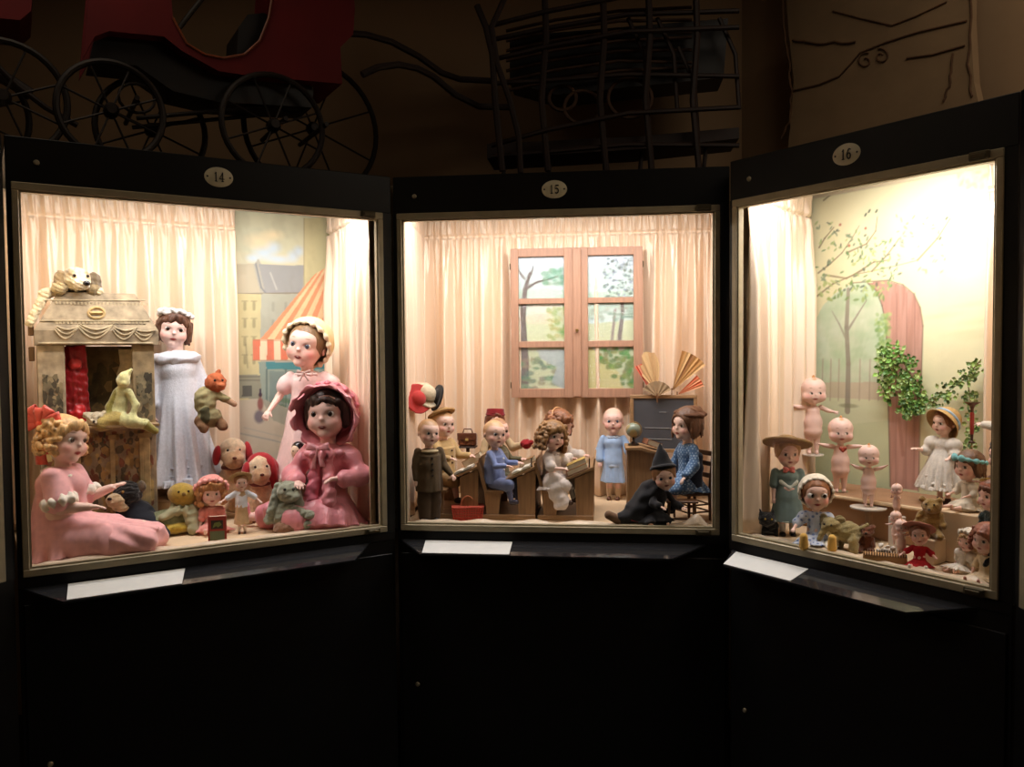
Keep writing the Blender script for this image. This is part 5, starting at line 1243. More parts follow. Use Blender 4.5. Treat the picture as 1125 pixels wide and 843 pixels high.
# ---- small doll with straw hat
P, s, a = spot(14, 266, 586, w=FL)
d = Doll('small_doll', 'small doll in straw hat, white blouse and tan skirt, standing', P, a, 66 * s, hf=.27, vox=.0017, head=(6, 4, 0), arms=((-1, -.2, -.5), (-.7, -.6, -.3), (1, -.2, -.6), (.6, -.6, -.5)), skin=g((226, 180, 156)))
d.body(eyecol=g('#3a3022'), painted_eyes=True); d.hair(g('#9a6a40'), 'short', seed=1); d.dress(g((202, 170, 128)), hem=.22, hemr=.17, folds=9, amp=.05, sleeve=0, pw=1.)
d.jacket(g((228, 232, 238)), low=.10, fore=0, arm_r=2., name='blouse', flare=.14); d.strawhat(g((202, 172, 120)), R=.70, crown=.36, tilt=(-42, 0), z=.26, y=.10, ch=.2); d.shoes(g((70, 40, 26)), socks=g((226, 216, 200)))
# ---- little red book
P, s, a = spot(14, 239, 595, w=FL)
D_ = thing('picture_book', 'tiny upright picture book with red and olive cover at the front', 'book', P, a - radians(6)); w_, h_ = 9.5 * s, 28 * s
MB().box((-w_, -.004, 0), (w_, -.002, h_), g((150, 52, 40)), bev=.0006).box((-w_, .009, 0), (w_, .011, h_), g((150, 52, 40)), bev=.0006).box((-w_, -.003, 0), (-w_ + .0025, .010, h_), g((120, 40, 32))).build('cover', PAPER, D_)
MB().box((-w_ + .003, -.002, .001), (w_ - .001, .009, h_ - .001), g((226, 214, 186))).build('pages', PAPER, D_)
mb = MB().box((-w_ * .8, -.0046, h_ * .06), (w_ * .8, -.0041, h_ * .42), g((104, 112, 82))).box((-w_ * .66, -.0046, h_ * .5), (w_ * .66, -.0041, h_ * .84), g((60, 46, 32)))
mb.prism([(w_ * x, h_ * z) for x, z in ((-.5, .54), (-.1, .62), (.1, .56), (.5, .66), (.3, .78), (-.3, .74))], -.0050, -.0044, g((110, 120, 60))); mb.build('cover_picture', PAPER, D_)
# ---- crumpled cloth along the front
def front_cloth(c, label, u0, u1, seed, humps=(), h=.016, col=(.66, .52, .37)):
    N = int((u1 - u0) / .005); M = 9; V = []; rs = np.random.RandomState(seed); a = rs.uniform(0, 6, 8); f = rs.uniform(8, 60, 8)
    for i in range(N):
        u = u0 + (u1 - u0) * i / (N - 1); n1 = sum(np.sin(f * u + a)) / 4; e = min(1, i / 6, (N - 1 - i) / 6)
        hh = (h * (1 + .4 * n1)) * e + .003
        for (hu, hw, hv) in humps: hh += hv * math.exp(-((u - hu) / hw) ** 2)
        for j in range(M):
            t = j / (M - 1); V.append((u, .022 + .055 * t + .006 * n1 * t, FL + .001 + hh * math.sin(pi * min(1, t * 1.0)) ** .7 + .0014 * sin(60 * u + 9 * t)))
    I = np.arange(N * M).reshape(N, M); Fq = np.stack([I[:-1, :-1].ravel(), I[1:, :-1].ravel(), I[1:, 1:].ravel(), I[:-1, 1:].ravel()], 1)
    o = bpy.data.objects.new('floor_cloth', rawmesh('floor_cloth', V, Fq, np.array(col))); finish(o, None, SATIN); caseobj(o, c); md = o.modifiers.new('t', 'SOLIDIFY'); md.thickness = .002
    tag(o, label, 'cloth'); return o
front_cloth(14, 'cream floor cloth along the front edge, before the large pink dolls and picture book', .03, 1.0, 3, h=.008)
# ============================================================ case 15
curtain(15, 'cream satin curtain gathered across the back of case 15 behind the window', (-.058, .668), (1.105, .668), 19, seed=5)
curtain(15, 'narrow cream satin curtain on the left side of case 15', (-.010, .032), (-.060, .640), 5, seed=6, amp=.0045)
curtain(15, 'narrow cream satin curtain on the right side of case 15', (1.112, .640), (1.050, .032), 6, seed=7, amp=.0045)
# ---- wooden window with a painted view
vW = .60
def wq(px, py, v=vW): q = loc(15, px, py, v=v); return q[0], q[2]
WN = thing('casement_window', 'wooden six-pane window with painted trees, hung on the back curtain', 'window', WD(15, (0, 0, 0)), CASE[15][2])
x0, z1 = wq(561, 274); x1, _ = wq(706, 272); _, z0 = wq(561, 437); xm = wq(634, 350)[0]
PINE = mat('pale_pine', srgb((178, 136, 110)), rough=.5, var=.14, vscale=20, stretch=(8, 8, .6), bump=(80, .2, .001))
cols_ = [wq(570, 350)[0], wq(620, 350)[0], wq(646, 350)[0], wq(696, 350)[0]]
rows_ = [wq(600, 282)[1], wq(600, 328)[1], wq(600, 334)[1], wq(600, 375)[1], wq(600, 382)[1], wq(600, 427)[1]]
for k, (a, b) in enumerate(((x0, xm - .001), (xm + .001, x1))):
    mb = MB(); ci, cj = cols_[2 * k], cols_[2 * k + 1]
    mb.box((a, vW - .010, z0), (ci, vW + .012, z1), bev=.0015); mb.box((cj, vW - .010, z0), (b, vW + .012, z1), bev=.0015)
    mb.box((ci, vW - .010, z0), (cj, vW + .012, rows_[5]), bev=.0015); mb.box((ci, vW - .010, rows_[0]), (cj, vW + .012, z1), bev=.0015)
    mb.build('sash', PINE, WN)
    mb = MB()
    for r_ in (1, 3): mb.box((ci, vW - .008, rows_[r_ + 1]), (cj, vW + .003, rows_[r_]), bev=.0015)
    mb.build('glazing_bar', PINE, WN)
mb = MB(); mb.box((xm - .016, vW - .018, z0 + .004), (xm + .016, vW - .0105, z1 - .004), bev=.002); mb.build('cover_strip', PINE, WN)
mb = MB(); mb.frame(t=(xm, vW - .022, (z0 + z1) / 2 - .03)).lathe([(.0001, -.012), (.006, -.012), (.007, -.006), (.003, 0)], n=10, R=rotm(-pi / 2, 0, 0)); mb.build('window_knob', mat('brass', srgb((190, 150, 90)), rough=.3, metal=.8), WN, smooth=True)
for zz in (z1 - .07, z0 + .05):
    for xx in (x0 - .004, x1): MB().box((xx, vW - .012, zz - .012), (xx + .004, vW - .002, zz + .012), bev=.001).build('hinge', mat('dark_latch'), WN)
cv = Canvas(15, vW + .004, x0 + .004, x1 - .004, z0 + .004, z1 - .004, res=.0022)
cv.img[:] = g((196, 214, 212)); cv.mix(np.clip((cv.W - (z1 - .10)) / .08, 0, 1), g((214, 226, 244))); cv.mix(np.clip(.3 + .5 * cv.noise(26, 3), 0, 1) * .5, g((186, 206, 200)))
cv.poly([(561, 320), (600, 316), (640, 322), (706, 318), (706, 350), (561, 350)], g((176, 202, 182)), a=.8)
cv.poly([(561, 350), (610, 345), (650, 356), (706, 350), (706, 440), (561, 440)], g((198, 206, 164)), a=.9)
cv.dab(600, 340, 26, 8, g((232, 226, 206)), .8); cv.dab(592, 350, 22, 7, g((214, 200, 176)), .8); cv.dab(676, 346, 26, 9, g((206, 220, 214)), .8)
cv.line([(576, 440), (577, 400), (574, 350), (577, 318), (582, 300)], [9, 8, 7, 5, 3], g((108, 98, 92))); cv.line([(577, 318), (590, 310), (606, 306), (618, 302)], [4, 3, 2.4, 1.6], g((108, 98, 92))); cv.line([(578, 312), (584, 300), (586, 292)], [3, 2, 1.2], g((108, 98, 92))); cv.line([(576, 306), (570, 298), (566, 290)], [3, 2, 1], g((120, 110, 104)))
for k in range(26): cv.dab(rng.uniform(598, 620), rng.uniform(296, 312), rng.uniform(3, 6), rng.uniform(2, 4), g((112 + rng.randint(-20, 30), 158, 130)), .8)
for k in range(40): cv.dab(rng.uniform(602, 620), rng.uniform(338, 372), rng.uniform(2, 4), rng.uniform(2, 4), g((150 + rng.randint(-30, 30), 172, 100)), .75)
for k in range(46): cv.dab(rng.uniform(566, 616), rng.uniform(392, 428), rng.uniform(3, 7), rng.uniform(2, 4), g((104 + rng.randint(-20, 50), 130 + rng.randint(-10, 20), 110)), .7)
cv.poly([(590, 384), (622, 384), (622, 430), (606, 420), (612, 404), (594, 394)], g((176, 190, 194)), a=.8)
for k in range(110):
    x = rng.uniform(664, 697); y = rng.uniform(282, 330); cv.dab(x, y, rng.uniform(1, 3.4), rng.uniform(1, 2.4), g(((110, 134, 130), (140, 152, 168), (96, 112, 100))[k % 3]), .8)
cv.line([(683, 328), (684, 344), (680, 376)], [4, 4, 5], g((124, 118, 112))); cv.line([(676, 340), (672, 376)], 3, g((150, 140, 132)))
for k in range(50): cv.dab(rng.uniform(648, 697), rng.uniform(338, 352), rng.uniform(2, 4), rng.uniform(1.5, 3), g((130 + rng.randint(-20, 30), 160, 140)), .6)
cv.poly([(646, 380), (664, 392), (680, 410), (686, 430), (646, 430)], g((204, 200, 140)))
for k in range(110):
    x = rng.uniform(650, 698); y = rng.uniform(382, 430)
    if (x - 646) * 1.1 > (y - 382): cv.dab(x, y, rng.uniform(2.5, 5), rng.uniform(2, 4), g((96 + rng.randint(-20, 40), 142 + rng.randint(-20, 22), 76)), .8)
cv.build('painted_view', PAINT, WN)
CEL = thin_glass('wrinkled_cellophane', 2.2, (1, 1, 1), .12, bump=1.)
for k in range(2):
    for r_ in range(3): MB().box((cols_[2 * k] + .0005, vW - .002, rows_[2 * r_ + 1] + .0005), (cols_[2 * k + 1] - .0005, vW - .001, rows_[2 * r_] - .0005)).build('pane', CEL, WN)

# ---- school desks: bench, seat back, desk and runner in one piece of joinery
OAK = mat('brown_school_wood', srgb((152, 116, 80)), rough=.5, var=.26, vscale=20, stretch=(7, 7, .6), bump=(90, .25, .001))
OAKX = mat('brown_school_wood_lengthwise', srgb((160, 124, 86)), rough=.5, var=.26, vscale=20, stretch=(.7, 7, 7), bump=(90, .25, .001))
def desk_parts(root, first=False):
    v0, v1 = 0., .27
    MB().box((0, v0, 0), (.192, v1, .018), bev=.0015).build('runner', OAKX, root)
    if not first:
        for v in (v0 + .004, v1 - .016): MB().prism([(.022, .018), (.064, .018), (.072, .096), (.014, .096)], v, v + .012).build('bench_support', OAK, root)
        MB().prism([(.016, .092), (.082, .092), (.082, .101), (.016, .101)], v0 - .002, v1 + .002).build('seat', OAKX, root)
        MB().prism([(-.012, .196), (-.003, .200), (.026, .094), (.016, .092)], v0, v1).build('backrest', OAK, root)
    for v in (v0 + .002, v1 - .012): MB().prism([(.134, .018), (.190, .018), (.194, .176), (.128, .146)], v, v + .010).build('desk_side', OAK, root)
    MB().prism([(.182, .018), (.188, .018), (.192, .172), (.186, .172)], v0 + .012, v1 - .012).build('desk_front', OAK, root)
    MB().prism([(.086, .132), (.196, .180), (.196, .188), (.085, .140)], v0 - .003, v1 + .003).build('desk_top', OAKX, root)
    MB().prism([(.190, .186), (.196, .186), (.200, .214), (.195, .214)], v0 + .006, v1 - .006).build('book_ledge', OAKX, root)
desks = []
lab = ['brown wooden school desk on the left, where the tan-hatted boy sits', 'brown wooden school bench-desk where the boy in blue sits', 'brown wooden school bench-desk where the curly-haired girl sits']
u_first = .248
for k in range(3):
    r_ = thing('school_desk', lab[k], 'school desk', WD(15, (u_first + .199 * (k - 1), .125, FL + .001)), CASE[15][2], 'school desks in a row')
    desk_parts(r_)
RZ = CASE[15][2] + pi / 2   # facing along the row, to the right
def seat_pt(k, v): return WD(15, (u_first + .199 * (k - 1) + .046, .125 + v, FL + .103))
def pupil(name, label, k, v, hs, yaw=0, legs=None, **kw):
    lg = legs or ((-.12, -1, -.05), (-.05, -.25, -1), (.12, -1, -.05), (.05, -.25, -1))
    ar = kw.pop('arms', ((-.25, -.5, -.8), (-.0, -1, .05), (.25, -.5, -.8), (.0, -1, .05)))
    hf = kw.pop('hf', .27) * .94; rz = kw.pop('rl', 0)
    P = seat_pt(k, v)
    kw.setdefault('chub', 1.22)
    d = Doll(name, label, (P[0], P[1], P[2] + .001), RZ + radians(yaw), sit_h(hs, hf), hf=hf, sit=True, vox=.0018, legs=lg, arms=ar, **kw)
    return d
# boy in blue with the smiling face
d = pupil('boy_doll', 'bald boy doll in a blue suit seated at the second desk', 1, .045, .240, yaw=-18, head=(-34, 2, 6), hf=.30, skin=g((232, 178, 152)))
d.body(hairpaint=g((206, 164, 118)), mouth='open', eyecol=g('#4a4a52')); d.jacket(g((128, 142, 186)), low=.0, fore=.85, buttons=3, bcol=g((226, 226, 232))); d.shorts(g((112, 122, 158)), .55); d.shoes(g((60, 56, 72)), socks=g((90, 92, 120)))
d = pupil('boy_doll', 'laughing boy doll in an olive suit, half hidden behind the blue one', 1, .165, .238, yaw=-22, head=(-36, 2, -4), hf=.30, skin=g((222, 164, 138)))
d.body(hairpaint=g((170, 122, 84)), mouth='open', eyecol=g('#3a2c22')); d.jacket(g((110, 102, 74)), low=.0, fore=.85); d.shorts(g((90, 84, 60)), .55); d.shoes(g((40, 30, 24)))
d = pupil('girl_doll', 'curly-haired girl doll in a white dress seated at the third desk', 2, .055, .235, yaw=-28, head=(-28, 4, 10), hf=.30, skin=g((232, 180, 156)), lean=(6, -6))
d.body(eyecol=g('#3a3630'), mouth='open'); d.hair(g((146, 106, 62)), 'curly', seed=11, length=.50, curl=.062, vol=1.12); d.dress(g((226, 214, 206)), hem=1.05, hemr=.30, folds=11, amp=.1, sleeve=.8, sl_r=1.9, puff=.075, collar=g((234, 218, 208)), m=LACE); d.shoes(g((70, 46, 34)), socks=g((220, 210, 200)))
S = Sculpt(.002); S.cap(d.hj[0] + V3(-.02, -.03, .01), (d.knee[0] + V3(-.012, 0, -.055)), .035, .028, g((226, 214, 206)), .02); S.disp = noise_disp(80, .0025, 2); S.build('skirt_fold', LACE, d.root)
d = pupil('girl_doll', 'auburn girl doll in white lace behind the curly-haired one', 2, .190, .262, yaw=-20, head=(-16, 14, 4), hf=.28, skin=g((222, 164, 138)), lean=(8, 0))
d.body(eyecol=g('#3a3630'), painted_eyes=True); d.hair(g((140, 88, 54)), 'curly', seed=13, length=.34, curl=.055, vol=1.08); d.dress(g((228, 218, 208)), hem=.9, hemr=.26, folds=9, amp=.1, sleeve=1, forearm=.7, sl_r=1.9, puff=.08, m=LACE)
S = d.H_(); S.tor((0, .04, .20), .46, .028, g((206, 150, 100)), R=rotm(radians(55), 0, 0)); S.build('hair_ribbon', SATIN, d.root)
d = pupil('boy_doll', 'blond boy doll in tan suit and tan hat seated at the left desk', 0, .13, .268, yaw=-30, head=(-14, 2, 2), hf=.27, skin=g((234, 184, 160)))
d.body(hairpaint=g((196, 150, 96)), eyecol=g('#4a3a2a'), mouth='smile'); d.jacket(g((196, 164, 112)), low=.0, fore=.85, arm_r=1.6, buttons=3, bcol=g((90, 60, 36))); d.shorts(g((176, 144, 96)), .55); d.shoes(g((60, 40, 30)))
d.strawhat(g((178, 140, 90)), R=.50, crown=.42, tilt=(-28, -6), z=.34, y=.12, ch=.18, m=KNIT, name='felt_hat', up=.06)
# red-hatted girl stands behind
vR = .50; P, s, a = spot(15, 545, 545, v=vR); bz = FL; P = WD(15, (loc(15, 545, 545, v=vR)[0], vR, FL))
hs_ = loc(15, 545, 447, v=vR)[2] - FL
d = Doll('girl_doll', 'girl doll in crimson fez, beige coat and red gloves at the back', P, a + radians(22), hs_ * .97, hf=.235, vox=.002, head=(-14, 2, 2), arms=((-.3, -.1, -1), (-.1, -.4, -1), (.5, -.35, -.8), (.55, -1, .30)), skin=g((230, 178, 158)), shw=.14)
d.body(eyecol=g('#3a2a20'), hands=(.6, .9)); d.hair(g((112, 58, 36)), 'bob', seed=15, length=.28); d.dress(g((190, 166, 128)), hem=.25, hemr=.2, sleeve=1, forearm=.8, sl_r=1.6, collar=g((200, 176, 140))); d.shoes(g((50, 30, 24)))
S = d.H_(); S.rev((0, .06, .30), (0, .10, .56), .43, .40, g((136, 16, 26)), .03).tor((0, .06, .30), .42, .04, g((120, 12, 22)), .02); S.build('fez', CLOTH, d.root)
S = Sculpt(.002); S.ell(d.wr[1] + d.fa[1] * .02, (.022, .024, .018), g((146, 20, 30)), .004).cap(d.wr[1] + d.fa[1] * .01, d.wr[1] + d.fa[1] * .045, .012, .010, g((146, 20, 30)), .006); S.disp = noise_disp(160, .0015, 2); S.build('glove', CLOTH, d.root)
# brown boy standing at front left
P, s, a = spot(15, 472, 572, w=FL)
d = Doll('boy_doll', 'blond boy doll in a dark brown suit standing at the far left', P, a + radians(18), 113 * s, hf=.265, chub=1.2, vox=.002, head=(6, 4, 4), arms=((-.15, .05, -1), (-.05, -.25, -1), (.22, -.2, -1), (.45, -.7, -.8)), skin=g((236, 186, 162)), shw=.14)
d.body(hairpaint=g((176, 136, 92)), mouth='open', eyecol=g('#3a3a40'), hands=(.5, .5)); bw = g((82, 64, 38)); d.jacket(bw, low=-.10, fore=.9, arm_r=1.65, flare=.165, r=1.2, buttons=4, bcol=g((40, 30, 22))); d.shorts(g((66, 50, 32)), .93, r=1.6, name='trousers'); d.shoes(g((30, 22, 18)))
T = Sculpt(.002).frame(d.T, d.hip); T.ell((0, -.006, (d.up - .045) * d.B), (.125 * d.B, .10 * d.B, .028 * d.B), g((196, 178, 140)), .01); T.build('collar', CLOTH, d.root)
# bald boy in pale blue
P, s, a = spot(15, 674, 549, w=FL); 
d = Doll('boy_doll', 'bald boy doll in a pale blue smock standing beside the blackboard', P, a - radians(4), 102 * s, hf=.28, chub=1.15, vox=.002, head=(4, 2, 0), arms=((-.30, .0, -1), (.05, -.4, -.9), (.4, -.2, -.9), (.6, -.8, -.2)), skin=g((236, 182, 166)), shw=.14)
d.body(hairpaint=g((228, 190, 168)), eyecol=g('#4a5a78')); d.dress(g((164, 190, 224)), hem=.27, hemr=.185, folds=7, amp=.06, sleeve=1, forearm=.75, sl_r=1.6, pw=1.0, collar=g((196, 212, 232))); d.shoes(g((96, 60, 44)), socks=g((216, 190, 160)))
S = Sculpt(.0018).frame(d.T, d.hip); S.tor((0, 0, .02 * d.B), .128 * d.B, .012 * d.B, g((190, 208, 232)), ez=2.2); S.build('belt', CLOTH, d.root)

# ---- books and things on the desks
def book(label, c, P, rz, w_, d_, h_, col, openb=False, tilt=0, group=None):
    D_ = thing('book', label, 'book', P, 0, group); D_.rotation_euler = (Matrix.Rotation(rz, 3, 'Z') @ Matrix.Rotation(tilt, 3, 'Y')).to_euler()
    if openb:
        for sg in (-1, 1):
            n = 8; prof_ = [(sg * w_ * t, .0015 + h_ * math.sin(min(1, t * 1.6) * pi * .55) * (1 - .5 * t)) for t in np.linspace(0, 1, n)]
            poly = prof_ + [(sg * w_, 0), (0, 0)]; MB().prism(poly, -d_ / 2, d_ / 2, g((222, 216, 198))).build('page_block', PAPER, D_)
        MB().box((-w_ - .001, -d_ / 2 - .001, -.0015), (w_ + .001, d_ / 2 + .001, 0), col).build('cover', PAPER, D_)
    else:
        MB().box((-w_, -d_ / 2, 0), (w_, d_ / 2, .0018), col, bev=.0004).box((-w_, -d_ / 2, h_ - .0018), (w_, d_ / 2, h_), col, bev=.0004).box((-w_, -d_ / 2, 0), (-w_ + .002, d_ / 2, h_), col).build('cover', PAPER, D_)
        MB().box((-w_ + .002, -d_ / 2 + .001, .0018), (w_ - .001, d_ / 2 - .001, h_ - .0018), g((218, 206, 178))).build('pages', PAPER, D_)
    return D_
ts = -math.atan2(.048, .110); a15 = CASE[15][2]
def top_pt(k, u, v, dz=0): return WD(15, (u_first + .199 * (k - 1) + u, .125 + v, FL + .001 + .140 + (u - .085) * .436 + .0015 + dz))
book('open white copybook on the left desk', 15, top_pt(0, .140, .035, .003), a15, .034, .06, .007, g((190, 190, 186)), True, ts)
book('closed tan book propped on the left desk behind the copybook', 15, top_pt(0, .158, .15, .004), a15, .036, .05, .026, g((166, 136, 98)), False, ts - .1)
book('open yellowed reader on the second desk', 15, top_pt(1, .142, .04, .003), a15, .034, .07, .008, g((176, 156, 96)), True, ts)
book('tan book at the back of the second desk', 15, top_pt(1, .152, .19), a15, .030, .05, .018, g((150, 116, 78)), False, ts)
book('ochre book, topmost of the pair on the third desk', 15, top_pt(2, .138, .035, .0205), a15 + .05, .034, .055, .018, g((186, 156, 84)), False, ts)
book('reddish-brown book, lower of the pair on the third desk', 15, top_pt(2, .140, .035, .001), a15, .038, .062, .018, g((150, 92, 66)), False, ts)
for k, u, lb in ((1, .190, 'short dark pencil upright in the second desk'), (2, .188, 'short dark pencil upright in the third desk')):
    P = WD(15, (u_first + .199 * (k - 1) + .178, .145, FL + .186)); o = MB().tube([(0, 0, -.004), (0, 0, .028)], .0026, 6, (.03, .025, .02)).tube([(0, 0, .028), (0, 0, .034)], [.0026, .0004], 6, g((200, 160, 110))).build('pencil', GLOSS); o.location = P; tag(o, lb, 'pencil')
# satchel box behind
vS = .52; q = loc(15, 514, 489, v=vS); 
S_ = thing('wooden_stand', 'plain dark stand behind the left desk holding the school satchel', 'stand', WD(15, (q[0], vS, FL)), a15)
mb = MB().box((-.03, -.03, 0), (.03, .03, .006), bev=.001).box((-.006, -.006, .006), (.006, .006, q[2] - FL - .010)).box((-.034, -.03, q[2] - FL - .010), (.034, .03, q[2] - FL - .004), bev=.001); mb.build('post', mat('dark_stand_wood', g((60, 42, 30)), var=.3), S_)
D_ = thing('satchel', 'small brown leather satchel behind the tan-hatted boy', 'satchel', WD(15, (q[0], vS, q[2] - .003)), a15); lt = g((112, 66, 42))
MB().box((-.036, -.02, 0), (.036, .02, .05), lt, bev=.006).build('body', SATIN, D_, smooth=True); MB().box((-.038, -.024, .024), (.038, -.020, .052), g((96, 54, 36)), bev=.002).build('flap', SATIN, D_)
MB().tube([(-.02, 0, .048), (-.014, 0, .066), (.014, 0, .066), (.02, 0, .048)], .003, 6, lt).build('handle', SATIN, D_, smooth=True); MB().box((-.006, -.027, .022), (.006, -.023, .032), g((180, 150, 90))).build('buckle', GLOSS, D_)
# ---- red basket
P, s, a = spot(15, 514, 571, w=FL); D_ = thing('wicker_basket', 'small red wicker basket with arched handle at the front', 'basket', P, a); rr = g((184, 66, 48))
mb = MB(); mb.col = rr
nx, hh = 17 * s, 14 * s
for k in range(6):
    z = .003 + hh * k / 5; ww = nx * (.88 + .12 * k / 5); dd = .030 * (.9 + .1 * k / 5)
    mb.tube([(-ww, -dd, z), (ww, -dd, z), (ww + .002, 0, z), (ww, dd, z), (-ww, dd, z), (-ww - .002, 0, z)], .0024, 6, closed=True)
for k in range(13):
    x = -nx * .88 + nx * 1.76 * k / 12
    for y in (-.029, .029): mb.tube([(x, y * .92, 0), (x * 1.12, y * 1.05, hh + .001)], .0022, 5)
mb.box((-nx * .86, -.026, 0), (nx * .86, .026, .004)); mb.build('basket_body', STRAW, D_)
MB().box((-nx * 1.02, -.032, hh), (-.001, .032, hh + .004), g((196, 84, 62)), bev=.001).build('lid_flap', STRAW, D_); MB().box((.001, -.032, hh), (nx * 1.02, .032, hh + .004), g((196, 84, 62)), bev=.001).build('lid_flap', STRAW, D_)
MB().tube([(.024 * cos(t), 0, hh + .004 + .034 * sin(t)) for t in np.linspace(0, pi, 12)], .0028, 6, g((190, 120, 80))).build('handle', STRAW, D_, smooth=True)
# ---- hats on the wall
def hat_obj(name, label, px, py, v, tilt, col, R, crown, ch, band=None, m=STRAW, yaw=0, ell=1.):
    P, s, a = spot(15, px, py, v=v); D_ = thing(name, label, 'hat', P, a + radians(yaw))
    S = Sculpt(.002).frame(rotm(radians(tilt[0]), radians(tilt[1]), 0), sc=s); S.rev((0, 0, -1), (0, 0, 1), R, R * .98, col, .6, 5, .04).ell((0, 0, 1), (crown, crown * ell, ch), col, 2).ell((0, 0, -4), (crown * .86, crown * .86 * ell, ch + 1), None, 1, sub=True); S.build('hat_body', m, D_)
    if band: T = Sculpt(.002).frame(S.R, sc=s); T.rev((0, 0, 1), (0, 0, 5), crown * 1.04, crown * 1.0, band, 1, ell=ell); T.build('hat_band', CLOTH, D_)
    MB().tube([(0, .004, 0), (-.07, .05, .004)], .002, 6, g((120, 90, 60))).build('hat_peg', GLOSS, D_)
hat_obj('red_hat', 'red brimmed hat on the left curtain, leftmost of the three', 460, 438, .20, (58, 62), g((178, 48, 44)), 17, 8, 6, m=CLOTH)
hat_obj('straw_hat', 'cream hat with grey brim between the red and black hats', 468, 434, .24, (40, 38), g((208, 190, 158)), 17, 11, 11, band=g((150, 134, 104)))
hat_obj('black_hat', 'black narrow hat on the left curtain, right of the cream one', 480, 437, .26, (20, -72), g((28, 24, 22)), 15, 9, 6, m=CLOTH)
# ---- blackboard on its stand
vB = .50
def bq(px, py): q = loc(15, px, py, v=vB); return q[0], q[2]
BB = thing('blackboard', 'wood-framed school blackboard on legs, behind the kneeling witch-hatted doll', 'blackboard', WD(15, (0, 0, 0)), a15)
bx0, bz1 = bq(692, 434); bx1, _ = bq(766, 437); _, bz0 = bq(692, 497); t = .014
mb = MB().box((bx0, vB - .008, bz1 - t), (bx1, vB + .008, bz1), bev=.002).box((bx0, vB - .008, bz0), (bx1, vB + .008, bz0 + t), bev=.002).box((bx0, vB - .008, bz0 + t), (bx0 + t, vB + .008, bz1 - t), bev=.002).box((bx1 - t, vB - .008, bz0 + t), (bx1, vB + .008, bz1 - t), bev=.002); mb.build('board_frame', OAKX, BB)
MB().box((bx0 + t, vB - .003, bz0 + t), (bx1 - t, vB + .004, bz1 - t)).build('slate', mat('slate', g((74, 74, 78)), rough=.8, var=.15, vscale=14), BB)
mb = MB()   # faint chalk strokes, one dash and one line
for (xa, ya, xb, yb) in ((724, 453, 732, 453), (708, 470, 742, 471), (708, 482, 738, 483)):
    p, q = bq(xa, ya), bq(xb, yb); mb.tube([(p[0], vB - .004, p[1]), (q[0], vB - .004, q[1])], .0009, 4, g((160, 160, 158)))
mb.build('chalk_line', PAPER, BB)
for x in (bx0 + .02, bx1 - .02): MB().box((x - .008, vB + .008, FL + .001), (x + .008, vB + .022, bz1 - .02), bev=.001).build('leg', OAK, BB)
# ---- paper fans on top of the board
def fan(label, px, py, rad, a0, a1, n, cols, v, hub=(0, 0), ht=1.):
    P, s, a = spot(15, px, py, v=v); D_ = thing('paper_fan', label, 'paper fan', P, a); V = []; Fc = []; cc = []; R_ = rad * s
    m_ = 2 * n; pts = []
    for k in range(m_ + 1):
        an = radians(a0 + (a1 - a0) * k / m_); y = .004 * (k % 2) ; rr = R_ * (1 if ht == 1 else ht[k * (len(ht) - 1) // m_])
        pts.append(((.006 * sin(an), y * .3, .006 * cos(an)), (rr * sin(an), y, rr * cos(an))))
    mb = MB()
    for k in range(m_):
        (a_, b_), (c_, d_) = pts[k], pts[k + 1]; mb.add([a_, b_, d_, c_] + [tuple(np.array(p) + V3(0, .0012, 0)) for p in (a_, b_, d_, c_)], [(0, 1, 2, 3), (7, 6, 5, 4), (0, 4, 5, 1), (1, 5, 6, 2), (2, 6, 7, 3), (3, 7, 4, 0)], cols[(k // 2) % len(cols)])
    mb.build('fan_leaf', PAPER, D_)
    MB().tube([(0, .002, .012), (hub[0] * s, .002, -.022)], .0028, 6, g((110, 76, 50))).build('fan_handle', GLOSS, D_)
fan('beige leaf-shaped paper fan over the left of the blackboard', 722, 431, 46, -42, 6, 5, [g((212, 176, 126)), g((196, 156, 108))], .50, ht=(.55, .75, .95, 1, .95, .8, .6))
fan('pleated brown paper fan, largest, tilted over the right of the blackboard', 738, 430, 46, 14, 52, 6, [g((176, 128, 72)), g((206, 168, 116)), g((142, 96, 54)), g((190, 146, 90))], .51)
fan('orange-red edged paper fan low at the far right of the blackboard', 744, 434, 30, 44, 72, 4, [g((206, 110, 74)), g((216, 150, 110))], .50)
fan('small round grey-beige fan in front, left of the largest fan', 722, 436, 17, -64, 64, 6, [g((150, 124, 92)), g((166, 138, 104))], .48)
fan('red slip of folded paper at the left end of the blackboard top', 716, 432, 34, -32, -18, 3, [g((208, 90, 66)), g((226, 150, 120))], .505)
# ---- lectern, globe and brown book
LC = thing('lectern', 'tall brown wooden teacher desk standing before the blackboard', 'teacher desk', WD(15, (0, 0, 0)), a15); vL = .26
q0 = loc(15, 689, 575, v=vL); q1 = loc(15, 716, 560, v=vL); zt_ = loc(15, 690, 492, v=vL)[2]; xl, xr = q0[0], q1[0] + .02
MB().box((xl, vL, FL + .001), (xl + .008, vL + .13, zt_), bev=.001).box((xr - .008, vL, FL + .001), (xr, vL + .13, zt_ - .012), bev=.001).box((xl + .008, vL + .004, FL + .001), (xr - .008, vL + .012, zt_ - .012)).box((xl + .008, vL + .12, FL + .001), (xr - .008, vL + .128, zt_ - .006)).build('carcass', OAK, LC)
MB().prism([(xl - .006, zt_), (xl + .05, zt_ + .002), (xr + .030, zt_ - .022), (xr + .030, zt_ - .030), (xl + .05, zt_ - .008), (xl - .006, zt_ - .008)], vL - .012, vL + .14).build('desk_top', OAKX, LC)
P = WD(15, (xl + .025, vL + .06, zt_ + .003)); D_ = thing('globe', 'small grey-green globe on a dark base on the teacher desk', 'globe', P, a15)
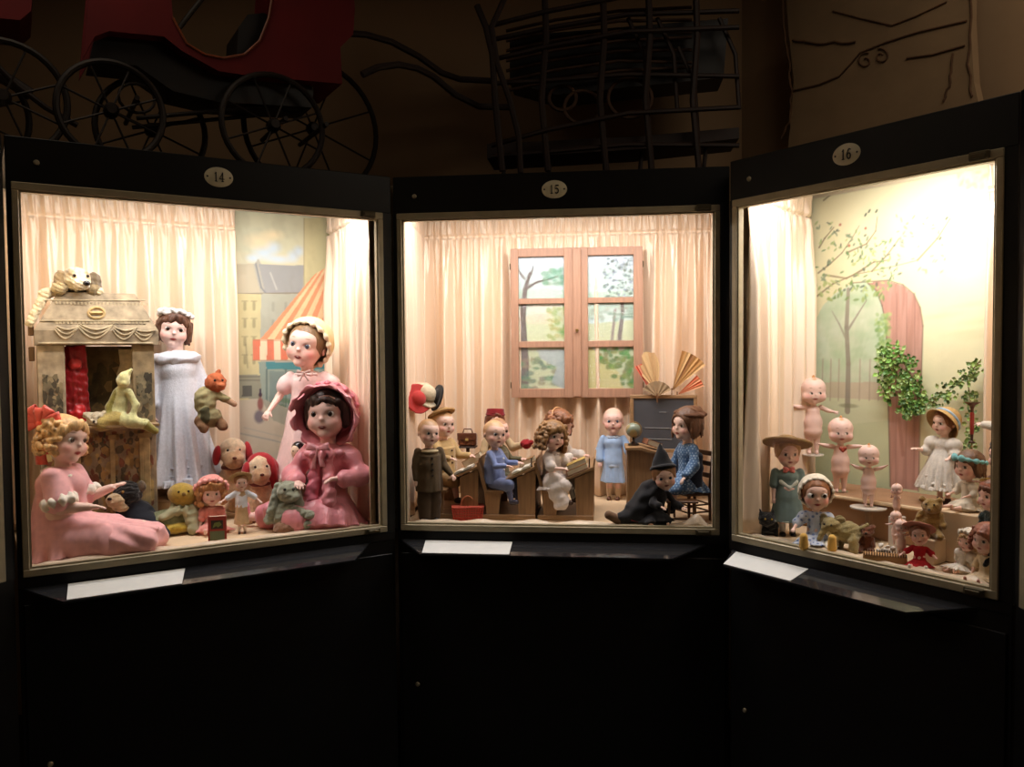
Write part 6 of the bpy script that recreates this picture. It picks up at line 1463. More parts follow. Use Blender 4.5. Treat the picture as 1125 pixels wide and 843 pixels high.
MB().lathe([(.0001, 0), (.020, 0), (.021, .004), (.012, .008), (.004, .014), (.004, .030), (.0001, .030)], n=18, col=g((40, 30, 26))).build('base', GLOSS, D_, smooth=True)
S = Sculpt(.0018).ell((0, 0, .054), .027, g((128, 136, 118)), .001); S.hue(lambda V, c: np.where((np.sin(V @ np.array([120, 90, 70.]) + 1) + np.sin(V @ np.array([-80, 130, 110.])) > .5)[:, None], np.array(g((158, 140, 96))), c)); S.build('ball', GLOSS, D_)
MB().tube([(.030 * cos(t), 0, .054 + .030 * sin(t)) for t in np.linspace(-pi / 2, pi / 2, 14)], .0016, 5, g((150, 120, 70))).build('meridian', GLOSS, D_)
book('thick brown book lying on the teacher desk beside the globe', 15, WD(15, (xl + .088, vL + .05, zt_ + .001)), a15 + .3, .028, .055, .020, g((136, 84, 54)), False, .36)
# ---- kneeling doll with pointed hat
P, s, a = spot(15, 717, 577, w=FL)
d = Doll('girl_doll', 'doll in black robe and tall black pointed hat kneeling at the front', P + V3(0, 0, .008), a + radians(22), .315, hf=.30, vox=.0018, sit=True, legs=((-.2, -.7, -.1), (-.6, .9, -.1), (.2, -.75, -.1), (.1, .95, -.1)), head=(-14, 10, -8), arms=((-.1, -.6, -.8), (.35, -1, -.15), (.5, -.45, -.75), (.2, -1, -.1)), skin=g((236, 186, 160)), lean=(14, 10))
d.body(eyecol=g('#3a5068'), mouth='open', hands=(.5, .5), feet=False); d.hair(g((150, 104, 62)), 'short', seed=21, fr=(.30, .34, .42)); kk = g((20, 18, 22)); d.dress(kk, hem=.8, hemr=.30, folds=9, amp=.08, sleeve=1, forearm=.75, sl_r=1.6)
S = d.H_(); S.rev((0, .02, .26), (0, .06, .34), .47, .44, kk, .02).rev((0, .04, .3), (0, .14, 1.15), .42, .02, kk, .05); S.disp = noise_disp(60, .0012, 2); S.build('pointed_hat', CLOTH, d.root)
S = Sculpt(.002); S.cap((-.02, .02, .03), (-.11, .0, .022), .045, .022, kk, .03).cap((-.05, .0, .045), (0, 0, .10), .035, .045, kk, .03); S.box((0, 0, -.5), (1, 1, .496), 0, None, .001, sub=True); S.disp = noise_disp(70, .003, 2); S.build('cloak', CLOTH, d.root)
S = Sculpt(.0018); S.cap((-.125, -.004, .018), (-.155, -.004, .034), .016, .014, g((110, 80, 56)), .006); S.build('boot', CLOTH, d.root)
P, s, a = spot(15, 702, 576, w=FL + .002); P, s, a = spot(15, 700, 576, v=.035)
D_ = thing('cloth_bag', 'small black bag with red piping leaning on the kneeling doll', 'bag', P + V3(0, 0, .004), a); mb = MB(); mb.frame(rotm(-.35, .25, 0)); mb.box((-.022, -.006, 0), (.022, .006, .052), g((34, 32, 36)), bev=.003).build('bag_body', CLOTH, D_)
MB().frame(rotm(-.35, .25, 0)).tube([(-.020, -.007, .002), (.020, -.007, .002), (.020, -.007, .050), (-.020, -.007, .050)], .0013, 5, g((190, 40, 60)), closed=True).build('piping', CLOTH, D_)
MB().frame(rotm(-.35, .25, 0)).tube([(-.016, 0, .05), (-.012, 0, .07), (.012, 0, .07), (.016, 0, .05)], .0015, 5, g((60, 56, 56))).build('handle', CLOTH, D_)
# ---- girl in blue floral dress on a wooden chair
P, s, a = spot(15, 757, 572, v=.18); uc = loc(15, 760, 572, v=.18)[0]; P = WD(15, (uc, .19, FL + .001))
CH = thing('toy_chair', 'small dark wooden chair at the right where the blue-dressed doll sits', 'chair', P, a15 - radians(62)); MH = mat('mahogany', g((104, 70, 46)), rough=.4, var=.3, vscale=20, stretch=(6, 6, .7))
for x in (-.045, .045):
    MB().tube([(x, -.04, 0), (x, -.04, .088)], [.004, .006], 8).build('leg', MH, CH, smooth=True); MB().tube([(x, .045, 0), (x, .042, .09), (x, .055, .235)], [.005, .006, .005], 8).build('leg', MH, CH, smooth=True)
MB().box((-.056, -.055, .088), (.056, .052, .097), bev=.003).build('seat', MH, CH)
for z in (.15, .19, .225): MB().box((-.045, .044 + (z - .09) * .09, z - .008), (.045, .050 + (z - .09) * .09, z + .008), bev=.001).build('back_rail', MH, CH)
mb = MB()
for z in (.03, .055): mb.tube([(-.045, -.04, z), (.045, -.04, z)], .003, 6); mb.tube([(-.045, .044, z), (.045, .044, z)], .003, 6); mb.tube([(-.045, -.04, z), (-.045, .044, z)], .003, 6); mb.tube([(.045, -.04, z), (.045, .044, z)], .003, 6)
mb.build('stretcher', MH, CH)
P2 = WD(15, (uc - .005, .19, FL + .100))
d = Doll('girl_doll', 'girl doll in blue patterned dress with brown hat-like curls, seated right', P2, a15 - radians(62), sit_h(.285, .26), hf=.26, vox=.0018, sit=True, head=(10, 0, 4), legs=((-.15, -1, -.1), (-.1, -.3, -1), (.15, -1, -.1), (.1, -.3, -1)), arms=((-.35, -.15, -1), (-.1, -.7, -.8), (.3, -.2, -1), (.1, -.8, -.7)), skin=g((236, 190, 164)), lean=(4, 0))
d.body(eyecol=g('#3a2a20')); d.hair(g((104, 68, 42)), 'long', seed=31, length=.34, vol=1.12)
bl = g((76, 108, 146)); d.dress(bl, hem=1.0, hemr=.26, folds=9, amp=.08, sleeve=1, forearm=.8, sl_r=1.7, pat=lambda V, c: np.where((np.sin(V[:, 0] * 420) * np.sin(V[:, 1] * 400 + 1) * np.sin(V[:, 2] * 410) > .22)[:, None], np.array(g((150, 174, 198))), c)); d.shoes(g((30, 24, 26)), boot=.1)
S = Sculpt(.002).frame(d.T, d.hip); S.cap((-.045, .005, .10), (-.045, -.01, .0), .020, .024, g((26, 36, 56)), .02).cap((.045, .005, .10), (.045, -.01, .0), .020, .024, g((26, 36, 56)), .02); S.disp = noise_disp(70, .002, 2); S.build('shawl', CLOTH, d.root)
S = d.H_(); S.ell((.0, .14, .36), (.52, .50, .15), g((96, 62, 40)), .04).ell((0, .2, .46), (.34, .34, .14), g((110, 74, 48)), .05); S.disp = noise_disp(90, .0025, 2); S.build('brown_hat', KNIT, d.root)
# low slate bench in front of her and a crumpled scrap
P, s, a = spot(15, 750, 576, v=.06); q = loc(15, 752, 572, v=.07)
D_ = thing('toy_stool', 'low brown wooden footstool under the kneeling doll hands', 'stool', WD(15, (loc(15, 748, 560, v=.09)[0], .085, FL + .001)), a15)
zt2 = loc(15, 748, 549, v=.085)[2] - FL
MB().box((-.05, -.025, zt2 - .010), (.055, .03, zt2 - .003), bev=.002).build('stool_top', MH, D_)
for x in (-.042, .046):
    for y in (-.018, .022): MB().tube([(x, y, 0), (x * .92, y * .9, zt2 - .010)], .004, 7).build('leg', MH, D_)
MB().tube([(-.040, 0, .02), (.044, 0, .02)], .003, 6).build('stretcher', MH, D_)
front_cloth(15, 'cream floor cloth with a crumpled right corner, before the school desks', .03, 1.01, 8, humps=((.975, .03, .03),), h=.010)
# ============================================================ case 16
vB6 = .575
curtain(16, 'cream satin curtain on the left side of case 16', (-.008, .032), (-.135, .545), 7, seed=11, amp=.010)
ur = loc(16, 1086, 350, v=vB6)[0]
curtain(16, 'narrow cream satin curtain right of the painted garden in case 16', (ur + .004, vB6 + .004), (.86, vB6 + .004), 7, seed=12, amp=.008)
cv = Canvas(16, vB6 + .010, -.142, ur + .012, FL + .004, 1.135, res=.0030)
ul = -.142
cv.img[:] = g((228, 222, 180)); cv.mix(np.clip(.5 + .5 * cv.noise(7, 1), 0, 1) * .4, g((212, 210, 162))); cv.mix(np.clip(.3 + .6 * cv.noise(5, 9, 2, .4), 0, 1) * .25, g((240, 226, 196)))
for k in range(5): cv.dab(rng.uniform(1030, 1085), rng.uniform(330, 400), 40, 5, g((206, 196, 150)), .35, .1, .9)
# view through the arch: misty park
arch = [(896, 540), (896, 352), (904, 336), (918, 322), (936, 312), (950, 310), (962, 318), (969, 334), (973, 356), (975, 400), (976, 455), (978, 535)]
ins = cv.poly(arch, g((206, 214, 186)))
mist = np.clip(.45 + .5 * cv.noise(22, 12), 0, 1) * ins; cv.mix(mist * .6, g((166, 196, 152))); cv.mix(np.clip(cv.noise(50, 13), 0, 1) * ins * .25, g((226, 232, 214)))
cv.poly([(896, 420), (976, 420), (976, 446), (896, 446)], g((206, 186, 160)), a=.75)
cv.poly([(896, 436), (977, 440), (979, 540), (896, 540)], g((214, 218, 180)), a=.9); cv.poly([(896, 470), (978, 462), (979, 540), (896, 540)], g((198, 206, 164)), a=.6)
cv.line([(931, 452), (932, 400), (930, 360), (932, 318)], [6.5, 5.5, 5, 4], g((150, 142, 126)), .9); cv.line([(932, 362), (942, 346), (952, 330)], [3, 2, 1.4], g((156, 150, 134)), .9); cv.line([(931, 376), (922, 356), (914, 342)], [2.6, 2, 1], g((160, 156, 138)), .8)
cv.dab(932, 446, 14, 3, g((130, 132, 100)), .6)
for x in (903, 912, 921, 944, 955, 965): cv.line([(x, 440), (x + 1, 395)], 1.6, g((176, 158, 136)), .7)
# door leaf standing open in the arch
door = [(962, 310), (975, 309), (992, 314), (1004, 324), (1011, 338), (1014, 358), (1013, 420), (1010, 540), (978, 535), (976, 455), (975, 400), (973, 356), (969, 336), (963, 320), (953, 311)]
ind = cv.poly(door, g((198, 152, 136))); cv.mix(np.clip(.5 + .6 * cv.noise(10, 21, 3, 14), 0, 1) * ind * .5, g((164, 116, 98)))
for x in (985, 996, 1005): cv.line([(x, 322), (x, 420), (x - 1, 536)], .9, g((140, 98, 84)), .6)
cv.line([(953, 311), (963, 320), (969, 336), (973, 356), (975, 400), (978, 535)], 1.4, g((110, 96, 80)), .8); cv.line([(936, 311), (975, 308), (992, 313), (1004, 323), (1011, 338), (1014, 358), (1012, 420), (1009, 540)], 1.4, g((120, 104, 84)), .8)
cv.line([(986, 446), (992, 500)], 4, g((170, 118, 100)), .6)
cv.poly([(1011, 440), (1090, 430), (1090, 540), (1009, 540)], g((206, 196, 156)), a=.5)
# branches and leaves
br = g((136, 120, 92))
for pts in (((899, 300), (912, 290), (925, 278), (936, 262), (944, 248)), ((897, 326), (915, 312), (938, 302), (958, 298), (985, 292), (1008, 286)), ((905, 302), (930, 306), (950, 296)), ((930, 278), (952, 268), (962, 254), (964, 238)), ((900, 272), (906, 262), (916, 250)), ((958, 298), (975, 280), (988, 262)), ((1008, 286), (1030, 262), (1044, 240)), ((905, 220), (915, 212), (925, 206)), ((938, 302), (960, 288), (975, 286))):
    cv.line(list(pts), [2.2, 1.8, 1.3, 1., .8][:len(pts)] , br, .8)
for k in range(150):
    t = rng.random(); x = 899 + 85 * t ** 1.1 + rng.uniform(-6, 6); y = 320 - 78 * rng.random() * (1 - .3 * t); c_ = ((112, 148, 96), (150, 172, 110), (92, 110, 92), (180, 192, 130), (130, 150, 120))[k % 5]
    cv.dab(x, y, rng.uniform(2.2, 4.6), rng.uniform(1., 2.), g(c_), .8, rng.uniform(0, 3.1), .5)
for k in range(34): cv.dab(rng.uniform(985, 1040), rng.uniform(236, 300), rng.uniform(2, 4), rng.uniform(1, 1.8), g(((150, 176, 112), (120, 130, 130))[k % 2]), .7, rng.uniform(0, 3), .5)
for x, y in ((951, 236), (955, 232), (963, 232), (1040, 240), (1033, 262)): cv.dab(x, y, 3, 1.6, g((96, 110, 90)), .9, 1)
for k in range(40): cv.dab(rng.uniform(900, 975), rng.uniform(308, 330), rng.uniform(3, 5), rng.uniform(1.4, 2.4), g(((150, 170, 96), (176, 190, 120), (120, 150, 90))[k % 3]), .8, rng.uniform(0, 3), .5)
for x, y in ((923, 247), (933, 270), (951, 251)): cv.dab(x, y, 2, 2, g((176, 90, 70)), .8)
for k in range(30): cv.dab(rng.uniform(1048, 1084), rng.uniform(182, 205), rng.uniform(4, 7), rng.uniform(2, 4), g(((188, 208, 160), (206, 222, 170), (170, 200, 140))[k % 3]), .7, rng.uniform(0, 3), .6)
for k in range(90):
    x = rng.uniform(962, 978); cv.dab(x, rng.uniform(345, 400), rng.uniform(2.5, 4), rng.uniform(2, 3), g(((150, 182, 112), (180, 202, 130), (120, 160, 90))[k % 3]), .6, rng.uniform(0, 3), .5)
o = cv.build('painted_backdrop', PAINT); caseobj(o, 16); tag(o, 'painted garden with arched doorway at the back of case 16', 'painting')
o = MB().box((ur + .002, vB6 - .010, FL + .002), (ur + .009, vB6 - .002, 1.13), bev=.002).build('backdrop_batten', mat('pinkish_wood', g((206, 170, 140)), rough=.5)); caseobj(o, 16); tag(o, 'thin wooden upright strip at the right edge of the painted garden', 'strip')

# ---- artificial ivy
def foliage(name, blobs, n, size, cols, seed, parent, v, stems=()):
    """leaves: folded pointed blades spread through (px, py, rx, ry) clumps around depth v"""
    rs = random.Random(seed); mb = MB()
    for k in range(n):
        bx, by, rx, ry = blobs[k % len(blobs)]; a = rs.uniform(0, 2 * pi); r = math.sqrt(rs.random()); dv = rs.uniform(-.022, .012)
        p = loc(16, bx + rx * r * cos(a), by + ry * r * sin(a), v=v + dv); L_ = size * rs.uniform(.7, 1.3)
        R = rotm(rs.uniform(-.7, .5), rs.uniform(-pi, pi), rs.uniform(-.8, .8)); w_ = L_ * .38
        vs = np.array([(0, 0, 0), (-w_, -.002, L_ * .35), (-w_ * .8, -.002, L_ * .62), (0, -.004, L_), (w_ * .8, -.002, L_ * .62), (w_, -.002, L_ * .35), (0, .002, L_ * .5)])
        mb.frame(R, p).add(vs, [(0, 1, 6), (1, 2, 6), (2, 3, 6), (3, 4, 6), (4, 5, 6), (5, 0, 6)], tuple(np.array(cols[rs.randrange(len(cols))]) * rs.uniform(.7, 1.2)))
    mb.frame()
    return mb.build(name, mat('ivy_leaf', rough=.45, var=.15), parent)
IV = thing('ivy_garland', 'dense green artificial ivy hanging over the painted door', 'ivy', WD(16, (0, 0, 0)), CASE[16][2])
gc = [g((112, 160, 72)), g((146, 186, 96)), g((86, 132, 62)), g((172, 200, 124))]
vI = vB6 - .025
foliage('foliage', [(980, 392, 15, 14), (992, 408, 18, 18), (985, 430, 22, 16), (1004, 432, 14, 18), (1000, 452, 14, 6), (972, 405, 9, 20)], 520, .017, gc, 5, IV, vI)
mb = MB()
for pts in (((975, 380), (985, 410), (1000, 450)), ((978, 384), (975, 420), (978, 440)), ((985, 385), (1002, 415), (1012, 440))): mb.tube([loc(16, x, y, v=vI + .006) for x, y in pts], .002, 5, g((100, 84, 50)))
mb.build('stem', GLOSS, IV)
IV = thing('ivy_garland', 'loose lighter ivy trailing behind the straw-bonneted doll at right', 'ivy', WD(16, (0, 0, 0)), CASE[16][2])
foliage('foliage', [(1044, 428, 16, 9), (1060, 414, 12, 9), (1072, 405, 7, 10), (1030, 440, 12, 8), (1066, 440, 10, 14), (1068, 470, 6, 20), (1062, 492, 10, 8)], 230, .015, [g((140, 166, 84)), g((110, 142, 80)), g((168, 184, 110)), g((124, 150, 100))], 6, IV, vI - .01)
mb = MB()
for pts in (((1078, 395), (1062, 414), (1040, 432), (1022, 444)), ((1062, 414), (1068, 450), (1066, 495))): mb.tube([loc(16, x, y, v=vI) for x, y in pts], .0018, 5, g((110, 92, 56)))
mb.build('stem', GLOSS, IV)

# ---- covered stage step at the back, clear acrylic stands
vS1 = .30; q = loc(16, 950, 548, v=vS1); zS = q[2]
_u0 = -.10; St = thing('display_step', 'tan cloth-covered step running across the back of case 16', 'step', WD(16, (0, 0, 0)), CASE[16][2])
zS = loc(16, 970, 552, v=vS1)[2]
MB().box((-.055, vS1, FL + .001), (.80, vB6 - .034, zS), bev=.004).build('step_block', mat('tan_felt', g((158, 120, 88)), rough=.95, var=.12, vscale=16), St)
MB().tube([(-.055, vS1 - .004, zS - .004), (.80, vS1 - .004, zS - .004)], .006, 8).build('step_nosing', mat('pale_beige_batten', g((222, 194, 156)), rough=.6), St, smooth=True)
def acrylic(label, px, py, v, w_=.05, top=None):
    q = loc(16, px, py, v=v); zb = zS + .001 if v > vS1 + .02 else FL + .001
    A_ = thing('acrylic_riser', label, 'riser', WD(16, (q[0], v, zb)), CASE[16][2]); h = q[2] - zb
    MB().lathe([(w_, h - .004), (w_, h), (.0001, h)], n=28, col=(.9, .9, .88)).lathe([(.0001, h - .004), (w_, h - .004)], n=28, col=(.9, .9, .88)).build('riser_top', ACRT, A_, smooth=True)
    MB().lathe([(.010, 0), (.010, h - .004)], n=12).lathe([(w_ * .7, 0), (w_ * .7, .003), (.0001, .003)], n=24).build('riser_stem', ACRYL, A_, smooth=True)
    return h + zb
ACRT = mat('frosted_acrylic', g((222, 214, 204)), rough=.25, var=.02)
acrylic('clear round riser under the highest cupid doll', 893, 499, .46, .036)
acrylic('clear round riser under the middle cupid doll', 923, 541, .36, .036)
acrylic('clear round riser under the lowest cupid doll on a disc', 954, 557, .27, .052)
kp = g((230, 184, 168))
def cupid(label, px, py, v, hpx, yaw, arms, eye='r', group=None, head=(0, 4, 0), hearts=False, vox=.0014):
    P, s, a = spot(16, px, py, v=v)
    d = Doll('cupid_doll', label, P, a + radians(yaw), hpx * s, hf=.355, vox=vox, chub=1.5, arms=arms, head=head, skin=kp, arml=.72, neck=.02, shw=.13, legf=.42, group=group)
    d.body(kew=True, painted_eyes=eye, mouth='wide', eyecol=(.02, .015, .012), cheeks=1.0, hands=(.1, .1), spread=.9, brow=g('#9a6a4a'), nose=.7)
    return d
cupid('naked pink cupid doll standing highest, arms spread, by the left curtain', 893, 498, .46, 84, 12, ((-1, -.1, .05), (-1, -.2, .25), (.9, -.1, -.45), (1, -.3, -.2)))
d = cupid('naked pink cupid doll with red heart on its chest, second highest', 923, 540, .36, 82, 8, ((-1, -.1, .15), (-.9, -.3, .25), (1, -.1, .1), (1, -.3, .1)))
S = Sculpt(.001).frame(d.T, d.hip); S.cap((-.006, -.052 * 1, d.up * d.B - .05 * d.B), (0, -.055, d.up * d.B - .11 * d.B), .006, .003, g((150, 60, 44)), .001).cap((.006, -.052, d.up * d.B - .05 * d.B), (0, -.055, d.up * d.B - .11 * d.B), .006, .003, g((150, 60, 44)), .001); S.t = d.hip + V3(0, .012, 0); S.build('heart_sticker', GLOSS, d.root)
cupid('naked pink cupid doll with outstretched star hands, on the low clear disc', 954, 556, .27, 68, 4, ((-1, -.25, .3), (-.8, -.6, .5), (1, -.25, .3), (.8, -.6, .5)))
cupid('tiny pink cupid doll holding its chin, topmost of the small cluster', 985, 567, .17, 36, -25, ((-.3, -.8, -.4), (.3, -.5, .8), (.3, -.8, -.4), (-.3, -.5, .8)), vox=.001)
P, s, a = spot(16, 985, 567, v=.17); MBb = thing('acrylic_riser', 'clear block riser behind the tiny pink dolls', 'riser', WD(16, (loc(16, 985, 567, v=.17)[0], .17, FL + .001)), CASE[16][2]); MB().box((-.018, -.012, 0), (.018, .018, loc(16, 985, 567, v=.17)[2] - FL - .002), bev=.002).build('block', ACRT, MBb)
cupid('tiny pink cupid doll leaning, middle of the small cluster', 984, 598, .125, 37, -10, ((-.8, -.6, -.2), (-.9, -.6, .1), (.5, -.8, -.2), (.2, -1, .2)), vox=.001)
cupid('tiny pink cupid doll in front, lowest of the small cluster', 990, 612, .085, 42, 14, ((-.6, -.6, -.3), (.3, -.8, .3), (.8, -.6, -.2), (.1, -1, .2)), vox=.001)

# ---- straw hat doll in teal
P, s, a = spot(16, 865, 588, w=FL)
d = Doll('girl_doll', 'doll in wide straw hat and grey-teal dress at the left of case 16', P, a + radians(10), 108 * s, hf=.30, vox=.0016, head=(4, 6, 0), arms=((-.12, -.05, -1), (-.05, -.3, -1), (.12, -.05, -1), (.05, -.3, -1)), chub=1.4, skin=g((226, 168, 142)), shw=.15)
d.body(eyecol=g('#3a2a20'), painted_eyes=True, mouth='smile'); d.hair(g((196, 150, 96)), 'short', seed=41)
tl = g((116, 134, 128)); d.dress(tl, hem=.22, hemr=.25, folds=7, amp=.03, sleeve=.9, sl_r=1.4, pw=.9); d.shoes(g((26, 22, 22)), socks=g((220, 210, 196)))
S = Sculpt(.0016).frame(d.T, d.hip); B = d.B; S.rev((0, 0, (.24 * B - d.hipz)), (0, 0, (.22 * B - d.hipz)), .248 * B, .252 * B, g((196, 202, 190)), .002, ell=.85).cap((-.10 * B, -.085 * B, (d.up - .18) * B), (0, -.115 * B, (d.up - .26) * B), .008, .008, g((206, 210, 198)), .004).cap((.10 * B, -.085 * B, (d.up - .18) * B), (0, -.115 * B, (d.up - .26) * B), .008, .008, g((206, 210, 198)), .004); S.build('white_trim', CLOTH, d.root)
S = d.H_(); S.t = d.neckb + d.T @ V3(0, -.024, 0); S.R = np.eye(3); S.sc = d.hh * .9; bow_prims(S, g((222, 120, 110)), .03); S.build('neck_bow', SATIN, d.root)
d.strawhat(g((140, 108, 62)), R=.80, crown=.42, tilt=(-24, 8), z=.30, y=.10, ch=.28, up=.08, bandw=.05)
# ---- googly doll seated
P, s, a = spot(16, 896, 600, w=FL)
d = Doll('googly_doll', 'goggle-eyed doll in white bonnet, blue print dress and yellow shoes', P, a + radians(4), sit_h(78 * s, .35), hf=.35, vox=.0015, sit=True, chub=1.2, head=(4, 4, 0), legs=((-.35, -1, .0), (-.25, -1, -.05), (.35, -1, .0), (.25, -1, -.05)), arms=((-.7, -.2, -.7), (-.3, -.8, -.3), (.7, -.2, -.8), (.2, -.9, -.4)), skin=g((236, 182, 156)))
d.body(googly=18, eyecol=g('#2a1c14'), mouth='wide', hands=(.4, .4), nose=.8, cheeks=1.4); d.hair(g((150, 96, 56)), 'short', seed=43, fr=(.34, .34, .42))
fl_ = lambda V, c: np.where((np.sin(V[:, 0] * 300 + 1) * np.sin(V[:, 1] * 280) * np.sin(V[:, 2] * 310 + 2) > .3)[:, None], np.array(g((108, 128, 176))), c)
d.dress(g((196, 204, 220)), hem=.7, hemr=.36, folds=9, amp=.1, sleeve=1, sl_r=1.9, puff=.10, pat=fl_); d.bonnet(g((226, 214, 192)), g((232, 222, 204)), n=(0, 1, .2), off=-.14, r=.49, frill_r=.038)
yl = g((226, 180, 92))
for i in (0, 1):
    S = Sculpt(.0015); t_ = d.ankle[i]; S.cap(t_ + V3(0, -.004, .004), t_ + V3(0, -.006, .032), .013, .011, yl, .004); S.build('shoe', CLOTH, d.root)
    S = Sculpt(.0015); S.cap(d.knee[i], d.ankle[i], .014, .012, g((232, 222, 200)), .004); S.build('stocking', CLOTH, d.root)
# ---- black plush cat
def critter(name, label, cat, px, py, v, yaw, col, parts, m=PLUSH, disp=.0012, vox=.0014, eyes=(), eyecol=(.02, .015, .01), er=1.2, nose=None):
    P, s, a = spot(16, px, py, v=v) if v is not None else spot(16, px, py, w=FL); D_ = thing(name, label, cat, P, a + radians(yaw))
    for nm, prims in parts:
        S = Sculpt(vox).frame(sc=s)
        for p_ in prims:
            if len(p_[0]) == 3 and isinstance(p_[1], (int, float, tuple)) and p_[-1] == 'e': S.ell(p_[0], p_[1], p_[2] if len(p_) > 3 else col, 2.5)
            else: S.cap(p_[0], p_[1], p_[2], p_[3], p_[4] if len(p_) > 5 else col, 2.5)
        S.disp = noise_disp(260, disp, len(nm)); S.build(nm, m, D_)
    for e in eyes: Sculpt(.0010).frame(sc=s).ell(e, er, eyecol, .5).build('eye', GLOSS, D_)
    if nose: Sculpt(.0010).frame(sc=s).ell(nose, (1.6, 1.2, 1.1), (.02, .015, .01), .5).build('nose', GLOSS, D_)
    return D_, s
bkc = g((20, 19, 20))
D_, s = critter('plush_cat', 'small black plush cat in the front left corner of case 16', 'plush cat', 845, 588, None, 10, bkc, [
    ('body', [((2, 6, 9), (9, 12, 9), 'e'), ((-6, -2, 6), (-7, -4, 0), 2.6, 2.4, 'c'), ((6, -2, 6), (7, -4, 0), 2.6, 2.4, 'c'), ((0, 14, 4), (0, 16, 0), 3, 2.4, 'c'), ((-3, -3, 18), (9, 8, 8), 'e'), ((-9, -2, 24), (-11, -2, 29), 3, 1, 'c'), ((3, -2, 24), (5, -2, 29), 3, 1, 'c'), ((9, 12, 12), (14, 10, 24), 2, 1.4, 'c')])], eyes=((-6, -10.5, 19.5), (1, -10.5, 19.5)), eyecol=g((180, 150, 60)), er=1.2)
# ---- plush elephant
oc = g((166, 148, 98))
D_, s = critter('plush_elephant', 'tan plush elephant standing beside the goggle-eyed doll', 'plush elephant', 926, 605, None, -15, oc, [
    ('body', [((3, 4, 20), (16, 11, 12), 'e'), ((-8, -4, 14), (-9, -5, 2.5), 5.5, 5, 'c'), ((12, -4, 14), (13, -5, 2.5), 5.5, 5, 'c'), ((-6, 10, 14), (-7, 11, 2.5), 5.5, 5, 'c'), ((13, 10, 14), (14, 11, 2.5), 5.5, 5, 'c'), ((-12, -3, 27), (10, 9, 9), 'e'), ((-17, -8, 24), (-22, -12, 12), 4, 2.6, 'c'), ((19, 4, 26), (24, 4, 31), 2.6, 2, 'c')])], eyes=((-17, -11, 29), (-9, -12, 29)))
for x, sg in ((-4, 1), (-20, -1)):
    S = Sculpt(.0014).frame(sc=s); S.ell((x, -1, 31), (7, 2.6, 8), g((150, 132, 86)), 2, R=rotm(0, .3 * sg, .5 * sg)); S.disp = noise_disp(200, .001, 2); S.build('ear', PLUSH, D_)
S = Sculpt(.0014).frame(sc=s); S.tor((-10, -1, 20), 8.5, 2, g((196, 180, 136)), R=rotm(.3, 1.2, 0)); S.build('neck_ribbon', SATIN, D_)
critter('yarn_pompon', 'small dark purple knitted ball behind the plush elephant', 'ball', 922, 585, .20, 0, g((86, 66, 96)), [('ball', [((0, 0, 4), (10, 9, 10), 'e')])], m=KNIT, disp=.002)
P, s, a = spot(16, 922, 585, v=.20); o = thing('small_plinth', 'low hidden plinth under the purple ball', 'plinth', WD(16, (loc(16, 922, 585, v=.20)[0], .20, FL + .001)), CASE[16][2]); MB().box((-.018, -.015, 0), (.018, .015, max(.006, loc(16, 922, 585, v=.20)[2] - FL - 6 * s)), bev=.002).build('block', FLOORC, o)
critter('plush_bear', 'tiny reddish-brown plush bear seated beside the shell box', 'plush bear', 952, 607, None, -10, g((118, 66, 38)), [
    ('body', [((0, 2, 10), (7, 6, 9), 'e'), ((1, -1, 24), (6.5, 6, 6), 'e'), ((-4, 0, 29), 2.6, 'e'), ((6, 0, 29), 2.6, 'e'), ((-4, -3, 4), (-6, -9, 3), 3, 2.6, 'c'), ((4, -3, 4), (6, -9, 3), 3, 2.6, 'c'), ((-6, 0, 15), (-8, -4, 9), 2.2, 2, 'c'), ((6, 0, 15), (8, -4, 9), 2.2, 2, 'c'), ((1, -7, 22), (3, 3, 2.6), 'e')])], eyes=((-1.5, -6.4, 26), (3.5, -6.4, 26)), er=.9, nose=(1, -9.8, 23))
yb = g((150, 118, 62))
critter('plush_bear', 'old mustard plush bear sitting behind the red-dressed doll', 'plush bear', 1022, 590, .17, -10, yb, [
    ('body', [((0, 2, 14), (12, 10, 14), 'e'), ((1, 0, 34), (10, 9, 9), 'e'), ((-8, 0, 41), 3.6, 'e'), ((9, 0, 41), 3.6, 'e'), ((1, -8, 31), (4, 4, 3.4), 'e'), ((-8, -6, 6), (-12, -14, 4), 4.6, 4, 'c'), ((8, -6, 6), (12, -14, 4), 4.6, 4, 'c'), ((-10, 0, 24), (-14, -5, 13), 3.6, 3, 'c'), ((10, 0, 24), (14, -5, 13), 3.6, 3, 'c')])], eyes=((-3, -8.6, 37), (5, -8.6, 37)), nose=(1, -12, 32))
P, s, a = spot(16, 1022, 590, v=.17); o = thing('small_plinth', 'low hidden plinth under the mustard bear', 'plinth', WD(16, (loc(16, 1022, 590, v=.17)[0], .17, FL + .001)), CASE[16][2]); MB().box((-.028, -.03, 0), (.028, .03, max(.004, loc(16, 1022, 590, v=.17)[2] - FL - .003)), bev=.002).build('block', FLOORC, o)
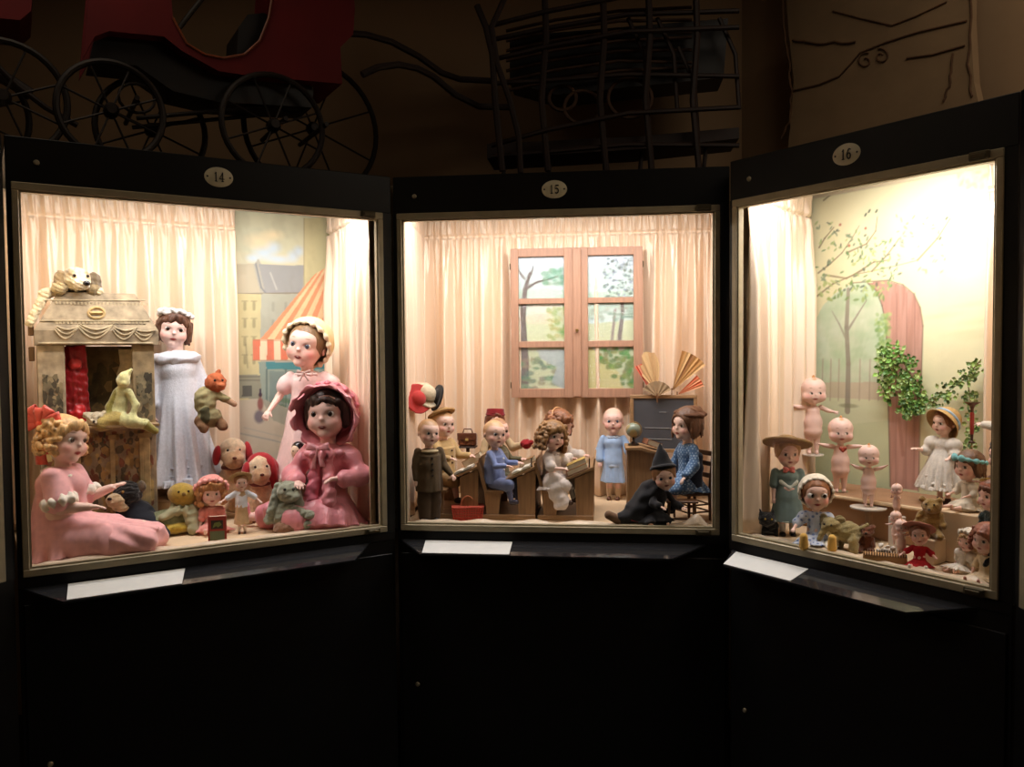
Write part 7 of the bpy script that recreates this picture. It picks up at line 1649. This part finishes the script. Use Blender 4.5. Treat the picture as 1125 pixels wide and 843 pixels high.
# ---- shell flowers and studded box
P, s, a = spot(16, 972, 619, w=FL); D_ = thing('studded_box', 'low tan box with dark studded rim in front of the tiny dolls', 'box', P, CASE[16][2] + .55); 
MB().box((-22 * s, -.016, 0), (22 * s, .020, 10 * s), g((166, 122, 74)), bev=.002).build('box_body', WOODX, D_)
mb = MB(); mb.col = g((60, 40, 26))
for k in range(17): x = (-21 + 42 * k / 16) * s; mb.box((x - .0012, -.018, 9 * s), (x + .0012, -.013, 12.5 * s)); mb.box((x - .0012, .017, 9 * s), (x + .0012, .022, 12.5 * s))
mb.build('studded_rim', GLOSS, D_)
P, s, a = spot(16, 973, 606, v=.10); D_ = thing('shell_posy', 'white shell flower posy standing in the studded box', 'posy', P, a); rs = random.Random(2); S = Sculpt(.0013).frame(sc=s)
for k in range(22): S.ell((rs.uniform(-8, 8), rs.uniform(-6, 6), rs.uniform(-6, 9) * 1), (2.8, 1.6, 2.8), g((236, 228, 216)), .6, R=rotm(rs.uniform(0, 3), rs.uniform(0, 3), 0))
S.ell((0, 0, -4), (8, 6, 8), g((206, 196, 180)), 1); S.build('shells', BISQUE, D_)
# ---- small doll in red
P, s, a = spot(16, 1010, 624, w=FL)
d = Doll('small_doll', 'small doll in scarlet knitted dress and dusty pink hat at the front', P, a + radians(-4), sit_h(50 * s, .36), hf=.36, vox=.0013, sit=True, chub=1.3, head=(0, 2, -6), legs=((-.3, -1, 0), (-.2, -1, -.05), (.3, -1, 0), (.2, -1, -.05)), skin=g((226, 160, 136)), arms=((-.8, -.2, -.6), (-.6, -.8, -.3), (.8, -.2, -.7), (.5, -.9, -.2)))
d.body(painted_eyes=True, eyecol=g('#2a1c14')); d.hair(g((140, 84, 50)), 'short', seed=51); d.dress(g((176, 26, 34)), hem=.6, hemr=.34, folds=7, amp=.08, sleeve=.9, sl_r=1.7, m=KNIT); d.strawhat(g((176, 108, 92)), R=.70, crown=.42, tilt=(-34, 10), z=.27, y=.12, ch=.2, m=CLOTH, name='felt_hat', bandw=.04); d.shoes(g((226, 214, 200)), m=CLOTH)
# ---- lacy girl standing in the straw bonnet
P, s, a = spot(16, 1037, 545, v=.40); zb = loc(16, 1037, 545, v=.40)[2]
hh_ = loc(16, 1037, 447, v=.40)[2] - zS - .001; P = WD(16, (loc(16, 1037, 545, v=.40)[0], .40, zS + .001))
d = Doll('girl_doll', 'doll in white lace dress and straw bonnet with blue ribbon, standing on the step', P, a - radians(38), hh_ * .98, hf=.27, vox=.0017, chub=1.15, head=(-6, 4, 4), arms=((-.35, -.5, -.8), (-.2, -1, .15), (.35, -.3, -.9), (.2, -.9, -.2)), skin=g((236, 184, 158)), shw=.135)
d.body(eyecol=g('#4a3a2a')); d.hair(g((150, 96, 56)), 'short', seed=52); wl = g((216, 208, 196)); d.dress(wl, hem=.24, hemr=.36, folds=13, amp=.1, sleeve=1, sl_r=2., puff=.11, trim=wl, m=LACE, waist=.62, pw=.7); d.shoes(g((60, 30, 24)), boot=.06)
S = Sculpt(.002).frame(d.T, d.hip); hb = .22 * d.B - d.hipz
for f in (.10, .2): S.rev((0, 0, hb + (f + .03) * d.B), (0, 0, hb + f * d.B), (.33 - f * .4) * d.B, (.37 - f * .4) * d.B, wl, .002, 22, .06, 1, 0, .85)
S.disp = noise_disp(90, .0018, 2); S.build('lace_flounce', LACE, d.root)
S = d.H_(); nn = V3(0, 1, .55) / np.linalg.norm(V3(0, 1, .55)); c0_ = V3(0, .08, .08); st_ = g((190, 152, 92))
S.shell(c0_, (.50, .50, .50), .03, st_, cut=(nn, .0)); S.rev(c0_ + nn * .05, c0_ - nn * .26, .49, .70, st_, .02, ell=1.); S.rev(c0_ + nn * .02, c0_ - nn * .30, .455, .68, None, .01, sub=True); S.build('straw_bonnet', STRAW, d.root)
T = d.H_(); T.tor(c0_ + nn * .04, .52, .045, g((150, 176, 196)), R=align(nn), ez=1.3); T.ell(c0_ + nn * .05 + V3(.5, 0, -.1), (.1, .08, .12), g((150, 176, 196)), .02); T.build('bonnet_ribbon', SATIN, d.root)
# ---- doll with blue headband, seated
P, s, a = spot(16, 1062, 562, v=.27); zb = loc(16, 1066, 560, v=.27)[2]; uu = loc(16, 1066, 560, v=.27)[0]
o = thing('display_block', 'tan felt block on which the blue-banded doll sits', 'block', WD(16, (uu, .245, FL + .001)), CASE[16][2]); MB().box((-.07, -.045, 0), (.07, .05, zb - FL - .002), bev=.003).build('block', FLOORC, o)
d = Doll('girl_doll', 'brown-haired doll in white smock with blue headband, seated on the block', WD(16, (uu, .26, zb)), a - radians(48), sit_h(66 * s, .36), hf=.36, vox=.0016, sit=True, chub=1.1, head=(8, 4, 2), skin=g((232, 176, 150)), arms=((-.3, -.5, -.8), (.1, -1, -.2), (.4, -.4, -.85), (-.1, -1, -.2)))
d.body(eyecol=g('#3a2a20'), painted_eyes=True); d.hair(g((104, 72, 46)), 'bob', seed=53, length=.3, vol=1.05); d.dress(g((214, 202, 180)), hem=.85, hemr=.32, folds=9, amp=.1, sleeve=1, sl_r=1.9, puff=.09, collar=g((220, 210, 190)))
S = d.H_(); S.tor((0, .05, .20), .47, .06, g((120, 176, 178)), R=rotm(radians(-14), 0, 0), ez=1.2, wob=(13, .3)); S.disp = noise_disp(90, .002, 3); S.build('headband', KNIT, d.root)
# ---- cluster in the right corner
P, s, a = spot(16, 1052, 612, w=FL)
def doll16(name, label, u, v, z, ry, Hs, hf, **kw):
    return Doll(name, label, WD(16, (u, v, z)), facing(WD(16, (u, v, z))) + radians(ry), Hs, hf=hf, vox=.0014, skin=kw.pop('skin', g((226, 168, 144))), **kw)
def pos16(px, py, v): q = loc(16, px, py, v=v); return q
q = loc(16, 1055, 628, w=FL)
d = doll16('small_doll', 'small doll in ruffled white lace dress, leaning in the right-hand group', q[0], q[1], FL, -30, sit_h(50 * dist(WD(16, q)) / F_, .34), .34, sit=True, head=(-10, 8, 10), lean=(0, 16))
d.body(painted_eyes=True, eyecol=g('#2a1c14')); d.hair(g((176, 140, 96)), 'curly', seed=61, length=.3); d.dress(g((222, 210, 192)), hem=.9, hemr=.42, folds=15, amp=.15, sleeve=1, sl_r=2.2, puff=.12, collar=g((226, 216, 200)), m=LACE); d.bonnet(g((220, 208, 190)), n=(0, .8, .6), off=.06, r=.54, frill_r=.08)
q = loc(16, 1083, 640, w=FL)
d = doll16('small_doll', 'auburn curly doll in ruffled cream blouse, nearest in the right-hand group', q[0], q[1], FL, -28, sit_h(66 * dist(WD(16, q)) / F_, .36), .36, sit=True, head=(-6, 6, 4))
d.body(painted_eyes=True, eyecol=g('#2a1c14')); d.hair(g((146, 84, 58)), 'curly', seed=62, length=.38, vol=1.1); d.dress(g((206, 182, 146)), hem=.8, hemr=.34, folds=9, amp=.1, sleeve=1, sl_r=1.9, collar=g((212, 196, 170))); d.shoes(g((190, 130, 110)), m=CLOTH)
q = pos16(1090, 598, .20); o = thing('display_block', 'low tan block behind the auburn curly doll', 'block', WD(16, (q[0], .20, FL + .001)), CASE[16][2]); MB().box((-.05, -.04, 0), (.06, .05, q[2] - FL - .002), bev=.003).build('block', FLOORC, o)
d = doll16('small_doll', 'brown-haired doll in dark green velvet dress in the right-hand group', q[0], .20, q[2], -40, sit_h(72 * dist(WD(16, q)) / F_, .33), .33, sit=True, head=(-8, 4, 0))
d.body(painted_eyes=True, eyecol=g('#2a1c14')); d.hair(g((110, 68, 46)), 'bob', seed=63, length=.25, vol=1.02); d.dress(g((26, 48, 42)), hem=.8, hemr=.30, folds=9, amp=.08, sleeve=1, forearm=.6, sl_r=1.8, puff=.09, m=PLUSH)
S = d.H_(); S.ell((0, .1, .34), (.46, .46, .16), g((122, 70, 50)), .04); S.build('beret', KNIT, d.root)
q = pos16(1101, 556, .33); o = thing('display_block', 'tall tan block at the far right behind the velvet-dressed doll', 'block', WD(16, (q[0], .335, FL + .001)), CASE[16][2]); MB().box((-.05, -.03, zS * 0), (.06, .035, q[2] - FL - .002), bev=.003).build('block', FLOORC, o)
P_ = WD(16, (q[0], .335, q[2])); s = dist(P_) / F_
d = doll16('small_doll', 'dark-capped doll holding a yellow paper fan at the right edge', q[0], .335, q[2], -40, sit_h(74 * s, .34), .34, sit=True, head=(-4, 4, 0), arms=((-.4, -.6, -.6), (-.5, -1, .1), (.4, -.5, -.7), (.1, -1, .1)))
d.body(painted_eyes=True, eyecol=g('#2a1c14'), mouth='open'); d.hair(g((30, 22, 18)), 'short', seed=64); d.dress(g((92, 66, 52)), hem=.8, hemr=.28, folds=7, amp=.08, sleeve=1, sl_r=1.7)
S = d.H_(); S.ell((0, .08, .36), (.42, .42, .24), g((22, 22, 30)), .04); S.build('cap', CLOTH, d.root)
P_ = WD(16, pos16(1089, 532, .27)); D_ = thing('paper_fan', 'small folded yellow paper fan held by the dark-capped doll', 'paper fan', P_, facing(P_)); mb = MB()
for k in range(9):
    a0, a1 = radians(-62 + 13 * k), radians(-62 + 13 * (k + 1)); R_ = .034
    pts = [(.004 * sin(a0), 0, 0), (R_ * sin(a0), -.002 * (k % 2), R_ * cos(a0) * .5), (R_ * sin(a1), -.002 * ((k + 1) % 2), R_ * cos(a1) * .5), (.004 * sin(a1), 0, 0)]
    mb.add(pts + [(x, y + .0015, z) for x, y, z in pts], [(0, 1, 2, 3), (7, 6, 5, 4), (0, 4, 5, 1), (1, 5, 6, 2), (2, 6, 7, 3), (3, 7, 4, 0)], g((214, 182, 110)))
mb.build('fan_leaf', PAPER, D_); MB().tube([(0, 0, -.016), (0, 0, .004)], .0016, 5, g((150, 110, 60))).build('fan_handle', GLOSS, D_)
critter('plush_toy', 'small black plush toy held among the right-hand group', 'plush toy', 1096, 622, .09, -20, bkc, [('body', [((0, 0, 10), (10, 8, 10), 'e'), ((-4, -2, 22), (7, 6, 6), 'e'), ((-9, -1, 27), 2, 'e'), ((1, -1, 27), 2, 'e'), ((-7, -4, 6), (-9, -9, 1), 3, 2.4, 'c'), ((5, -4, 6), (6, -9, 1), 3, 2.4, 'c')])], eyes=((-7, -7.4, 23.5), (-1, -7.4, 23.5)), eyecol=g((190, 180, 150)), er=.9)
# ---- doll cut off by the window edge: only arm and trumpet reach into view
q = pos16(1124, 500, .40); zq = zS + .001
d = Doll('girl_doll', 'doll mostly hidden by the right frame, arm raised holding a toy trumpet', WD(16, (q[0], .42, zS + .001)), CASE[16][2] - radians(20), .34, hf=.26, vox=.002, head=(-10, 0, 0), arms=((-1, -.35, .12), (-1, -.3, .10), (.3, -.1, -1), (.1, -.3, -1)))
d.body(eyecol=g('#3a2a20'), painted_eyes=True); d.hair(g((70, 50, 40)), 'bob', seed=71); d.dress(g((206, 196, 180)), hem=.2, hemr=.22, sleeve=1, forearm=.85, sl_r=1.5)
hx = d.wr[0] + d.fa[0] * .03; hw = np.array(d.root.matrix_basis @ Vector(hx)) if False else np.array(Matrix.LocRotScale(Vector(d.root.location), d.root.rotation_euler, None) @ Vector(hx))
D_ = thing('toy_trumpet', 'small brown and red toy trumpet hanging upright beside the batten', 'toy trumpet', hw, 0)
MB().lathe([(.022, .060), (.021, .058), (.008, .050), (.0045, .040), (.0045, .030)], n=18, col=g((96, 60, 44))).lathe([(.0045, .030), (.006, .026), (.0055, -.030), (.0045, -.034)], n=12, col=g((150, 52, 44))).lathe([(.0045, -.034), (.0035, -.052), (.009, -.056), (.009, -.060), (.0001, -.060)], n=12, col=g((70, 46, 34))).build('trumpet_body', GLOSS, D_, smooth=True)
mb = MB(); zl = -(hw[2] - Z0 - zS) + .004
for k in range(int((-.062 - zl) / .006)): mb.lathe([(.0001, -.003), (.0028, -.0015), (.0028, .0015), (.0001, .003)], c=(.006 * 0, 0, -.063 - .006 * k), n=8, col=g((196, 160, 110)) if k % 2 else g((130, 96, 60)))
mb.build('bead_string', GLOSS, D_, smooth=True)
front_cloth(16, 'cream floor cloth along the front edge, before the cupids and red-dressed doll', .03, .745, 12, humps=((.70, .03, .012),), h=.006)
